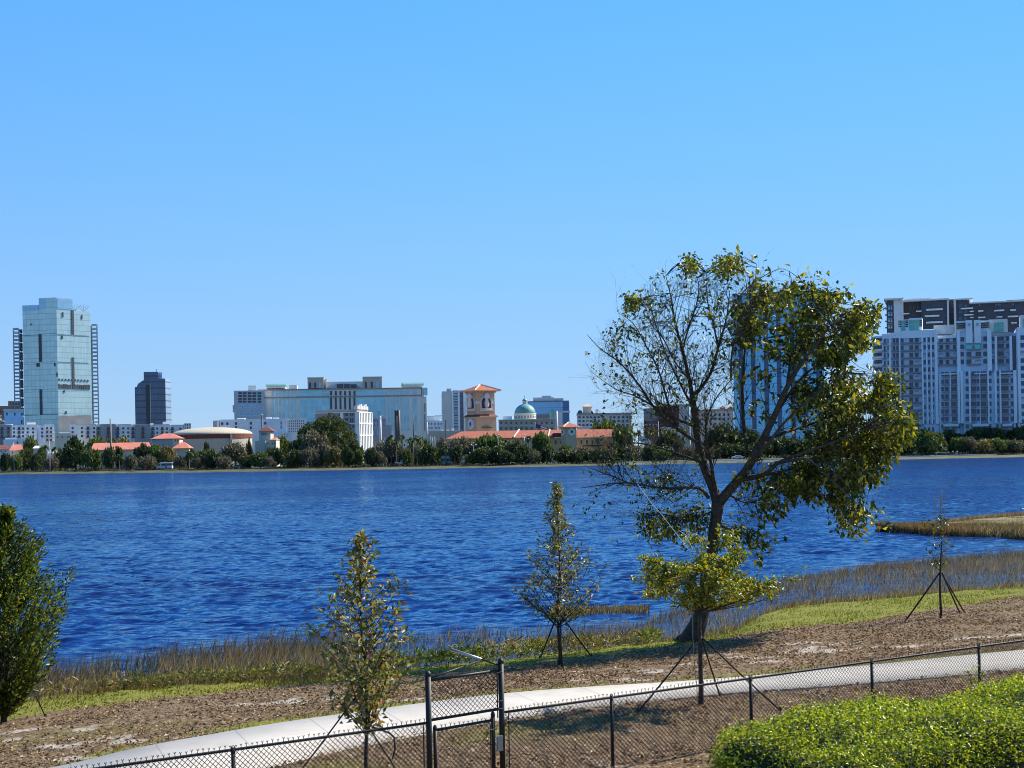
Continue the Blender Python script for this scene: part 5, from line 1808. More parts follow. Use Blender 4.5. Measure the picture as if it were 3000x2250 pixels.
# 13 small offices left of the grey hotel
b = Bld('small_office', 'small grey office with a row of arches right of the courthouse', 'building', R3, 130, 760)
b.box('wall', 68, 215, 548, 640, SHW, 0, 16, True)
b.box('upper_storey', 68, 135, 500, 548, OFFW, 4, 12)
b.box('upper_storey', 136, 200, 490, 545, WHITE, 4, 12)
b.windows([82, 106, 140, 172, 198], [575], 10, 14, DGLASS)
b.windows([82, 110, 150, 180], [612], 16, 10, DGLASS)
b = Bld('beige_wall', 'low beige building between the courthouse and the station roof', 'building', R3, 200, 650)
b.box('wall', 60, 400, 640, 760, BEIGE, 0, 12, True)
for x in (208, 260, 306):
    b.box('roof_unit', x - 12, x + 12, 626 - (x == 306) * 12, 640, WHITE, 2, 3)
# 14 grey hotel tower
b = Bld('hotel_tower', 'grey white tower with dark glazed strips behind the clock tower', 'tower', R3, 320, 820)
b.box('wall', 207, 432, 272, 700, M('hotel_render', (.62, .60, .59), .8, .06, .1), 0, 26, True)
b.box('penthouse', 247, 290, 244, 271, GREYW, 6, 10)
b.box('parapet', 300, 432, 262, 271, WHITE, -.4, 20)
b.box('fin', 300, 313, 272, 700, WHITE, -.9, 1, True)
b.box('fin', 355, 371, 272, 700, WHITE, -.9, 1, True)
b.box('fin', 405, 432, 272, 700, WHITE, -.9, 1, True)
b.box('glazing', 314, 354, 280, 640, NAVYL, -.3, .3)
b.box('glazing', 372, 404, 280, 640, NAVYGL, -.3, .3)
for k in range(14):
    b.cell('balcony', 198, 208, 300 + k * 24, 306 + k * 24, OFFW, 4, 8)
    b.cell('window', 318, 350, 292 + k * 25, 300 + k * 25, DGLASS, -.5)
# 15 clock tower
b = Bld('clock_tower', 'tan clock tower with a red pyramid roof, arches and clock faces', 'tower', R3, 535, 600, rz=R(30.7))
s_ = (192 / 3.16) * 600 / F
zz_ = lambda y: b.at(560, y)[1]
def cbox(part, e, z0, z1, mat):
    return MB().box(-e, s_ + e, -e, s_ + e, z0, z1).build(part, mat, b.o)
cbox('lower_shaft', .45, 0, zz_(516), TANW)
cbox('moulding', .75, zz_(516), zz_(508), OFFW)
za, zb_ = zz_(508), zz_(486)
e0, e1 = 1.3, .05
vs = [(-e0, -e0, za), (s_ + e0, -e0, za), (s_ + e0, s_ + e0, za), (-e0, s_ + e0, za), (-e1, -e1, zb_), (s_ + e1, -e1, zb_), (s_ + e1, s_ + e1, zb_), (-e1, s_ + e1, zb_)]
MB().add(vs, [(0, 3, 2, 1), (4, 5, 6, 7), (0, 1, 5, 4), (1, 2, 6, 5), (2, 3, 7, 6), (3, 0, 4, 7)]).build('skirt_roof', DTILE, b.o)
cbox('upper_shaft', 0, zb_, zz_(272), TANW)
cbox('cornice', .5, zz_(284), zz_(272), M('tan_trim', (.58, .44, .32), .8, .08, .2))
cbox('eaves', 1.9, zz_(272), zz_(265), OFFW)
e = 2.3; zt_ = zz_(205); ze = zz_(265)
MB().add([(-e, -e, ze), (s_ + e, -e, ze), (s_ + e, s_ + e, ze), (-e, s_ + e, ze), (s_ / 2, s_ / 2, zt_)], [(0, 3, 2, 1), (0, 1, 4), (1, 2, 4), (2, 3, 4), (3, 0, 4)]).build('roof', TILE, b.o)
for ax_, ay_ in ((-e, -e), (s_ + e, -e)):
    MB().tube([(ax_, ay_, ze + .1), (s_ / 2, s_ / 2, zt_ + .1)], .28, 5).build('roof_ridge', CREAM, b.o)
def face(fx, z, r, th=.3, k=20, sx=1.0):
    """Disc on the front (-y) face."""
    return MB().disc((s_ * fx, z), r, -th, th, k)
def left_face(mb):
    mb.v = [(y, x, z) for x, y, z in mb.v]       # mirror onto the left (-x) face
    mb.f = [tuple(reversed(f)) for f in mb.f]
    return mb
def arch(w_, z0, z1, y0, y1):
    pr = [(s_ / 2 - w_, z0), (s_ / 2 + w_, z0)] + [(s_ / 2 + w_ * math.cos(a), z1 - w_ + w_ * math.sin(a)) for a in np.linspace(0, pi, 12)]
    return MB().profile(pr, y0, y1)
zb0, zb1 = zz_(437), zz_(322)
for fn in (lambda m_: m_, left_face):
    fn(arch(3.0, zb0 - .2, zb1 + .5, -.35, .05)).build('arch_surround', OFFW, b.o)
    fn(arch(2.35, zb0 + .4, zb1 - .2, -.55, -.351)).build('belfry_opening', M('belfry_dark', (.06, .055, .055), .8, .2, .5), b.o)
    fn(MB().lathe([(.2, zb0 + .5), (.9, zb0 + .9), (1.1, zb0 + 2.6), (.7, zb0 + 4.4), (1.3, zb0 + 5.2), (1.35, zb0 + 6.0), (.7, zb0 + 7.0), (.1, zb0 + 7.3)], 12, (s_ / 2, -.8))).build('sculpture', WHITE, b.o, True)
    fn(MB().box(-.05, s_ / 2 - 3.1, -.12, 0, zz_(388), zz_(362))).build('string_band', OFFW, b.o)
    fn(MB().box(s_ / 2 + 3.1, s_ + .05, -.12, 0, zz_(388), zz_(362))).build('string_band', OFFW, b.o)
    fn(MB().box(s_ / 2 - 3.4, s_ / 2 + 3.4, -.9, 0, zb0 - .8, zb0 - .25)).build('balcony', OFFW, b.o)
m_ = MB().disc((s_ / 2, zz_(574)), 2.5, -.85, .4, 24)
o = left_face(m_).build('clock_face', M('clock_white', (.70, .74, .80), .6, .04, .3), b.o)
m_ = MB()
for a in (0.5, 2.1, 3.9, 5.2):
    m_.profile([(s_ / 2 + .3 * math.cos(a + 1.57), zz_(574) + .3 * math.sin(a + 1.57)), (s_ / 2 + 1.2 * math.cos(a), zz_(574) + 1.2 * math.sin(a)), (s_ / 2 - .3 * math.cos(a + 1.57), zz_(574) - .3 * math.sin(a + 1.57))], -1.05, -.86)
left_face(m_).build('clock_hand', M('clock_blue', (.02, .03, .09), .6, .1, .3), o)
m_ = MB().box(s_ / 2 - 2.6, s_ / 2 + 2.4, -1.3, -.46, zz_(612), zz_(606))
m_.build('iron_balcony', STEELD, b.o)
m_ = MB()
for k in range(9):
    m_.tube([(s_ / 2 - 2.5 + k * .6, -1.25, zz_(606)), (s_ / 2 - 2.5 + k * .6, -1.25, zz_(588))], .06, 4)
m_.build('railing', STEELD, b.o)
# 16 domed building
b = Bld('domed_building', 'stone building with a green copper dome and lantern', 'building', R3, 978, 760)
ST = M('domed_stone', (.42, .40, .38), .85, .08, .15)
b.box('wall', 730, 1275, 534, 700, ST, 0, 40, True)
b.box('cornice', 726, 1279, 530, 536, OFFW, -.9, 42)
b.box('string_course', 730, 1275, 588, 592, OFFW, -.5, .5)
b.windows([x for x in range(752, 1270, 47)], [565], 15, 20, DGLASS)
b.windows([x for x in range(752, 1270, 47)], [617], 22, 20, DGLASS, -.2, 'arch_opening')
rr = (b.at(1080, 500)[0] - b.at(877, 500)[0]) / 2
zd0, zd1, ztp = b.at(978, 532)[1], b.at(978, 482)[1], b.at(978, 385)[1]
cc_ = (0, rr + 3)
MB().lathe([(rr, zd0), (rr, zd1)], 40, cc_).build('drum', CREAM, b.o)
MB().lathe([(rr * 1.04, zd1), (rr * 1.04, zd1 + .5)], 40, cc_).build('drum_cornice', OFFW, b.o)
MB().lathe([(rr * .97 * math.cos(a) + .01, zd1 + .52 + (ztp - zd1 - .5) * math.sin(a)) for a in np.linspace(0, pi / 2 - .12, 12)], 40, cc_).build('dome', COPPER, b.o, True)
for k in range(11):
    a = pi + pi * (k + .5) / 11
    m_ = MB().box(-.28, .28, -.12, .12, zd0 + .7, zd0 + 2.1)
    ca, sa = math.cos(a + pi / 2), math.sin(a + pi / 2)
    m_.v = [(cc_[0] + x * ca - y * sa + rr * math.cos(a), cc_[1] + x * sa + y * ca + rr * math.sin(a), z) for x, y, z in m_.v]
    m_.build('window', DGLASS, b.o)
zl = b.at(978, 388)[1]; z2 = b.at(978, 356)[1]
m_ = MB()
for k in range(8):
    a = 2 * pi * k / 8
    m_.tube([(cc_[0] + 1.05 * math.cos(a), cc_[1] + 1.05 * math.sin(a), zl - .4), (cc_[0] + 1.05 * math.cos(a), cc_[1] + 1.05 * math.sin(a), z2)], .2, 6)
m_.lathe([(1.45, zl - .5), (1.4, zl - .05), (.7, zl), (.7, z2)], 12, cc_)
m_.build('lantern', OFFW, b.o)
MB().lathe([(1.45, z2), (1.35, z2 + .3), (1.05, z2 + .8), (.5, z2 + 1.15), (.1, z2 + 1.3)], 16, cc_).build('lantern_cap', COPPER, b.o, True)
MB().tube([(cc_[0], cc_[1], z2 + 1.2), (cc_[0], cc_[1], b.at(978, 308)[1])], .12, 5).build('finial', STEELD, b.o)
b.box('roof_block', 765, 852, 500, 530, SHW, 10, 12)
# 17 blue glass offices
b = Bld('glass_offices', 'mid blue glass office building behind the green dome', 'building', R3, 1195, 860)
b.box('wall', 1000, 1375, 368, 700, BLUEGL, 0, 30, True)
b.box('parapet', 997, 1380, 362, 370, NAVYGL, -.6, 32)
b.box('side_bay', 1328, 1385, 370, 700, curtain('deep_blue_glass', (.05, .12, .27), (.04, .08, .17), 3.8, 1.8, .1, .06, .12, .4, .12), -1, 28, True)
b.box('penthouse', 1048, 1240, 326, 362, OFFW, 6, 16)
b.box('penthouse', 1241, 1330, 334, 362, CREAM, 6, 16)
b.box('roof_unit', 1130, 1215, 309, 326, GREYW, 8, 8)
b.box('stone_bay', 1205, 1320, 465, 700, OFFW, -2.5, 2, True)
b.box('glazing', 1215, 1240, 440, 640, GREENG, -2.9, .3)
b.box('cornice', 1320, 1392, 455, 470, OFFW, -2, 3)
b.box('mauve_bay', 1085, 1200, 488, 700, M('mauve_render', None), -1.5, 1.4, True)
# 18 white hotel with cupola
b = Bld('old_hotel', 'white hotel with a small hip roofed cupola right of the blue offices', 'building', R3, 1690, 830)
HW_ = M('hotel_white', (.70, .70, .72), .8, .05, .1)
b.box('wall', 1455, 1960, 490, 720, HW_, 0, 24, True)
b.box('cornice', 1450, 1964, 474, 490, M('hotel_cornice', (.40, .38, .38), .8, .08, .2), -1, 26)
b.windows([1478, 1515, 1551, 1585, 1620, 1655, 1692, 1765, 1800, 1840, 1880, 1920], [513, 549, 585], 20, 17, DGLASS)
b.box('cupola', 1508, 1590, 412, 474, CREAM, 3, 14)
b.hip('cupola_roof', 1500, 1598, 382, 413, M('cupola_tile', (.50, .38, .33), .8, .1, .3), 2, 18, .05)
b.box('turret', 1626, 1653, 446, 474, OFFW, 5, 6)
b.hip('turret_roof', 1622, 1657, 434, 447, DTILE, 4.5, 11.5, .1)
b.hip('dark_roof', 1455, 1507, 446, 474, STEELD, 1, 12, .5)
# 19 railway station
b = Bld('station', 'long station under a red tiled roof with a little clock turret', 'building', R3, 1370, 570)
b.box('wall', 300, 1448, 700, 800, TANW, 0, 16, True)
X0, Z0 = b.at(238, 712); X1, Z1 = b.at(366, 643)
X2, Z2 = b.at(1330, 626); X3, Z3 = b.at(1330, 698)
MB().add([(X0, -1.5, Z0), (X3, -1.5, Z3), (X2, 8, Z2), (X1, 8, Z1), (X0, 17, Z0), (X3, 17, Z3)], [(0, 1, 2, 3), (0, 3, 4), (4, 3, 2, 5), (1, 5, 2), (0, 4, 5, 1)]).build('roof', TILE, b.o)
for xa, xb_ in ((912, 868), (1200, 1185)):
    A_, Za_ = b.at(xa, 628); B_, Zb_ = b.at(xb_, 700)
    MB().tube([(A_, 8, Za_ + .15), (B_, -1.6, Zb_ + .15)], .35, 5).build('roof_verge', CREAM, b.o)
b.box('eave', 1240, 1332, 697, 708, OFFW, -1.9, 2)
b.windows([1257, 1310], [746], 15, 36, DGLASS, -.2)
b.box('cross_roof', 1232, 1318, 660, 697, DTILE, -1.6, 5)
# right wing
b.box('wing_wall', 1450, 1905, 700, 800, TANW, .5, 15, True)
X0, Z0 = b.at(1450, 695); X1, Z1 = b.at(1890, 693); X2, Z2 = b.at(1850, 622); X3, Z3 = b.at(1450, 624)
MB().add([(X0, -1, Z0), (X1, -1, Z1), (X2, 7, Z2), (X3, 7, Z3), (X0, 15, Z0), (X1, 15, Z1)], [(0, 1, 2, 3), (1, 5, 2), (3, 2, 5, 4), (0, 3, 4), (0, 4, 5, 1)]).build('roof', TILE, b.o)
b.box('eave', 1450, 1800, 693, 702, OFFW, -1.5, 2)
b.windows([1495, 1546, 1598, 1648], [744], 17, 38, DGLASS, .25)
for x in (1495, 1546, 1598, 1648):
    b.cell('window_surround', x - 14, x + 14, 722, 766, CREAM, .38, .1)
b.box('annex', 1698, 1760, 738, 800, M('orange_stucco', (.62, .26, .11), .85, .1, .2), -2, 4, True)
b.box('plinth', 1505, 1690, 770, 778, DTILE, -.2, .6)
# little clock turret, set corner-on
to = b.o
bt = Bld('clock_turret', '', '', R3, 1352, 560, rz=R(24))
tz = lambda y: bt.at(1370, y)[1]
s2 = (106 / 3.16) * 560 / F / math.cos(R(24)) * .92
troot = bt.o
troot.name = 'clock_turret'
def tb(mb, nm, mat):
    return mb.build(nm, mat, troot)
TUR = M('turret_tan', (.50, .41, .29), .85, .08, .2)
tb(MB().box(0, s2, 0, s2, 0, tz(612)), 'shaft', TUR)
tb(MB().box(-.6, s2 + .6, -.6, s2 + .6, tz(612), tz(604)), 'cornice', OFFW)
e = 1.9; ze, zt_ = tz(604), tz(560)
tb(MB().add([(-e, -e, ze), (s2 + e, -e, ze), (s2 + e, s2 + e, ze), (-e, s2 + e, ze), (s2 / 2, s2 / 2, zt_)], [(0, 3, 2, 1), (0, 1, 4), (1, 2, 4), (2, 3, 4), (3, 0, 4)]), 'roof', TILE)
tb(MB().tube([(-e, -e, ze + .1), (s2 / 2, s2 / 2, zt_ + .1)], .25, 5), 'roof_ridge', CREAM)
for lf in (False, True):
    m_ = MB().disc((s2 * .55, tz(648)), 1.55, -.3, .3, 20)
    if lf: m_ = left_face(m_)
    o = tb(m_, 'clock_face', M('clock_white', None))
    m_ = MB()
    for a in (.5, 2.1, 3.9, 5.2):
        m_.profile([(s2 * .55 + .3 * math.cos(a + 1.57), tz(648) + .3 * math.sin(a + 1.57)), (s2 * .55 + .8 * math.cos(a), tz(648) + .8 * math.sin(a)), (s2 * .55 - .3 * math.cos(a + 1.57), tz(648) - .3 * math.sin(a + 1.57))], -.45, -.31)
    if lf: m_ = left_face(m_)
    m_.build('clock_hand', M('clock_blue', None), o)
tag(troot, 'little tan clock turret in the middle of the red roofed station', 'turret')
# flag on its pole behind the station
fl = pole('flag_pole', 'flag pole with a red, white and blue flag behind the station roof', R3, 640, 1073, 560, .14, PALEM, 'flag pole')
fh = P(*R3(1073, 575), 640).z + .8
m_ = MB()
for k in range(7):
    z = fh - 3.6 + k * .52
    m_.add([(0, 0, z), (2.7, .5, z - .6), (5.2, -.2, z - 1.6), (5.2, -.2, z - 1.08), (2.7, .5, z - .08), (0, 0, z + .52)], [(0, 1, 4, 5), (1, 2, 3, 4)])
me_ = m_.mesh('flag')
for c_ in ((.5, .06, .07), (.75, .75, .75)):
    me_.materials.append(M('flag_%d' % int(c_[1] * 100), c_, .8, .05, 1))
me_.polygons.foreach_set('material_index', [(i // 2) % 2 for i in range(len(me_.polygons))])
fo = link('flag', me_, None, fl)
m_ = MB().add([(0, -.06, fh - 1.9), (2.2, .34, fh - 2.4), (2.2, .34, fh - .5), (0, -.06, fh + .06), (0, -.1, fh - 1.9), (2.2, .30, fh - 2.4), (2.2, .30, fh - .5), (0, -.1, fh + .06)], [(3, 2, 1, 0), (4, 5, 6, 7), (0, 1, 5, 4), (2, 3, 7, 6)])
m_.build('canton', M('flag_blue', (.03, .05, .18), .8, .05, 1), fo)
# white curved canopy beyond the station
b = Bld('canopy', 'white curved shell canopy with a dark slot right of the station', 'canopy', R3, 2085, 560)
prof = []
X0, Z0 = b.at(2030, 745); X1, Z1 = b.at(2145, 690)
pr = [b.at(x, y) for x, y in ((2028, 722), (2024, 705), (2035, 693), (2062, 690), (2095, 700), (2125, 720), (2148, 745), (2140, 758), (2090, 752), (2048, 742))]
MB().profile(pr, 0, 5).build('shell', WHITE, b.o)
b.box('slot', 2062, 2100, 718, 728, DGLASS, -.15, .2)
b.box('post', 2045, 2051, 745, 800, WHITE, 1, .8, True)
b.box('post', 2120, 2126, 748, 800, WHITE, 1, .8, True)
# 20 blocks behind the big tree
b = Bld('brick_block', 'grey topped brick block left behind the big tree', 'building', R4, 250, 800)
b.box('wall', 180, 312, 545, 700, BRICK, 0, 20, True)
b.box('upper_storey', 176, 316, 430, 545, M('block_grey', (.30, .29, .30), .8, .1, .1), 0, 20)
b.windows([205, 235, 265, 295], [585], 14, 22, SKYGL)
b = Bld('brick_block', 'tall red brick block with beige corners behind the big tree trunk', 'building', R4, 420, 820)
b.box('wall', 315, 505, 410, 700, BRICK, 0, 24, True)
b.box('corner_tower', 505, 600, 400, 700, M('block_white', (.60, .58, .56), .8, .08, .1), -1, 20, True)
b.box('cornice', 312, 604, 396, 410, BEIGE, -1.5, 26)
b.windows([340, 375, 410, 445, 480], [440, 490, 540], 14, 24, DGLASS)
b.windows([565], [520], 20, 36, DGLASS, -1.2)
b = Bld('terrace_block', 'long pale terrace with little roof towers behind the big tree', 'building', R4, 800, 840)
b.box('wall', 610, 1010, 455, 720, M('terrace_pale', (.55, .52, .52), .8, .07, .1), 0, 20, True)
b.box('cornice', 606, 1012, 440, 455, M('terrace_trim', (.40, .30, .27), .8, .1, .2), -1, 22)
for x in (905, 985):
    b.box('roof_tower', x - 26, x + 26, 424, 441, BEIGE, 1, 10)
    b.hip('tower_roof', x - 32, x + 32, 406, 425, DTILE, 0, 12, .1)
b.windows(range(640, 1000, 40), [490, 530, 575], 16, 24, DGLASS)
b = Bld('low_roofs', 'low white roofed building between the trees behind the trunk', 'building', R4, 450, 640)
b.box('wall', 340, 560, 610, 720, OFFW, 0, 10, True)
b.box('roof', 330, 570, 600, 612, WHITE, -1, 12)
b.windows([370, 410, 450, 490, 530], [640], 18, 16, DGLASS)

# 21 blue glass tower
b = Bld('blue_tower', 'saturated blue glass tower with dark vertical strips behind the big tree', 'tower', R6, 1130, 700)
b.box('wall', 882, 1385, 262, 1200, curtain('bright_blue_glass', (.16, .46, .74), (.11, .34, .58), 3.6, 1.6, .12, .05, .1, .4, .10), 0, 34, True)
for x in (925, 993, 1065, 1135, 1210, 1280, 1350):
    b.box('dark_strip', x - 12, x + 12, 270, 1050, curtain('strip_glass', (.04, .085, .18), (.03, .06, .13), 3.6, 1.6, .15, .05, .12, .3, .1), -.5, .5, True)
b.box('cap', 876, 1391, 255, 264, NAVYGL, -.8, 36)
for y in (420, 560, 1010):
    b.box('floor_band', 882, 1385, y, y + 4, NAVYL, -.7, .2)

# 22 white apartments on the right
b = Bld('tall_apartments', 'broad white apartment block in bluish shade with art deco crowns at the right', 'building', R5, 1000, 560)
AW = M('apartment_wall', (.66, .77, .90), .8, .06, .1)  # blue of the skylit shade is put into both apartment colours
AP = M('apartment_white', (.80, .85, .90), .8, .05, .1)
FL = [492 + 70.2 * k for k in range(13)]
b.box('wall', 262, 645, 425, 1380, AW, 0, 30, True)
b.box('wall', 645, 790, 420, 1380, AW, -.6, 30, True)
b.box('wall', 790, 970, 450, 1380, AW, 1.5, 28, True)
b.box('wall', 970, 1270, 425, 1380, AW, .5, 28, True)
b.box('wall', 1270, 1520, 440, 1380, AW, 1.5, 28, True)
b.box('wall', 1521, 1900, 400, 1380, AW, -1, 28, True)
b.box('parapet', 262, 445, 425, 470, AP, -.8, 10)
b.box('parapet', 445, 775, 400, 470, AP, -1.0, 14)
b.box('parapet', 790, 1268, 448, 476, AP, .4, 12)
b.box('parapet', 1268, 1475, 436, 474, M('apartment_grey', (.42, .42, .44), .8, .06, .1), .6, 12)
# rounded white end with ring balconies
ex = b.at(265, 600)[0]; er = ex - b.at(152, 600)[0]
zt_ = b.at(265, 440)[1]
MB().lathe([(er * .86, 0), (er * .86, zt_)], 28, (ex, er)).build('round_end', AP, b.o)
for y in FL:
    z = b.at(265, y + 24)[1]
    MB().lathe([(er, z), (er, z + .9)], 28, (ex, er)).build('balcony', WHITE, b.o)
    for k in range(3):
        a = pi + .35 + k * .5
        m_ = MB().box(-1.0, 1.0, -.12, .12, z + .95, z + 2.5)
        ca, sa = math.cos(a + pi / 2), math.sin(a + pi / 2)
        m_.v = [(ex + x * ca - yy * sa + er * .87 * math.cos(a), er + x * sa + yy * ca + er * .87 * math.sin(a), zz) for x, yy, zz in m_.v]
        m_.build('window', DGLASS, b.o)
cols = [(282, 16, 0), (318, 18, 0), (372, 22, 0), (403, 20, 0), (452, 22, 0), (537, 36, 0), (588, 34, 0), (665, 19, -.6), (705, 19, -.6), (745, 19, -.6), (820, 34, 1.5), (880, 34, 1.5), (945, 26, 1.5), (1018, 32, .5), (1080, 46, .5), (1168, 50, .5), (1230, 32, .5), (1305, 24, 1.5), (1374, 58, 1.5), (1436, 24, 1.5), (1575, 40, -1)]
rects = []
for i, y in enumerate(FL):
    for x, w_, d_ in cols:
        if i >= 4 and 790 < x < 1520: continue
        rects.append((x - w_ / 2, x + w_ / 2, y - 22, y + 18, d_))
random.shuffle(rects)
DGL = M('bluish_window', (.05, .08, .15), .12, .3, .2)
rects.sort(key=lambda r: 0 if r[0] > 330 else 1)
for r in rects[:70]:
    b.cell('window', *r[:4], DGL if random.random() < .75 else NAVYL, r[4] - .2, .2)
mbw = MB()
for r in rects[70:]:
    a_, c_, z0, z1 = b.rect(*r[:4])
    mbw.box(a_, c_, r[4] - .2, r[4], z0, z1)
# lower projecting part
for x0, x1 in ((800, 990), (1030, 1100), (1100, 1250), (1255, 1330), (1330, 1510)):
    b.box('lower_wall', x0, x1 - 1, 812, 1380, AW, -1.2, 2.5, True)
lc = [(835, 26), (873, 36), (942, 50), (990, 20), (1066, 32), (1125, 44), (1165, 26), (1215, 52), (1272, 32), (1345, 22), (1390, 28), (1425, 40), (1478, 28)]
for i, y in enumerate(FL[4:]):
    y += 46
    if y > 1350: continue
    for x, w_ in lc:
        a_, c_, z0, z1 = b.rect(x - w_ / 2, x + w_ / 2, y - 24, y + 16)
        mbw.box(a_, c_, -1.4, -1.2, z0, z1)
o = mbw.build('window', DGL, b.o); o['kind'] = 'stuff'
BALC = M('balcony_grey', (.24, .27, .31), .6, .1, .3)
for i, y in enumerate(FL):
    b.cell('balcony', 440, 640, y + 21, y + 34, BALC, -1.9, 1.8)
    if i < 4:
        b.cell('balcony', 790, 965, y + 21, y + 34, BALC, -.4, 1.8)
        b.cell('balcony', 1062, 1195, y + 21, y + 34, BALC, -1.4, 1.8)
        b.cell('balcony', 1340, 1420, y + 21, y + 34, BALC, -.4, 1.8)
    elif y + 70 < 1360:
        for x0, x1 in ((830, 890), (912, 970), (1100, 1150), (1190, 1245), (1385, 1460)):
            b.cell('balcony', x0, x1, y + 66, y + 78, BALC, -2.8, 1.5)
    b.cell('balcony', 262, 300, y + 21, y + 34, BALC, -1.3, 1.2)
    b.cell('balcony', 355, 420, y + 21, y + 34, BALC, -1.3, 1.2)
for x0, x1, yt, yb in ((640, 655, 470, 1282), (683, 696, 470, 1282), (724, 738, 470, 1282), (763, 790, 395, 1282), (428, 440, 470, 1290), (330, 350, 470, 1380), (970, 1000, 415, 790), (1250, 1290, 415, 790), (1320, 1340, 474, 790), (1455, 1478, 474, 790), (1530, 1556, 395, 1275)):
    b.box('pilaster', x0, x1, yt, yb, AP, -1.9, 1.8, label=None)
for x0, x1, yt in ((975, 998, 790), (1003, 1028, 790), (1080, 1098, 790), (1252, 1268, 790), (1318, 1338, 790), (1364, 1378, 790), (1490, 1520, 790)):
    b.box('pilaster', x0, x1, yt, 1278, AP, -2.8, 1.5)
for x0, x1 in ((790, 975), (1098, 1252), (1340, 1490)):
    b.box('ledge', x0 + 30, x1 - 6, 812, 822, WHITE, -2.6, 1.3)
b.box('slot_wall', 1478, 1528, 470, 1280, M('slot_grey', (.18, .18, .20), .8, .1, .1), .2, 1.2)
for x0, x1 in ((842, 985), (1112, 1265), (1388, 1475)):
    b.box('canopy', x0, x1, 1284, 1306, AP, -4, 2.7)
for x in (912, 1184):
    b.box('drain_fin', x - 3, x + 3, 820, 1370, AP, -2.6, 1.3)
# crowns
for x0, x1, yt in ((430, 515, 290), (515, 640, 278)):
    b.box('crown', x0, x1 - .5, yt, 402, AP, 2, 10)
b.box('crown_glass', 436, 476, 300, 400, GREENG, 1.8, .2)
b.box('crown_glass', 517, 612, 296, 400, GREENG, 1.8, .2)
for k in range(4):
    for x in (411, 480, 615):
        b.cell('louvre', x, x + 24, 300 + k * 17, 308 + k * 17, STEELD, 1.5, .6)
b.box('roof_box', 748, 950, 345, 432, M('cream_crown', (.72, .68, .62), .8, .05, .1), 5, 10)
b.box('roof_box', 650, 748, 386, 402, WHITE, 2, 8)
b.box('roof_box', 305, 420, 412, 426, WHITE, 2, 8)
for x0, x1 in ((1050, 1112), (1130, 1190)):
    b.box('twin_tower', x0, x1, 318, 530, AP, -1.6, 8)
    b.cell('window', (x0 + x1) / 2 - 12, (x0 + x1) / 2 + 12, 350, 378, NAVYL, -1.8, .2)
    b.cell('bright_window', x0 + 5, x1 - 3, 546, 584, M('turquoise_glass', (.10, .62, .62), .2, .1, .3), -1.5, .3)
for k in range(3):
    b.cell('louvre', 962, 1048, 340 + k * 20, 350 + k * 20, STEELD, -.5, 6)
    b.cell('louvre', 1192, 1268, 340 + k * 20, 350 + k * 20, STEELD, -.5, 6)
b.box('roof_box', 965, 1048, 320, 425, AP, .8, 8)
b.box('roof_box', 1192, 1268, 320, 425, AP, .8, 8)
b.box('crown', 1268, 1440, 308, 430, M('cream_crown', None), 3, 10)
b.box('crown_glass', 1316, 1404, 338, 422, GREENG, 2.8, .2)
b.box('crown', 1555, 1700, 275, 396, M('cream_crown', None), 2, 10)
b.box('crown_glass', 1580, 1680, 310, 390, GREENG, 1.8, .2)
# 23 dark apartments behind
b = Bld('dark_apartments', 'dark brown modern apartment block with white bars behind the white one', 'building', R5, 900, 700)
DK = M('dark_cladding', (.075, .075, .105), .7, .1, .1)
MW = M('modern_white', (.7, .71, .74), .8, .05, .1)
b.box('wall', 308, 378, 118, 900, DK, 0, 30, True)
b.box('white_wall', 378, 470, 112, 900, MW, -.8, 30, True)
b.box('roof_slab', 278, 470, 98, 112, MW, -4, 36)
b.box('roof_slab', 471, 735, 96, 108, MW, 2, 30)
b.box('wall', 471, 640, 135, 900, M('warm_cladding', (.10, .08, .075), .7, .12, .1), 3, 26, True)
b.box('wall', 640, 882, 128, 900, DK, -1, 26, True)
b.box('roof_slab', 436, 892, 116, 130, MW, -3, 5)
b.box('white_frame', 882, 898, 118, 900, MW, -1.5, 10, True)
b.box('link_wall', 899, 945, 112, 900, M('link_cladding', (.07, .055, .06), .7, .1, .1), 4, 20, True)
b.box('white_frame', 946, 966, 120, 900, MW, -1.5, 10, True)
b.box('wall', 967, 1090, 130, 900, DK, -.5, 26, True)
b.box('roof_slab', 946, 1115, 118, 130, MW, -3, 28)
b.box('wall', 1091, 1900, 162, 900, DK, 0, 26, True)
b.box('roof_slab', 1085, 1900, 150, 162, MW, -3, 30)
for r in ((1430, 1600, 132, 150), (1185, 1230, 142, 150), (1240, 1300, 144, 150)):
    b.box('roof_unit', *r, DK, 5, 10)
for r in ((680, 836, 205, 221), (667, 804, 265, 281), (680, 836, 325, 341), (1003, 1118, 205, 218), (1085, 1122, 235, 246), (1034, 1120, 265, 277), (1088, 1122, 292, 302), (1163, 1212, 232, 245), (1310, 1402, 232, 245), (1457, 1510, 232, 245), (1163, 1230, 293, 304), (1335, 1386, 293, 303), (1435, 1530, 290, 303), (1463, 1516, 350, 361), (445, 522, 240, 251), (585, 636, 220, 232), (1670, 1760, 232, 245), (1690, 1800, 292, 303)):
    b.box('balcony', *r, WHITE, -2.6, 1.5)
for y in (180, 240, 300, 360):
    for x in (520, 560, 600, 660, 700, 720, 860):
        b.cell('window', x - 8, x + 8, y - 18, y + 18, DGLASS, -1.2 if x > 640 else 2.8)
    for x in (1000, 1050, 1180, 1330, 1360, 1480):
        b.cell('window', x - 12, x + 12, y - 18, y + 12, NAVYGL, -.7)
    for x in (325, 350):
        b.cell('window', x - 8, x + 8, y - 18, y + 18, NAVYL, -.2)
    b.cell('balcony', 285, 308, y - 2, y + 6, PALEM, 2, 6)
for x in (660, 685):
    b.box('mast', x - 1, x + 1, 76, 98, STEELD, 12, .4)
# low dark garden wall below the apartments

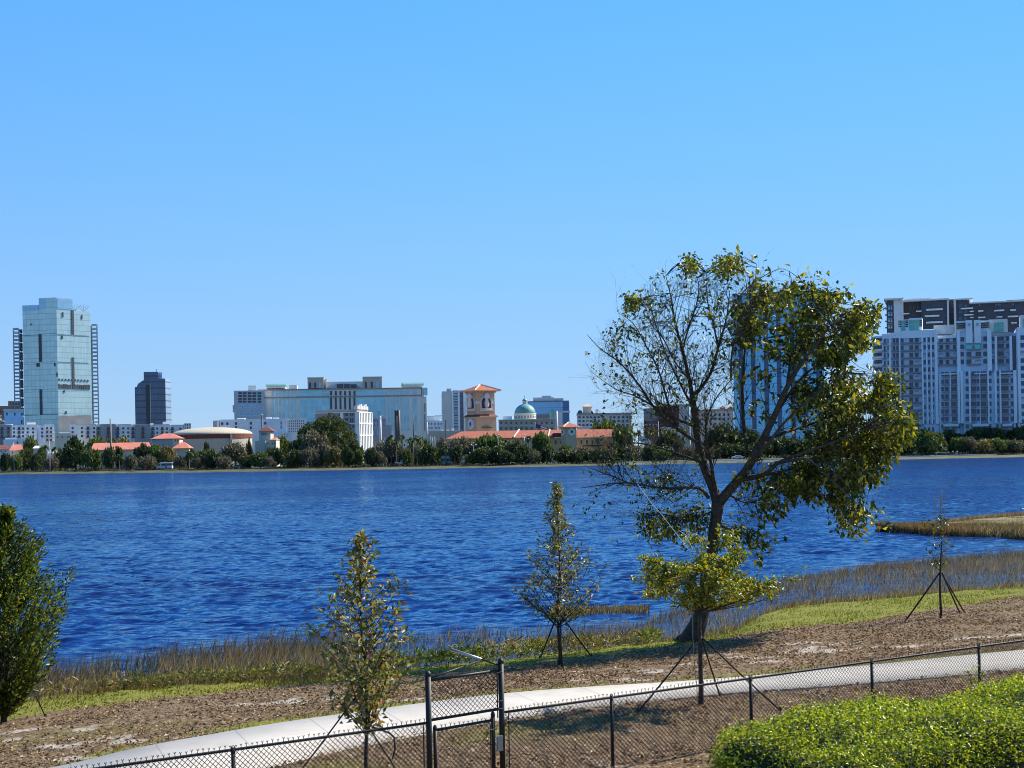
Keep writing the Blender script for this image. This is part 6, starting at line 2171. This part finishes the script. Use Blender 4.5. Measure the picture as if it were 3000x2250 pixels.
# ------------------------------------------------------------------ far trees
FARLEAF = leafmat('far_leaf', .22, .6, (1.3, 1.2, .5), .3)
def crown_mesh(name, seed, n, pal, lobes=9, flat=.8, leaf=.09, low=.12):
    """Unit crown, 2 wide and 1 high, of leaf clumps on overlapping lobes."""
    r = np.random.default_rng(seed)
    cs, rs_ = [], []
    for k in range(lobes):
        a = r.random() * 6.28; d = math.sqrt(r.random()) * .68
        h = low + (1 - low) * (.30 + .42 * r.random() * (1 - .5 * d))
        cs.append((d * math.cos(a), d * math.sin(a), h)); rs_.append(r.uniform(.28, .46))
    cs.append((0, 0, .68)); rs_.append(.34)
    cs, rs_ = np.array(cs), np.array(rs_)
    k = r.integers(len(cs), size=n)
    d = unit(r.normal(size=(n, 3)))
    p = cs[k] + d * (rs_[k] * r.uniform(.55, 1.06, n))[:, None] * np.array([1, 1, .72 * flat + .1])
    p[:, 2] = np.clip(p[:, 2], low * .55 + r.random(n) * .1, 1.05)
    ax = d * .6 + r.normal(0, .6, (n, 3))
    ax = unit(ax)
    nr = unit(d + np.array([0, 0, .5]) + r.normal(0, .5, (n, 3)))
    side = unit(np.cross(ax, nr))
    L_ = (leaf * r.uniform(.6, 1.4, n))[:, None]
    V = np.stack([p, p + ax * L_ * .5 - side * L_ * .45, p + ax * L_ * 1.1, p + ax * L_ * .5 + side * L_ * .45], 1).reshape(-1, 3)
    o = np.arange(n)[:, None] * 4
    pal = np.array(pal)
    c = 1.45 * pal[r.integers(len(pal), size=n)] * r.uniform(.75, 1.3, (n, 1))
    me = np_mesh(name, V, o + [0, 1, 2, 3], np.repeat(c, 4, 0))
    me.materials.append(FARLEAF)
    return me
DKG = [(.035, .050, .018), (.05, .065, .02), (.065, .08, .028), (.03, .04, .02)]
GRN = [(.05, .08, .02), (.08, .11, .025), (.10, .13, .03), (.06, .07, .03)]
GRY = [(.085, .080, .060), (.11, .10, .075), (.07, .068, .05), (.06, .065, .04), (.13, .11, .085)]
OLV = [(.11, .10, .035), (.14, .11, .04), (.08, .08, .03), (.16, .12, .05)]
CROWNS = {k: [crown_mesh('crown', s0 + i, n, pal, lob, .9, lf) for i in range(4)] for k, s0, n, pal, lob, lf in
          (('dark', 100, 3200, DKG, 12, .12), ('green', 110, 3200, GRN, 13, .12), ('grey', 120, 3000, GRY, 14, .085), ('olive', 130, 3000, OLV, 12, .10))}
def trunk_mesh(seed):
    r = random.Random(seed)
    mb = MB().tube([(0, 0, -.05), (r.uniform(-.04, .04), 0, .22), (r.uniform(-.08, .08), r.uniform(-.05, .05), .5)], [.055, .042, .03], 6)
    for k in range(5):
        a = k * 1.25 + r.random()
        mb.tube([(0, 0, .2), (.22 * math.cos(a), .22 * math.sin(a), .48), (.48 * math.cos(a), .48 * math.sin(a), .72)], [.03, .02, .008], 5, False)
    me = mb.mesh('trunk'); me.materials.append(M('far_bark', (.075, .06, .05), .9, .3, 2)); return me
TRUNKS = [trunk_mesh(i) for i in range(4)]
def frond_mesh(seed, droop):
    r = np.random.default_rng(seed)
    V, Fs = [], []
    for k in range(26):
        a = r.random() * 6.28; e = r.uniform(-.5, 1.25); ln = r.uniform(.75, 1.05)
        pts = []
        for f in np.linspace(0, 1, 6):
            rad = ln * f * math.cos(e) * (1 - .15 * f)
            z = ln * f * math.sin(e) - droop * f * f * ln
            pts.append(np.array([rad * math.cos(a), rad * math.sin(a), z]))
        sd_ = np.array([-math.sin(a), math.cos(a), 0])
        for i in range(5):
            w0, w1 = .16 * math.sin(pi * (i / 5 * .9 + .08)), .16 * math.sin(pi * ((i + 1) / 5 * .9 + .08))
            for s_ in (-1, 1):
                o = len(V)
                V += [pts[i], pts[i + 1], pts[i + 1] + sd_ * s_ * w1 + [0, 0, -w1 * .7], pts[i] + sd_ * s_ * w0 * .6 + [0, 0, -w0 * .6]]
                Fs.append([o, o + 1, o + 2, o + 3])
    n = len(V)
    c = np.array([.055, .085, .022]) * r.uniform(.6, 1.7, (n // 4, 1))
    me = np_mesh('fronds', np.array(V), np.array(Fs), np.repeat(c, 4, 0)); me.materials.append(FARLEAF); return me
FRONDS = [frond_mesh(5 + i, .55) for i in range(3)]
pm = MB().tube([(0, 0, -.02), (.01, 0, .5), (0, 0, 1)], [.030, .022, .02], 7).mesh('trunk'); pm.materials.append(M('palm_bark', (.19, .16, .13), .9, .25, 3))

MARKS = [(0, 75, 'the red roofed house'), (75, 200, 'the glass tower'), (200, 330, 'the long coral roof'), (330, 440, 'the low shaded white flats'), (440, 575, 'the coral roofed pavilion'),
         (575, 745, 'the round tank'), (745, 840, 'the cream turret'), (840, 960, 'the great domed fig'), (960, 1065, 'the white gridded block'), (1065, 1190, 'the twin flues'), (1190, 1290, 'the courthouse end'),
         (1290, 1370, 'the grey hotel tower'), (1370, 1470, 'the clock tower'), (1470, 1560, 'the green dome'), (1560, 1640, 'the flag'), (1640, 1730, 'the clock turret'), (1730, 1850, 'the station wing'),
         (1850, 2000, 'the white shell canopy'), (2000, 2150, 'the pale terrace'), (2150, 2450, 'the blue glass tower'), (2450, 2640, 'the leafy side of the big tree'), (2640, 2760, 'the white apartments'), (2760, 2880, 'the apartment twin towers'), (2880, 3100, 'the right edge')]
T = [  # u, v of the top, half width in px, kind, metres behind the usual line
    (13, 1330, 15, 'dark', 0), (52, 1333, 22, 'green', -2), (76, 1316, 18, 'dark', 12), (103, 1331, 17, 'dark', 2), (95, 1284, 22, 'green', 60), (150, 1338, 20, 'grey', 0), (126, 1310, 16, 'green', 40), (175, 1318, 16, 'dark', 25),
    (222, 1286, 36, 'dark', 4), (186, 1330, 15, 'grey', 5), (268, 1316, 24, 'green', 2), (318, 1313, 20, 'dark', 3), (285, 1285, 32, 'green', 75), (350, 1311, 13, 'dark', 12), (382, 1331, 22, 'grey', 0), (365, 1283, 36, 'olive', 75), (330, 1288, 26, 'green', 75),
    (420, 1304, 27, 'dark', 5), (452, 1305, 27, 'green', 6), (432, 1333, 25, 'grey', -3), (492, 1307, 28, 'olive', 6), (525, 1336, 22, 'grey', -1), (560, 1318, 16, 'dark', 4), (600, 1320, 30, 'green', 6), (605, 1297, 8, 'dark', 28), (580, 1338, 18, 'grey', 0),
    (622, 1320, 30, 'dark', 0), (690, 1298, 42, 'grey', 6), (730, 1289, 9, 'dark', 30), (655, 1334, 22, 'grey', -2), (762, 1325, 27, 'green', 0), (808, 1313, 26, 'dark', 3), (832, 1284, 22, 'green', 55), (720, 1335, 20, 'dark', 2), (790, 1338, 18, 'grey', -2),
    (880, 1284, 32, 'dark', 12), (862, 1320, 24, 'dark', 0), (918, 1262, 42, 'grey', 14), (905, 1312, 30, 'grey', 0), (980, 1308, 27, 'olive', 0), (1020, 1309, 17, 'dark', -3), (1052, 1319, 15, 'green', 0), (945, 1312, 22, 'grey', 3), (1040, 1294, 24, 'dark', 18),
    (1083, 1314, 19, 'dark', -2), (1140, 1285, 46, 'grey', 6), (1190, 1318, 15, 'green', 0), (1118, 1322, 18, 'grey', 0), (1215, 1300, 30, 'grey', 4), (1165, 1312, 20, 'dark', 4), (1250, 1306, 28, 'dark', -2), (1232, 1288, 22, 'green', 22),
    (1297, 1284, 26, 'grey', 12), (1275, 1312, 16, 'green', 0), (1335, 1306, 20, 'dark', 2), (1364, 1281, 45, 'grey', 10), (1425, 1277, 42, 'green', 12), (1410, 1314, 36, 'dark', -6), (1460, 1310, 32, 'dark', -6), (1382, 1330, 18, 'green', -4),
    (1498, 1296, 32, 'dark', 2), (1512, 1285, 26, 'grey', 12), (1530, 1306, 26, 'dark', -4), (1560, 1317, 24, 'grey', -4), (1590, 1270, 29, 'green', 12), (1604, 1311, 18, 'dark', 0), (1480, 1324, 24, 'dark', -8), (1655, 1306, 16, 'green', 10),
    (1656, 1319, 32, 'dark', -5), (1706, 1311, 36, 'grey', -4), (1768, 1309, 36, 'grey', -4), (1778, 1232, 42, 'green', 130), (1735, 1322, 24, 'dark', -6), (1800, 1300, 26, 'dark', 2), (1824, 1252, 26, 'green', 60), (1690, 1326, 24, 'dark', -7),
    (1850, 1300, 30, 'grey', 0), (1908, 1309, 28, 'dark', 2), (1965, 1266, 36, 'dark', 50), (1985, 1288, 15, 'grey', 14), (2014, 1309, 30, 'grey', 4), (1940, 1318, 24, 'green', 0), (2060, 1312, 30, 'dark', 3), (2115, 1250, 46, 'dark', 55), (2090, 1310, 28, 'grey', 4),
    (2140, 1300, 34, 'dark', 8), (2185, 1262, 40, 'dark', 55), (2200, 1305, 30, 'green', 6), (2240, 1290, 36, 'dark', 14), (2290, 1284, 40, 'dark', 18), (2300, 1318, 26, 'grey', 4), (2350, 1290, 40, 'dark', 14), (2400, 1284, 40, 'green', 18), (2430, 1312, 30, 'dark', 4),
    (2470, 1288, 40, 'dark', 14), (2520, 1290, 38, 'green', 12), (2560, 1284, 36, 'dark', 18), (2600, 1296, 30, 'grey', 8), (2640, 1290, 32, 'dark', 14), (2664, 1294, 15, 'green', 6),
    (2717, 1266, 38, 'green', 2), (2766, 1292, 12, 'olive', 4), (2700, 1262, 40, 'dark', 34), (2780, 1264, 42, 'dark', 34), (2806, 1284, 19, 'green', 4), (2843, 1280, 29, 'grey', 4), (2853, 1258, 42, 'dark', 34), (2891, 1286, 30, 'olive', 2), (2925, 1286, 28, 'green', 3), (2918, 1256, 42, 'dark', 34),
    (2970, 1287, 29, 'grey', 2), (2985, 1256, 40, 'dark', 34), (3010, 1290, 28, 'dark', 3)]
PALMS = [(134, 1300, 0, 30), (160, 1305, 0, 20), (349, 1327, 0, 2), (333, 1330, 0, 1), (553, 1316, 0, 2), (988, 1258, 0, 6), (1146, 1269, 0, 12), (1160, 1282, 0, 10), (1178, 1268, 0, 14), (1200, 1276, 0, 10), (1220, 1270, 0, 12), (1228, 1276, 0, 8), (1210, 1285, 0, 4),
         (1305, 1300, 0, 2), (1331, 1308, 0, 0), (1298, 1284, 0, 20), (1549, 1270, 0, 3), (1600, 1310, 0, -2), (1832, 1250, 0, 30), (1890, 1252, 0, 30), (1908, 1256, 0, 34), (1945, 1295, 0, 4), (1960, 1300, 0, 4), (2760, 1300, 0, 0), (1870, 1256, 0, 32), (1480, 1282, 0, 20)]
WORD = {'dark': 'dark round tree', 'green': 'green leafy tree', 'grey': 'grey sparse tree', 'olive': 'olive brown tree', 'palm': 'palm'}
items = [(u, v, hw, k, dd) for u, v, hw, k, dd in T] + [(u, v, 14, 'palm', dd) for u, v, _, dd in PALMS]
items.sort()
def mark(u):
    for a, c, n in MARKS:
        if u < c: return n
    return MARKS[-1][2]
grp = {}
for it in items:
    grp.setdefault((mark(it[0]), it[3]), []).append(it)
ORD = ['leftmost', 'second from left', 'third from left', 'fourth from left', 'fifth from left', 'sixth from left', 'seventh from left', 'eighth from left']
NUM = {2: 'two', 3: 'three', 4: 'four', 5: 'five', 6: 'six', 7: 'seven', 8: 'eight', 9: 'nine'}
for i, it in enumerate(items):
    u, v, hw, k, dd = it
    mk = mark(u)
    fam = grp[(mk, k)]
    j = fam.index(it); n_ = len(fam)
    if n_ == 1: lab = 'the only %s on the shore below %s' % (WORD[k], mk)
    else:
        pos = 'rightmost' if j == n_ - 1 else ORD[j]
        lab = '%s of %s %ss below %s' % (pos, NUM[n_], WORD[k], mk)
    a, b_ = rolled(u, v)
    D = float(shore_D(a)) + 22 + dd
    if k != 'palm' and D > float(shore_D(a)) + 25.5 and D < float(shore_D(a)) + 37: D = float(shore_D(a)) + 38
    top = P(u, v, D)
    gz = -0.95 if dd < 5 else -0.85
    h_ = top.z - gz
    root = empty('palm_tree' if k == 'palm' else 'shore_tree', (top.x, D, gz), random.random() * 6.28)
    tag(root, lab, 'palm' if k == 'palm' else 'tree', 'palms along the far shore' if k == 'palm' else 'trees along the far shore')
    if k == 'palm':
        fr = 2.5
        o = link('trunk', pm, None, root); o.scale = (8, 8, h_ - fr * .55)
        o = link('crown', FRONDS[i % 3], None, root); o.location = (0, 0, h_ - fr * .6); o.scale = (fr, fr, fr)
    else:
        r = hw / F * D
        lowd = dd < 15
        o = link('trunk', TRUNKS[i % 4], None, root); o.scale = (r * .9, r * .9, h_)
        o = link('crown', CROWNS[k][i % 4], None, root); o.scale = (r * 1.22, r * 1.22, h_ * 1.06)
# the great domed fig
rs = np.random.default_rng(77)
u0, v0 = R2(1112, 480)
D = 545.0
top = P(u0, v0, D); gz = -.85
fig = empty('fig_tree', (top.x, D, gz)); tag(fig, 'huge domed dark fig tree in front of the gridded block', 'tree')
r = 335 / 3.16 / F * D; h_ = top.z - gz
cs, rr_ = [], []
for k in range(70):
    a = rs.random() * 6.28; f = math.sqrt(rs.random())
    z = math.sqrt(max(0, 1 - (f * .97) ** 2.2)) * .80 * rs.uniform(.72, 1.0) + .06
    cs.append((f * .86 * math.cos(a), f * .86 * math.sin(a), z)); rr_.append(rs.uniform(.10, .18))
cs, rr_ = np.array(cs), np.array(rr_)
n = 16000
k = rs.integers(len(cs), size=n)
d = unit(rs.normal(size=(n, 3)) + [0, 0, .25])
p = cs[k] + d * (rr_[k] * rs.uniform(.75, 1.08, n))[:, None]
p[:, 2] = np.clip(p[:, 2], .05, 1.0)
p *= np.array([r, r * .9, h_])
mbm = leaf_cloud('crown', p, d + rs.normal(0, .6, (n, 3)), rs.uniform(.5, 1.0, n), rs.uniform(.35, .65, n), pick(DKG + GRN[:2], n, .25) * 1.4, FARLEAF, fig, .2, .3)
mb = MB()
for k in range(9):
    a = k * .7
    mb.tube([(.8 * math.cos(a), .8 * math.sin(a), -.3), (.1 * r * math.cos(a), .1 * r * math.sin(a), .3 * h_), (.55 * r * math.cos(a), .55 * r * math.sin(a), .62 * h_)], [.7, .5, .15], 6)
mb.build('trunk', M('far_bark', None), fig, True)
# undergrowth under the shore trees
n = 26000
tt_ = rng.uniform(-1750, 1750, n)
off = rng.uniform(36, 44, n)
front = rng.random(n) < .28
off = np.where(front, rng.uniform(19, 25.5, n), off)
yy_ = shore_D(tt_) + off
xx_ = tt_ * yy_ / F
hgt = (1.3 + 1.8 * fbm(xx_, yy_ * 0, .09, 201)) * np.where(front, .55, 1.0) * np.where((tt_ > -160) & (tt_ < 420) & front, 1.8, 1.0)
keep = np.where(front, fbm(xx_, yy_ * 0, .06, 202) > .50, fbm(xx_, yy_ * 0, .12, 203) > .30)
p = np.c_[xx_, yy_, -.9 + rng.random(n) * hgt][keep]
n = len(p)
leaf_o = leaf_cloud('undergrowth', p, rng.normal(size=(n, 3)), rng.uniform(.4, .8, n), rng.uniform(.3, .5, n), pick(DKG + GRY[2:4], n, .3), FARLEAF, None, .2, .3)
tag(leaf_o, 'dark low scrub filling the gaps under the far shore trees', 'undergrowth', kind='stuff')

# ------------------------------------------------------------------ vehicles and people on the far shore
TYRE = M('tyre_rubber', (.015, .015, .015), .9, .2, 5)
def vehicle(name, label, cat, u, v, prof, wins, wheels, wid, paint, D=None, flip=1, extra=None):
    """prof and wins are outlines in metres (x along, z up) of the body and of its glass."""
    a, b_ = rolled(u, v)
    D = float(shore_D(a)) + 31 if D is None else D
    x = a / F * D
    root = empty(name, (x, D, -.70)); tag(root, label, cat, 'vehicles on the lake road')
    fl = lambda q: [(x_ * flip, z_) for x_, z_ in (q if flip > 0 else reversed(q))]
    b_o = MB().profile(fl(prof), -wid / 2, wid / 2).build('body', paint, root)
    bm_ = b_o.modifiers.new('round', 'BEVEL'); bm_.width = .09; bm_.segments = 2; bm_.limit_method = 'ANGLE'
    for q in wins:
        MB().profile(fl(q), -wid / 2 - .012, wid / 2 + .012).build('window', DGLASS, root)
    for wx in wheels:
        for s_ in (-1, 1):
            y0 = s_ * wid / 2 * .98
            m_ = MB().disc((wx * flip, .34), .34, y0 - .1, .2, 16)
            w_o = m_.build('wheel', TYRE, root)
            MB().disc((wx * flip, .34), .19, y0 - .13, .26, 12).build('rim', PALEM, w_o)
    if extra: extra(root)
    return root
VW = M('white_paint', (.75, .75, .76), .3, .03, .3); VR = M('red_paint', (.35, .02, .03), .3, .05, .3); VB = M('blue_paint', (.10, .16, .32), .3, .05, .3); VS = M('silver_paint', (.45, .46, .48), .3, .05, .3); VD = M('dark_paint', (.03, .032, .038), .3, .05, .3)
van = [(-3.1, .35), (3.0, .35), (3.05, 2.5), (2.8, 2.75), (-1.6, 2.75), (-2.1, 2.45), (-2.7, 1.5), (-3.2, 1.15)]
vehicle('passenger_van', 'white high roofed minibus parked on the far lake road at left', 'van', 483, 1362, van,
        [[(-2.45, 1.5), (-1.75, 1.5), (-1.65, 2.3), (-2.05, 2.3)], [(-1.1, 1.5), (.35, 1.5), (.35, 2.3), (-1.1, 2.3)], [(1.1, 1.5), (2.7, 1.5), (2.7, 2.35), (1.1, 2.35)]], (-2.1, 2.0), 2.1, VW,
        extra=lambda r_: MB().box(.45, .95, -1.075, 1.075, .55, 2.4).build('sliding_door', VD, r_))
car_p = [(-2.15, .3), (2.15, .3), (2.2, .75), (1.9, .95), (1.05, 1.02), (.45, 1.45), (-1.0, 1.47), (-1.75, 1.02), (-2.2, .92)]
suv_p = [(-2.25, .38), (2.2, .38), (2.3, .95), (1.3, 1.12), (.75, 1.72), (-1.9, 1.75), (-2.25, 1.1)]
car_w = [[(-1.5, 1.02), (.8, 1.02), (.4, 1.38), (-.95, 1.4)]]
suv_w = [[(-2.0, 1.12), (1.05, 1.12), (.68, 1.62), (-1.8, 1.65)]]
pk_p = [(-2.8, .42), (2.75, .42), (2.8, .98), (1.5, 1.15), (.95, 1.78), (-.45, 1.8), (-.6, 1.15), (-2.8, 1.15)]
vehicle('pickup_truck', 'white pickup truck on the far lake road below the twin flues', 'pickup', 1178, 1352, pk_p, [[(-.35, 1.18), (1.2, 1.18), (.88, 1.68), (-.35, 1.7)]], (-1.8, 1.75), 1.95, VW)
vehicle('parked_car', 'blue grey car parked under the grey tree by the domed fig', 'car', 944, 1354, suv_p, suv_w, (-1.4, 1.4), 1.85, VB, flip=-1)
vehicle('parked_car', 'red car parked under the olive brown tree', 'car', 986, 1354, car_p, car_w, (-1.35, 1.35), 1.8, VR)
vehicle('parked_car', 'white car half hidden behind a dark round tree below the flues', 'car', 1100, 1354, suv_p, suv_w, (-1.4, 1.4), 1.85, VW, flip=-1)
vehicle('parked_car', 'dark car in front of the white minibus', 'car', 440, 1364, car_p, car_w, (-1.35, 1.35), 1.8, VD, flip=-1)
vehicle('parked_car', 'silver car in the shade below the round tank', 'car', 700, 1360, car_p, car_w, (-1.35, 1.35), 1.8, VS)
vehicle('parked_car', 'blue car right of the silver one below the round tank', 'car', 722, 1360, car_p, car_w, (-1.35, 1.35), 1.8, VB)
vehicle('parked_car', 'white car glimpsed through twigs below the shell canopy', 'car', 1905, 1343, suv_p, suv_w, (-1.4, 1.4), 1.85, VW)
vehicle('parked_car', 'silver car right of the white one below the shell canopy', 'car', 1932, 1343, car_p, car_w, (-1.35, 1.35), 1.8, VS)
vehicle('parked_car', 'white car between trunk and right fork of the big tree', 'car', 2160, 1338, car_p, car_w, (-1.35, 1.35), 1.8, VW, flip=-1)
bus = [(-5.6, .35), (5.6, .35), (5.65, 2.9), (5.4, 3.15), (-5.4, 3.15), (-5.65, 2.9)]
vehicle('city_bus', 'blue and teal bus half hidden among palms below the hotel tower', 'bus', 1318, 1344, bus, [[(-5.2, 1.35), (5.2, 1.35), (5.2, 2.25), (-5.2, 2.25)]], (-3.6, 3.2), 2.5, VS,
        extra=lambda r_: (MB().box(-5.5, 5.5, -1.265, 1.265, 2.32, 2.58).build('stripe', M('teal_paint', (.02, .30, .33), .4, .05, .3), r_), MB().box(-5.4, 5.4, -1.1, 1.1, 3.16, 3.4).build('roof_unit', M('teal_paint', None), r_)))
# pale tent shape right of the bus
a_, _ = rolled(1371, 1340); Dt_ = float(shore_D(a_)) + 24
tt = empty('tent', (a_ / F * Dt_, Dt_, -.9)); tag(tt, 'pale blue tent canopy right of the bus on the far shore', 'tent')
MB().add([(-2, -1.5, 1.4), (1.4, -1.5, .8), (1.4, 1.5, .8), (-2, 1.5, 1.4), (-.2, 0, 3.3)], [(0, 3, 2, 1), (0, 1, 4), (1, 2, 4), (2, 3, 4), (3, 0, 4)]).build('canopy', M('tent_cloth', (.45, .58, .72), .8, .05, .5), tt)
for x_, y_, z_ in ((-1.9, -1.4, 1.4), (1.35, -1.4, .8), (1.35, 1.4, .8), (-1.9, 1.4, 1.4)):
    MB().tube([(x_, y_, -.05), (x_, y_, z_)], .05, 5).build('pole', PALEM, tt)
# signs
for u_, v_, l_ in ((1621, 1340, 'blue white sign board on the far lawn below the flag'),):
    a_, b_ = rolled(u_, v_); Dt_ = float(shore_D(a_)) + 18
    sg = empty('sign_board', (a_ / F * Dt_, Dt_, -.95)); tag(sg, l_, 'sign')
    MB().box(-.6, .6, -.05, .05, 1.0, 2.2).build('panel', M('sign_pale', (.5, .6, .72), .6, .05, 1), sg)
    for x_ in (-.45, .45):
        MB().tube([(x_, .1, -.1), (x_, .1, 2.1)], .05, 5).build('post', STEELD, sg)

def person(label, u, v, off, shirt, trousers, lean=0.0):
    a_, b_ = rolled(u, v)
    D = float(shore_D(a_)) + off
    root = empty('person', (a_ / F * D, D, -.62)); tag(root, label, 'person', 'people walking on the promenade')
    def skin(name, pts, edges, mat, rad):
        me_ = bpy.data.meshes.new(name); me_.from_pydata(pts, edges, []); me_.materials.append(mat)
        o = bpy.data.objects.new(name, me_); COL.objects.link(o); o.parent = root
        md = o.modifiers.new('skin', 'SKIN')
        for i_, r_ in enumerate(rad):
            me_.skin_vertices[0].data[i_].radius = (r_, r_)
        me_.skin_vertices[0].data[0].use_root = True
        o.modifiers.new('sub', 'SUBSURF').levels = 1
        o.modifiers['sub'].render_levels = 1
        return o
    hd_ = M('skin_tone', (.35, .22, .16), .6, .05, 5)
    # one continuous body: pelvis, spine, neck, head, arms and legs in mid-stride
    pts = [(0, 0, .95), (0, 0, 1.2), (0, 0, 1.42), (.01, 0, 1.52), (.02, -.01, 1.62), (.02, -.01, 1.74),
           (-.2, 0, 1.4), (-.27, -.05, 1.12), (-.24, -.18, .9), (.2, 0, 1.4), (.27, .06, 1.12), (.25, -.04, .88),
           (-.1, 0, .9), (-.12, -.14, .5), (-.12, -.08, .06), (-.12, -.2, .03), (.1, 0, .9), (.12, .14, .5), (.12, .32, .1), (.12, .22, .04)]
    ed = [(0, 1), (1, 2), (2, 3), (3, 4), (4, 5), (2, 6), (6, 7), (7, 8), (2, 9), (9, 10), (10, 11), (0, 12), (12, 13), (13, 14), (14, 15), (0, 16), (16, 17), (17, 18), (18, 19)]
    rad = [.15, .15, .16, .06, .10, .08, .075, .05, .04, .075, .05, .04, .10, .07, .045, .04, .10, .07, .045, .04]
    skin('body', pts, ed, hd_, rad)
    skin('shirt', [(0, 0, .98), (0, 0, 1.2), (0, 0, 1.42), (-.2, 0, 1.4), (-.26, -.04, 1.18), (.2, 0, 1.4), (.26, .05, 1.18)], [(0, 1), (1, 2), (2, 3), (3, 4), (2, 5), (5, 6)], shirt, [.175, .175, .185, .10, .075, .10, .075])
    skin('trousers', [(0, 0, .93), (-.1, 0, .88), (-.12, -.14, .5), (-.12, -.08, .14), (.1, 0, .88), (.12, .14, .5), (.12, .31, .16)], [(0, 1), (1, 2), (2, 3), (0, 4), (4, 5), (5, 6)], trousers, [.17, .12, .09, .07, .12, .09, .07])
    skin('hair', [(.02, .01, 1.68), (.02, .01, 1.78)], [(0, 1)], M('hair_dark', (.03, .02, .015), .7, .1, 5), [.10, .085])
WC = M('white_cloth', (.8, .8, .82), .9, .04, 3); DC = M('dark_cloth', (.03, .035, .05), .9, .1, 3)
person('person in white top and dark trousers on the promenade, left of a pair', 2792, 1332, 18.2, WC, DC)
person('person in white at the right of the pair on the promenade', 2804, 1332, 18.8, WC, M('grey_cloth', (.2, .2, .22), .9, .1, 3))
# bench rail near the pair
a_, b_ = rolled(2760, 1323); Dt_ = float(shore_D(a_)) + 17
bn = empty('rail_barrier', (a_ / F * Dt_, Dt_, -.95)); tag(bn, 'low horizontal rail by the promenade left of the walking pair', 'rail')
MB().box(-2.7, 2.7, -.06, .06, 1.3, 1.5).build('rail', PALEM, bn)
for x_ in (-2.5, 0, 2.5):
    MB().box(x_ - .06, x_ + .06, -.05, .05, -.1, 1.29).build('post', STEELD, bn)
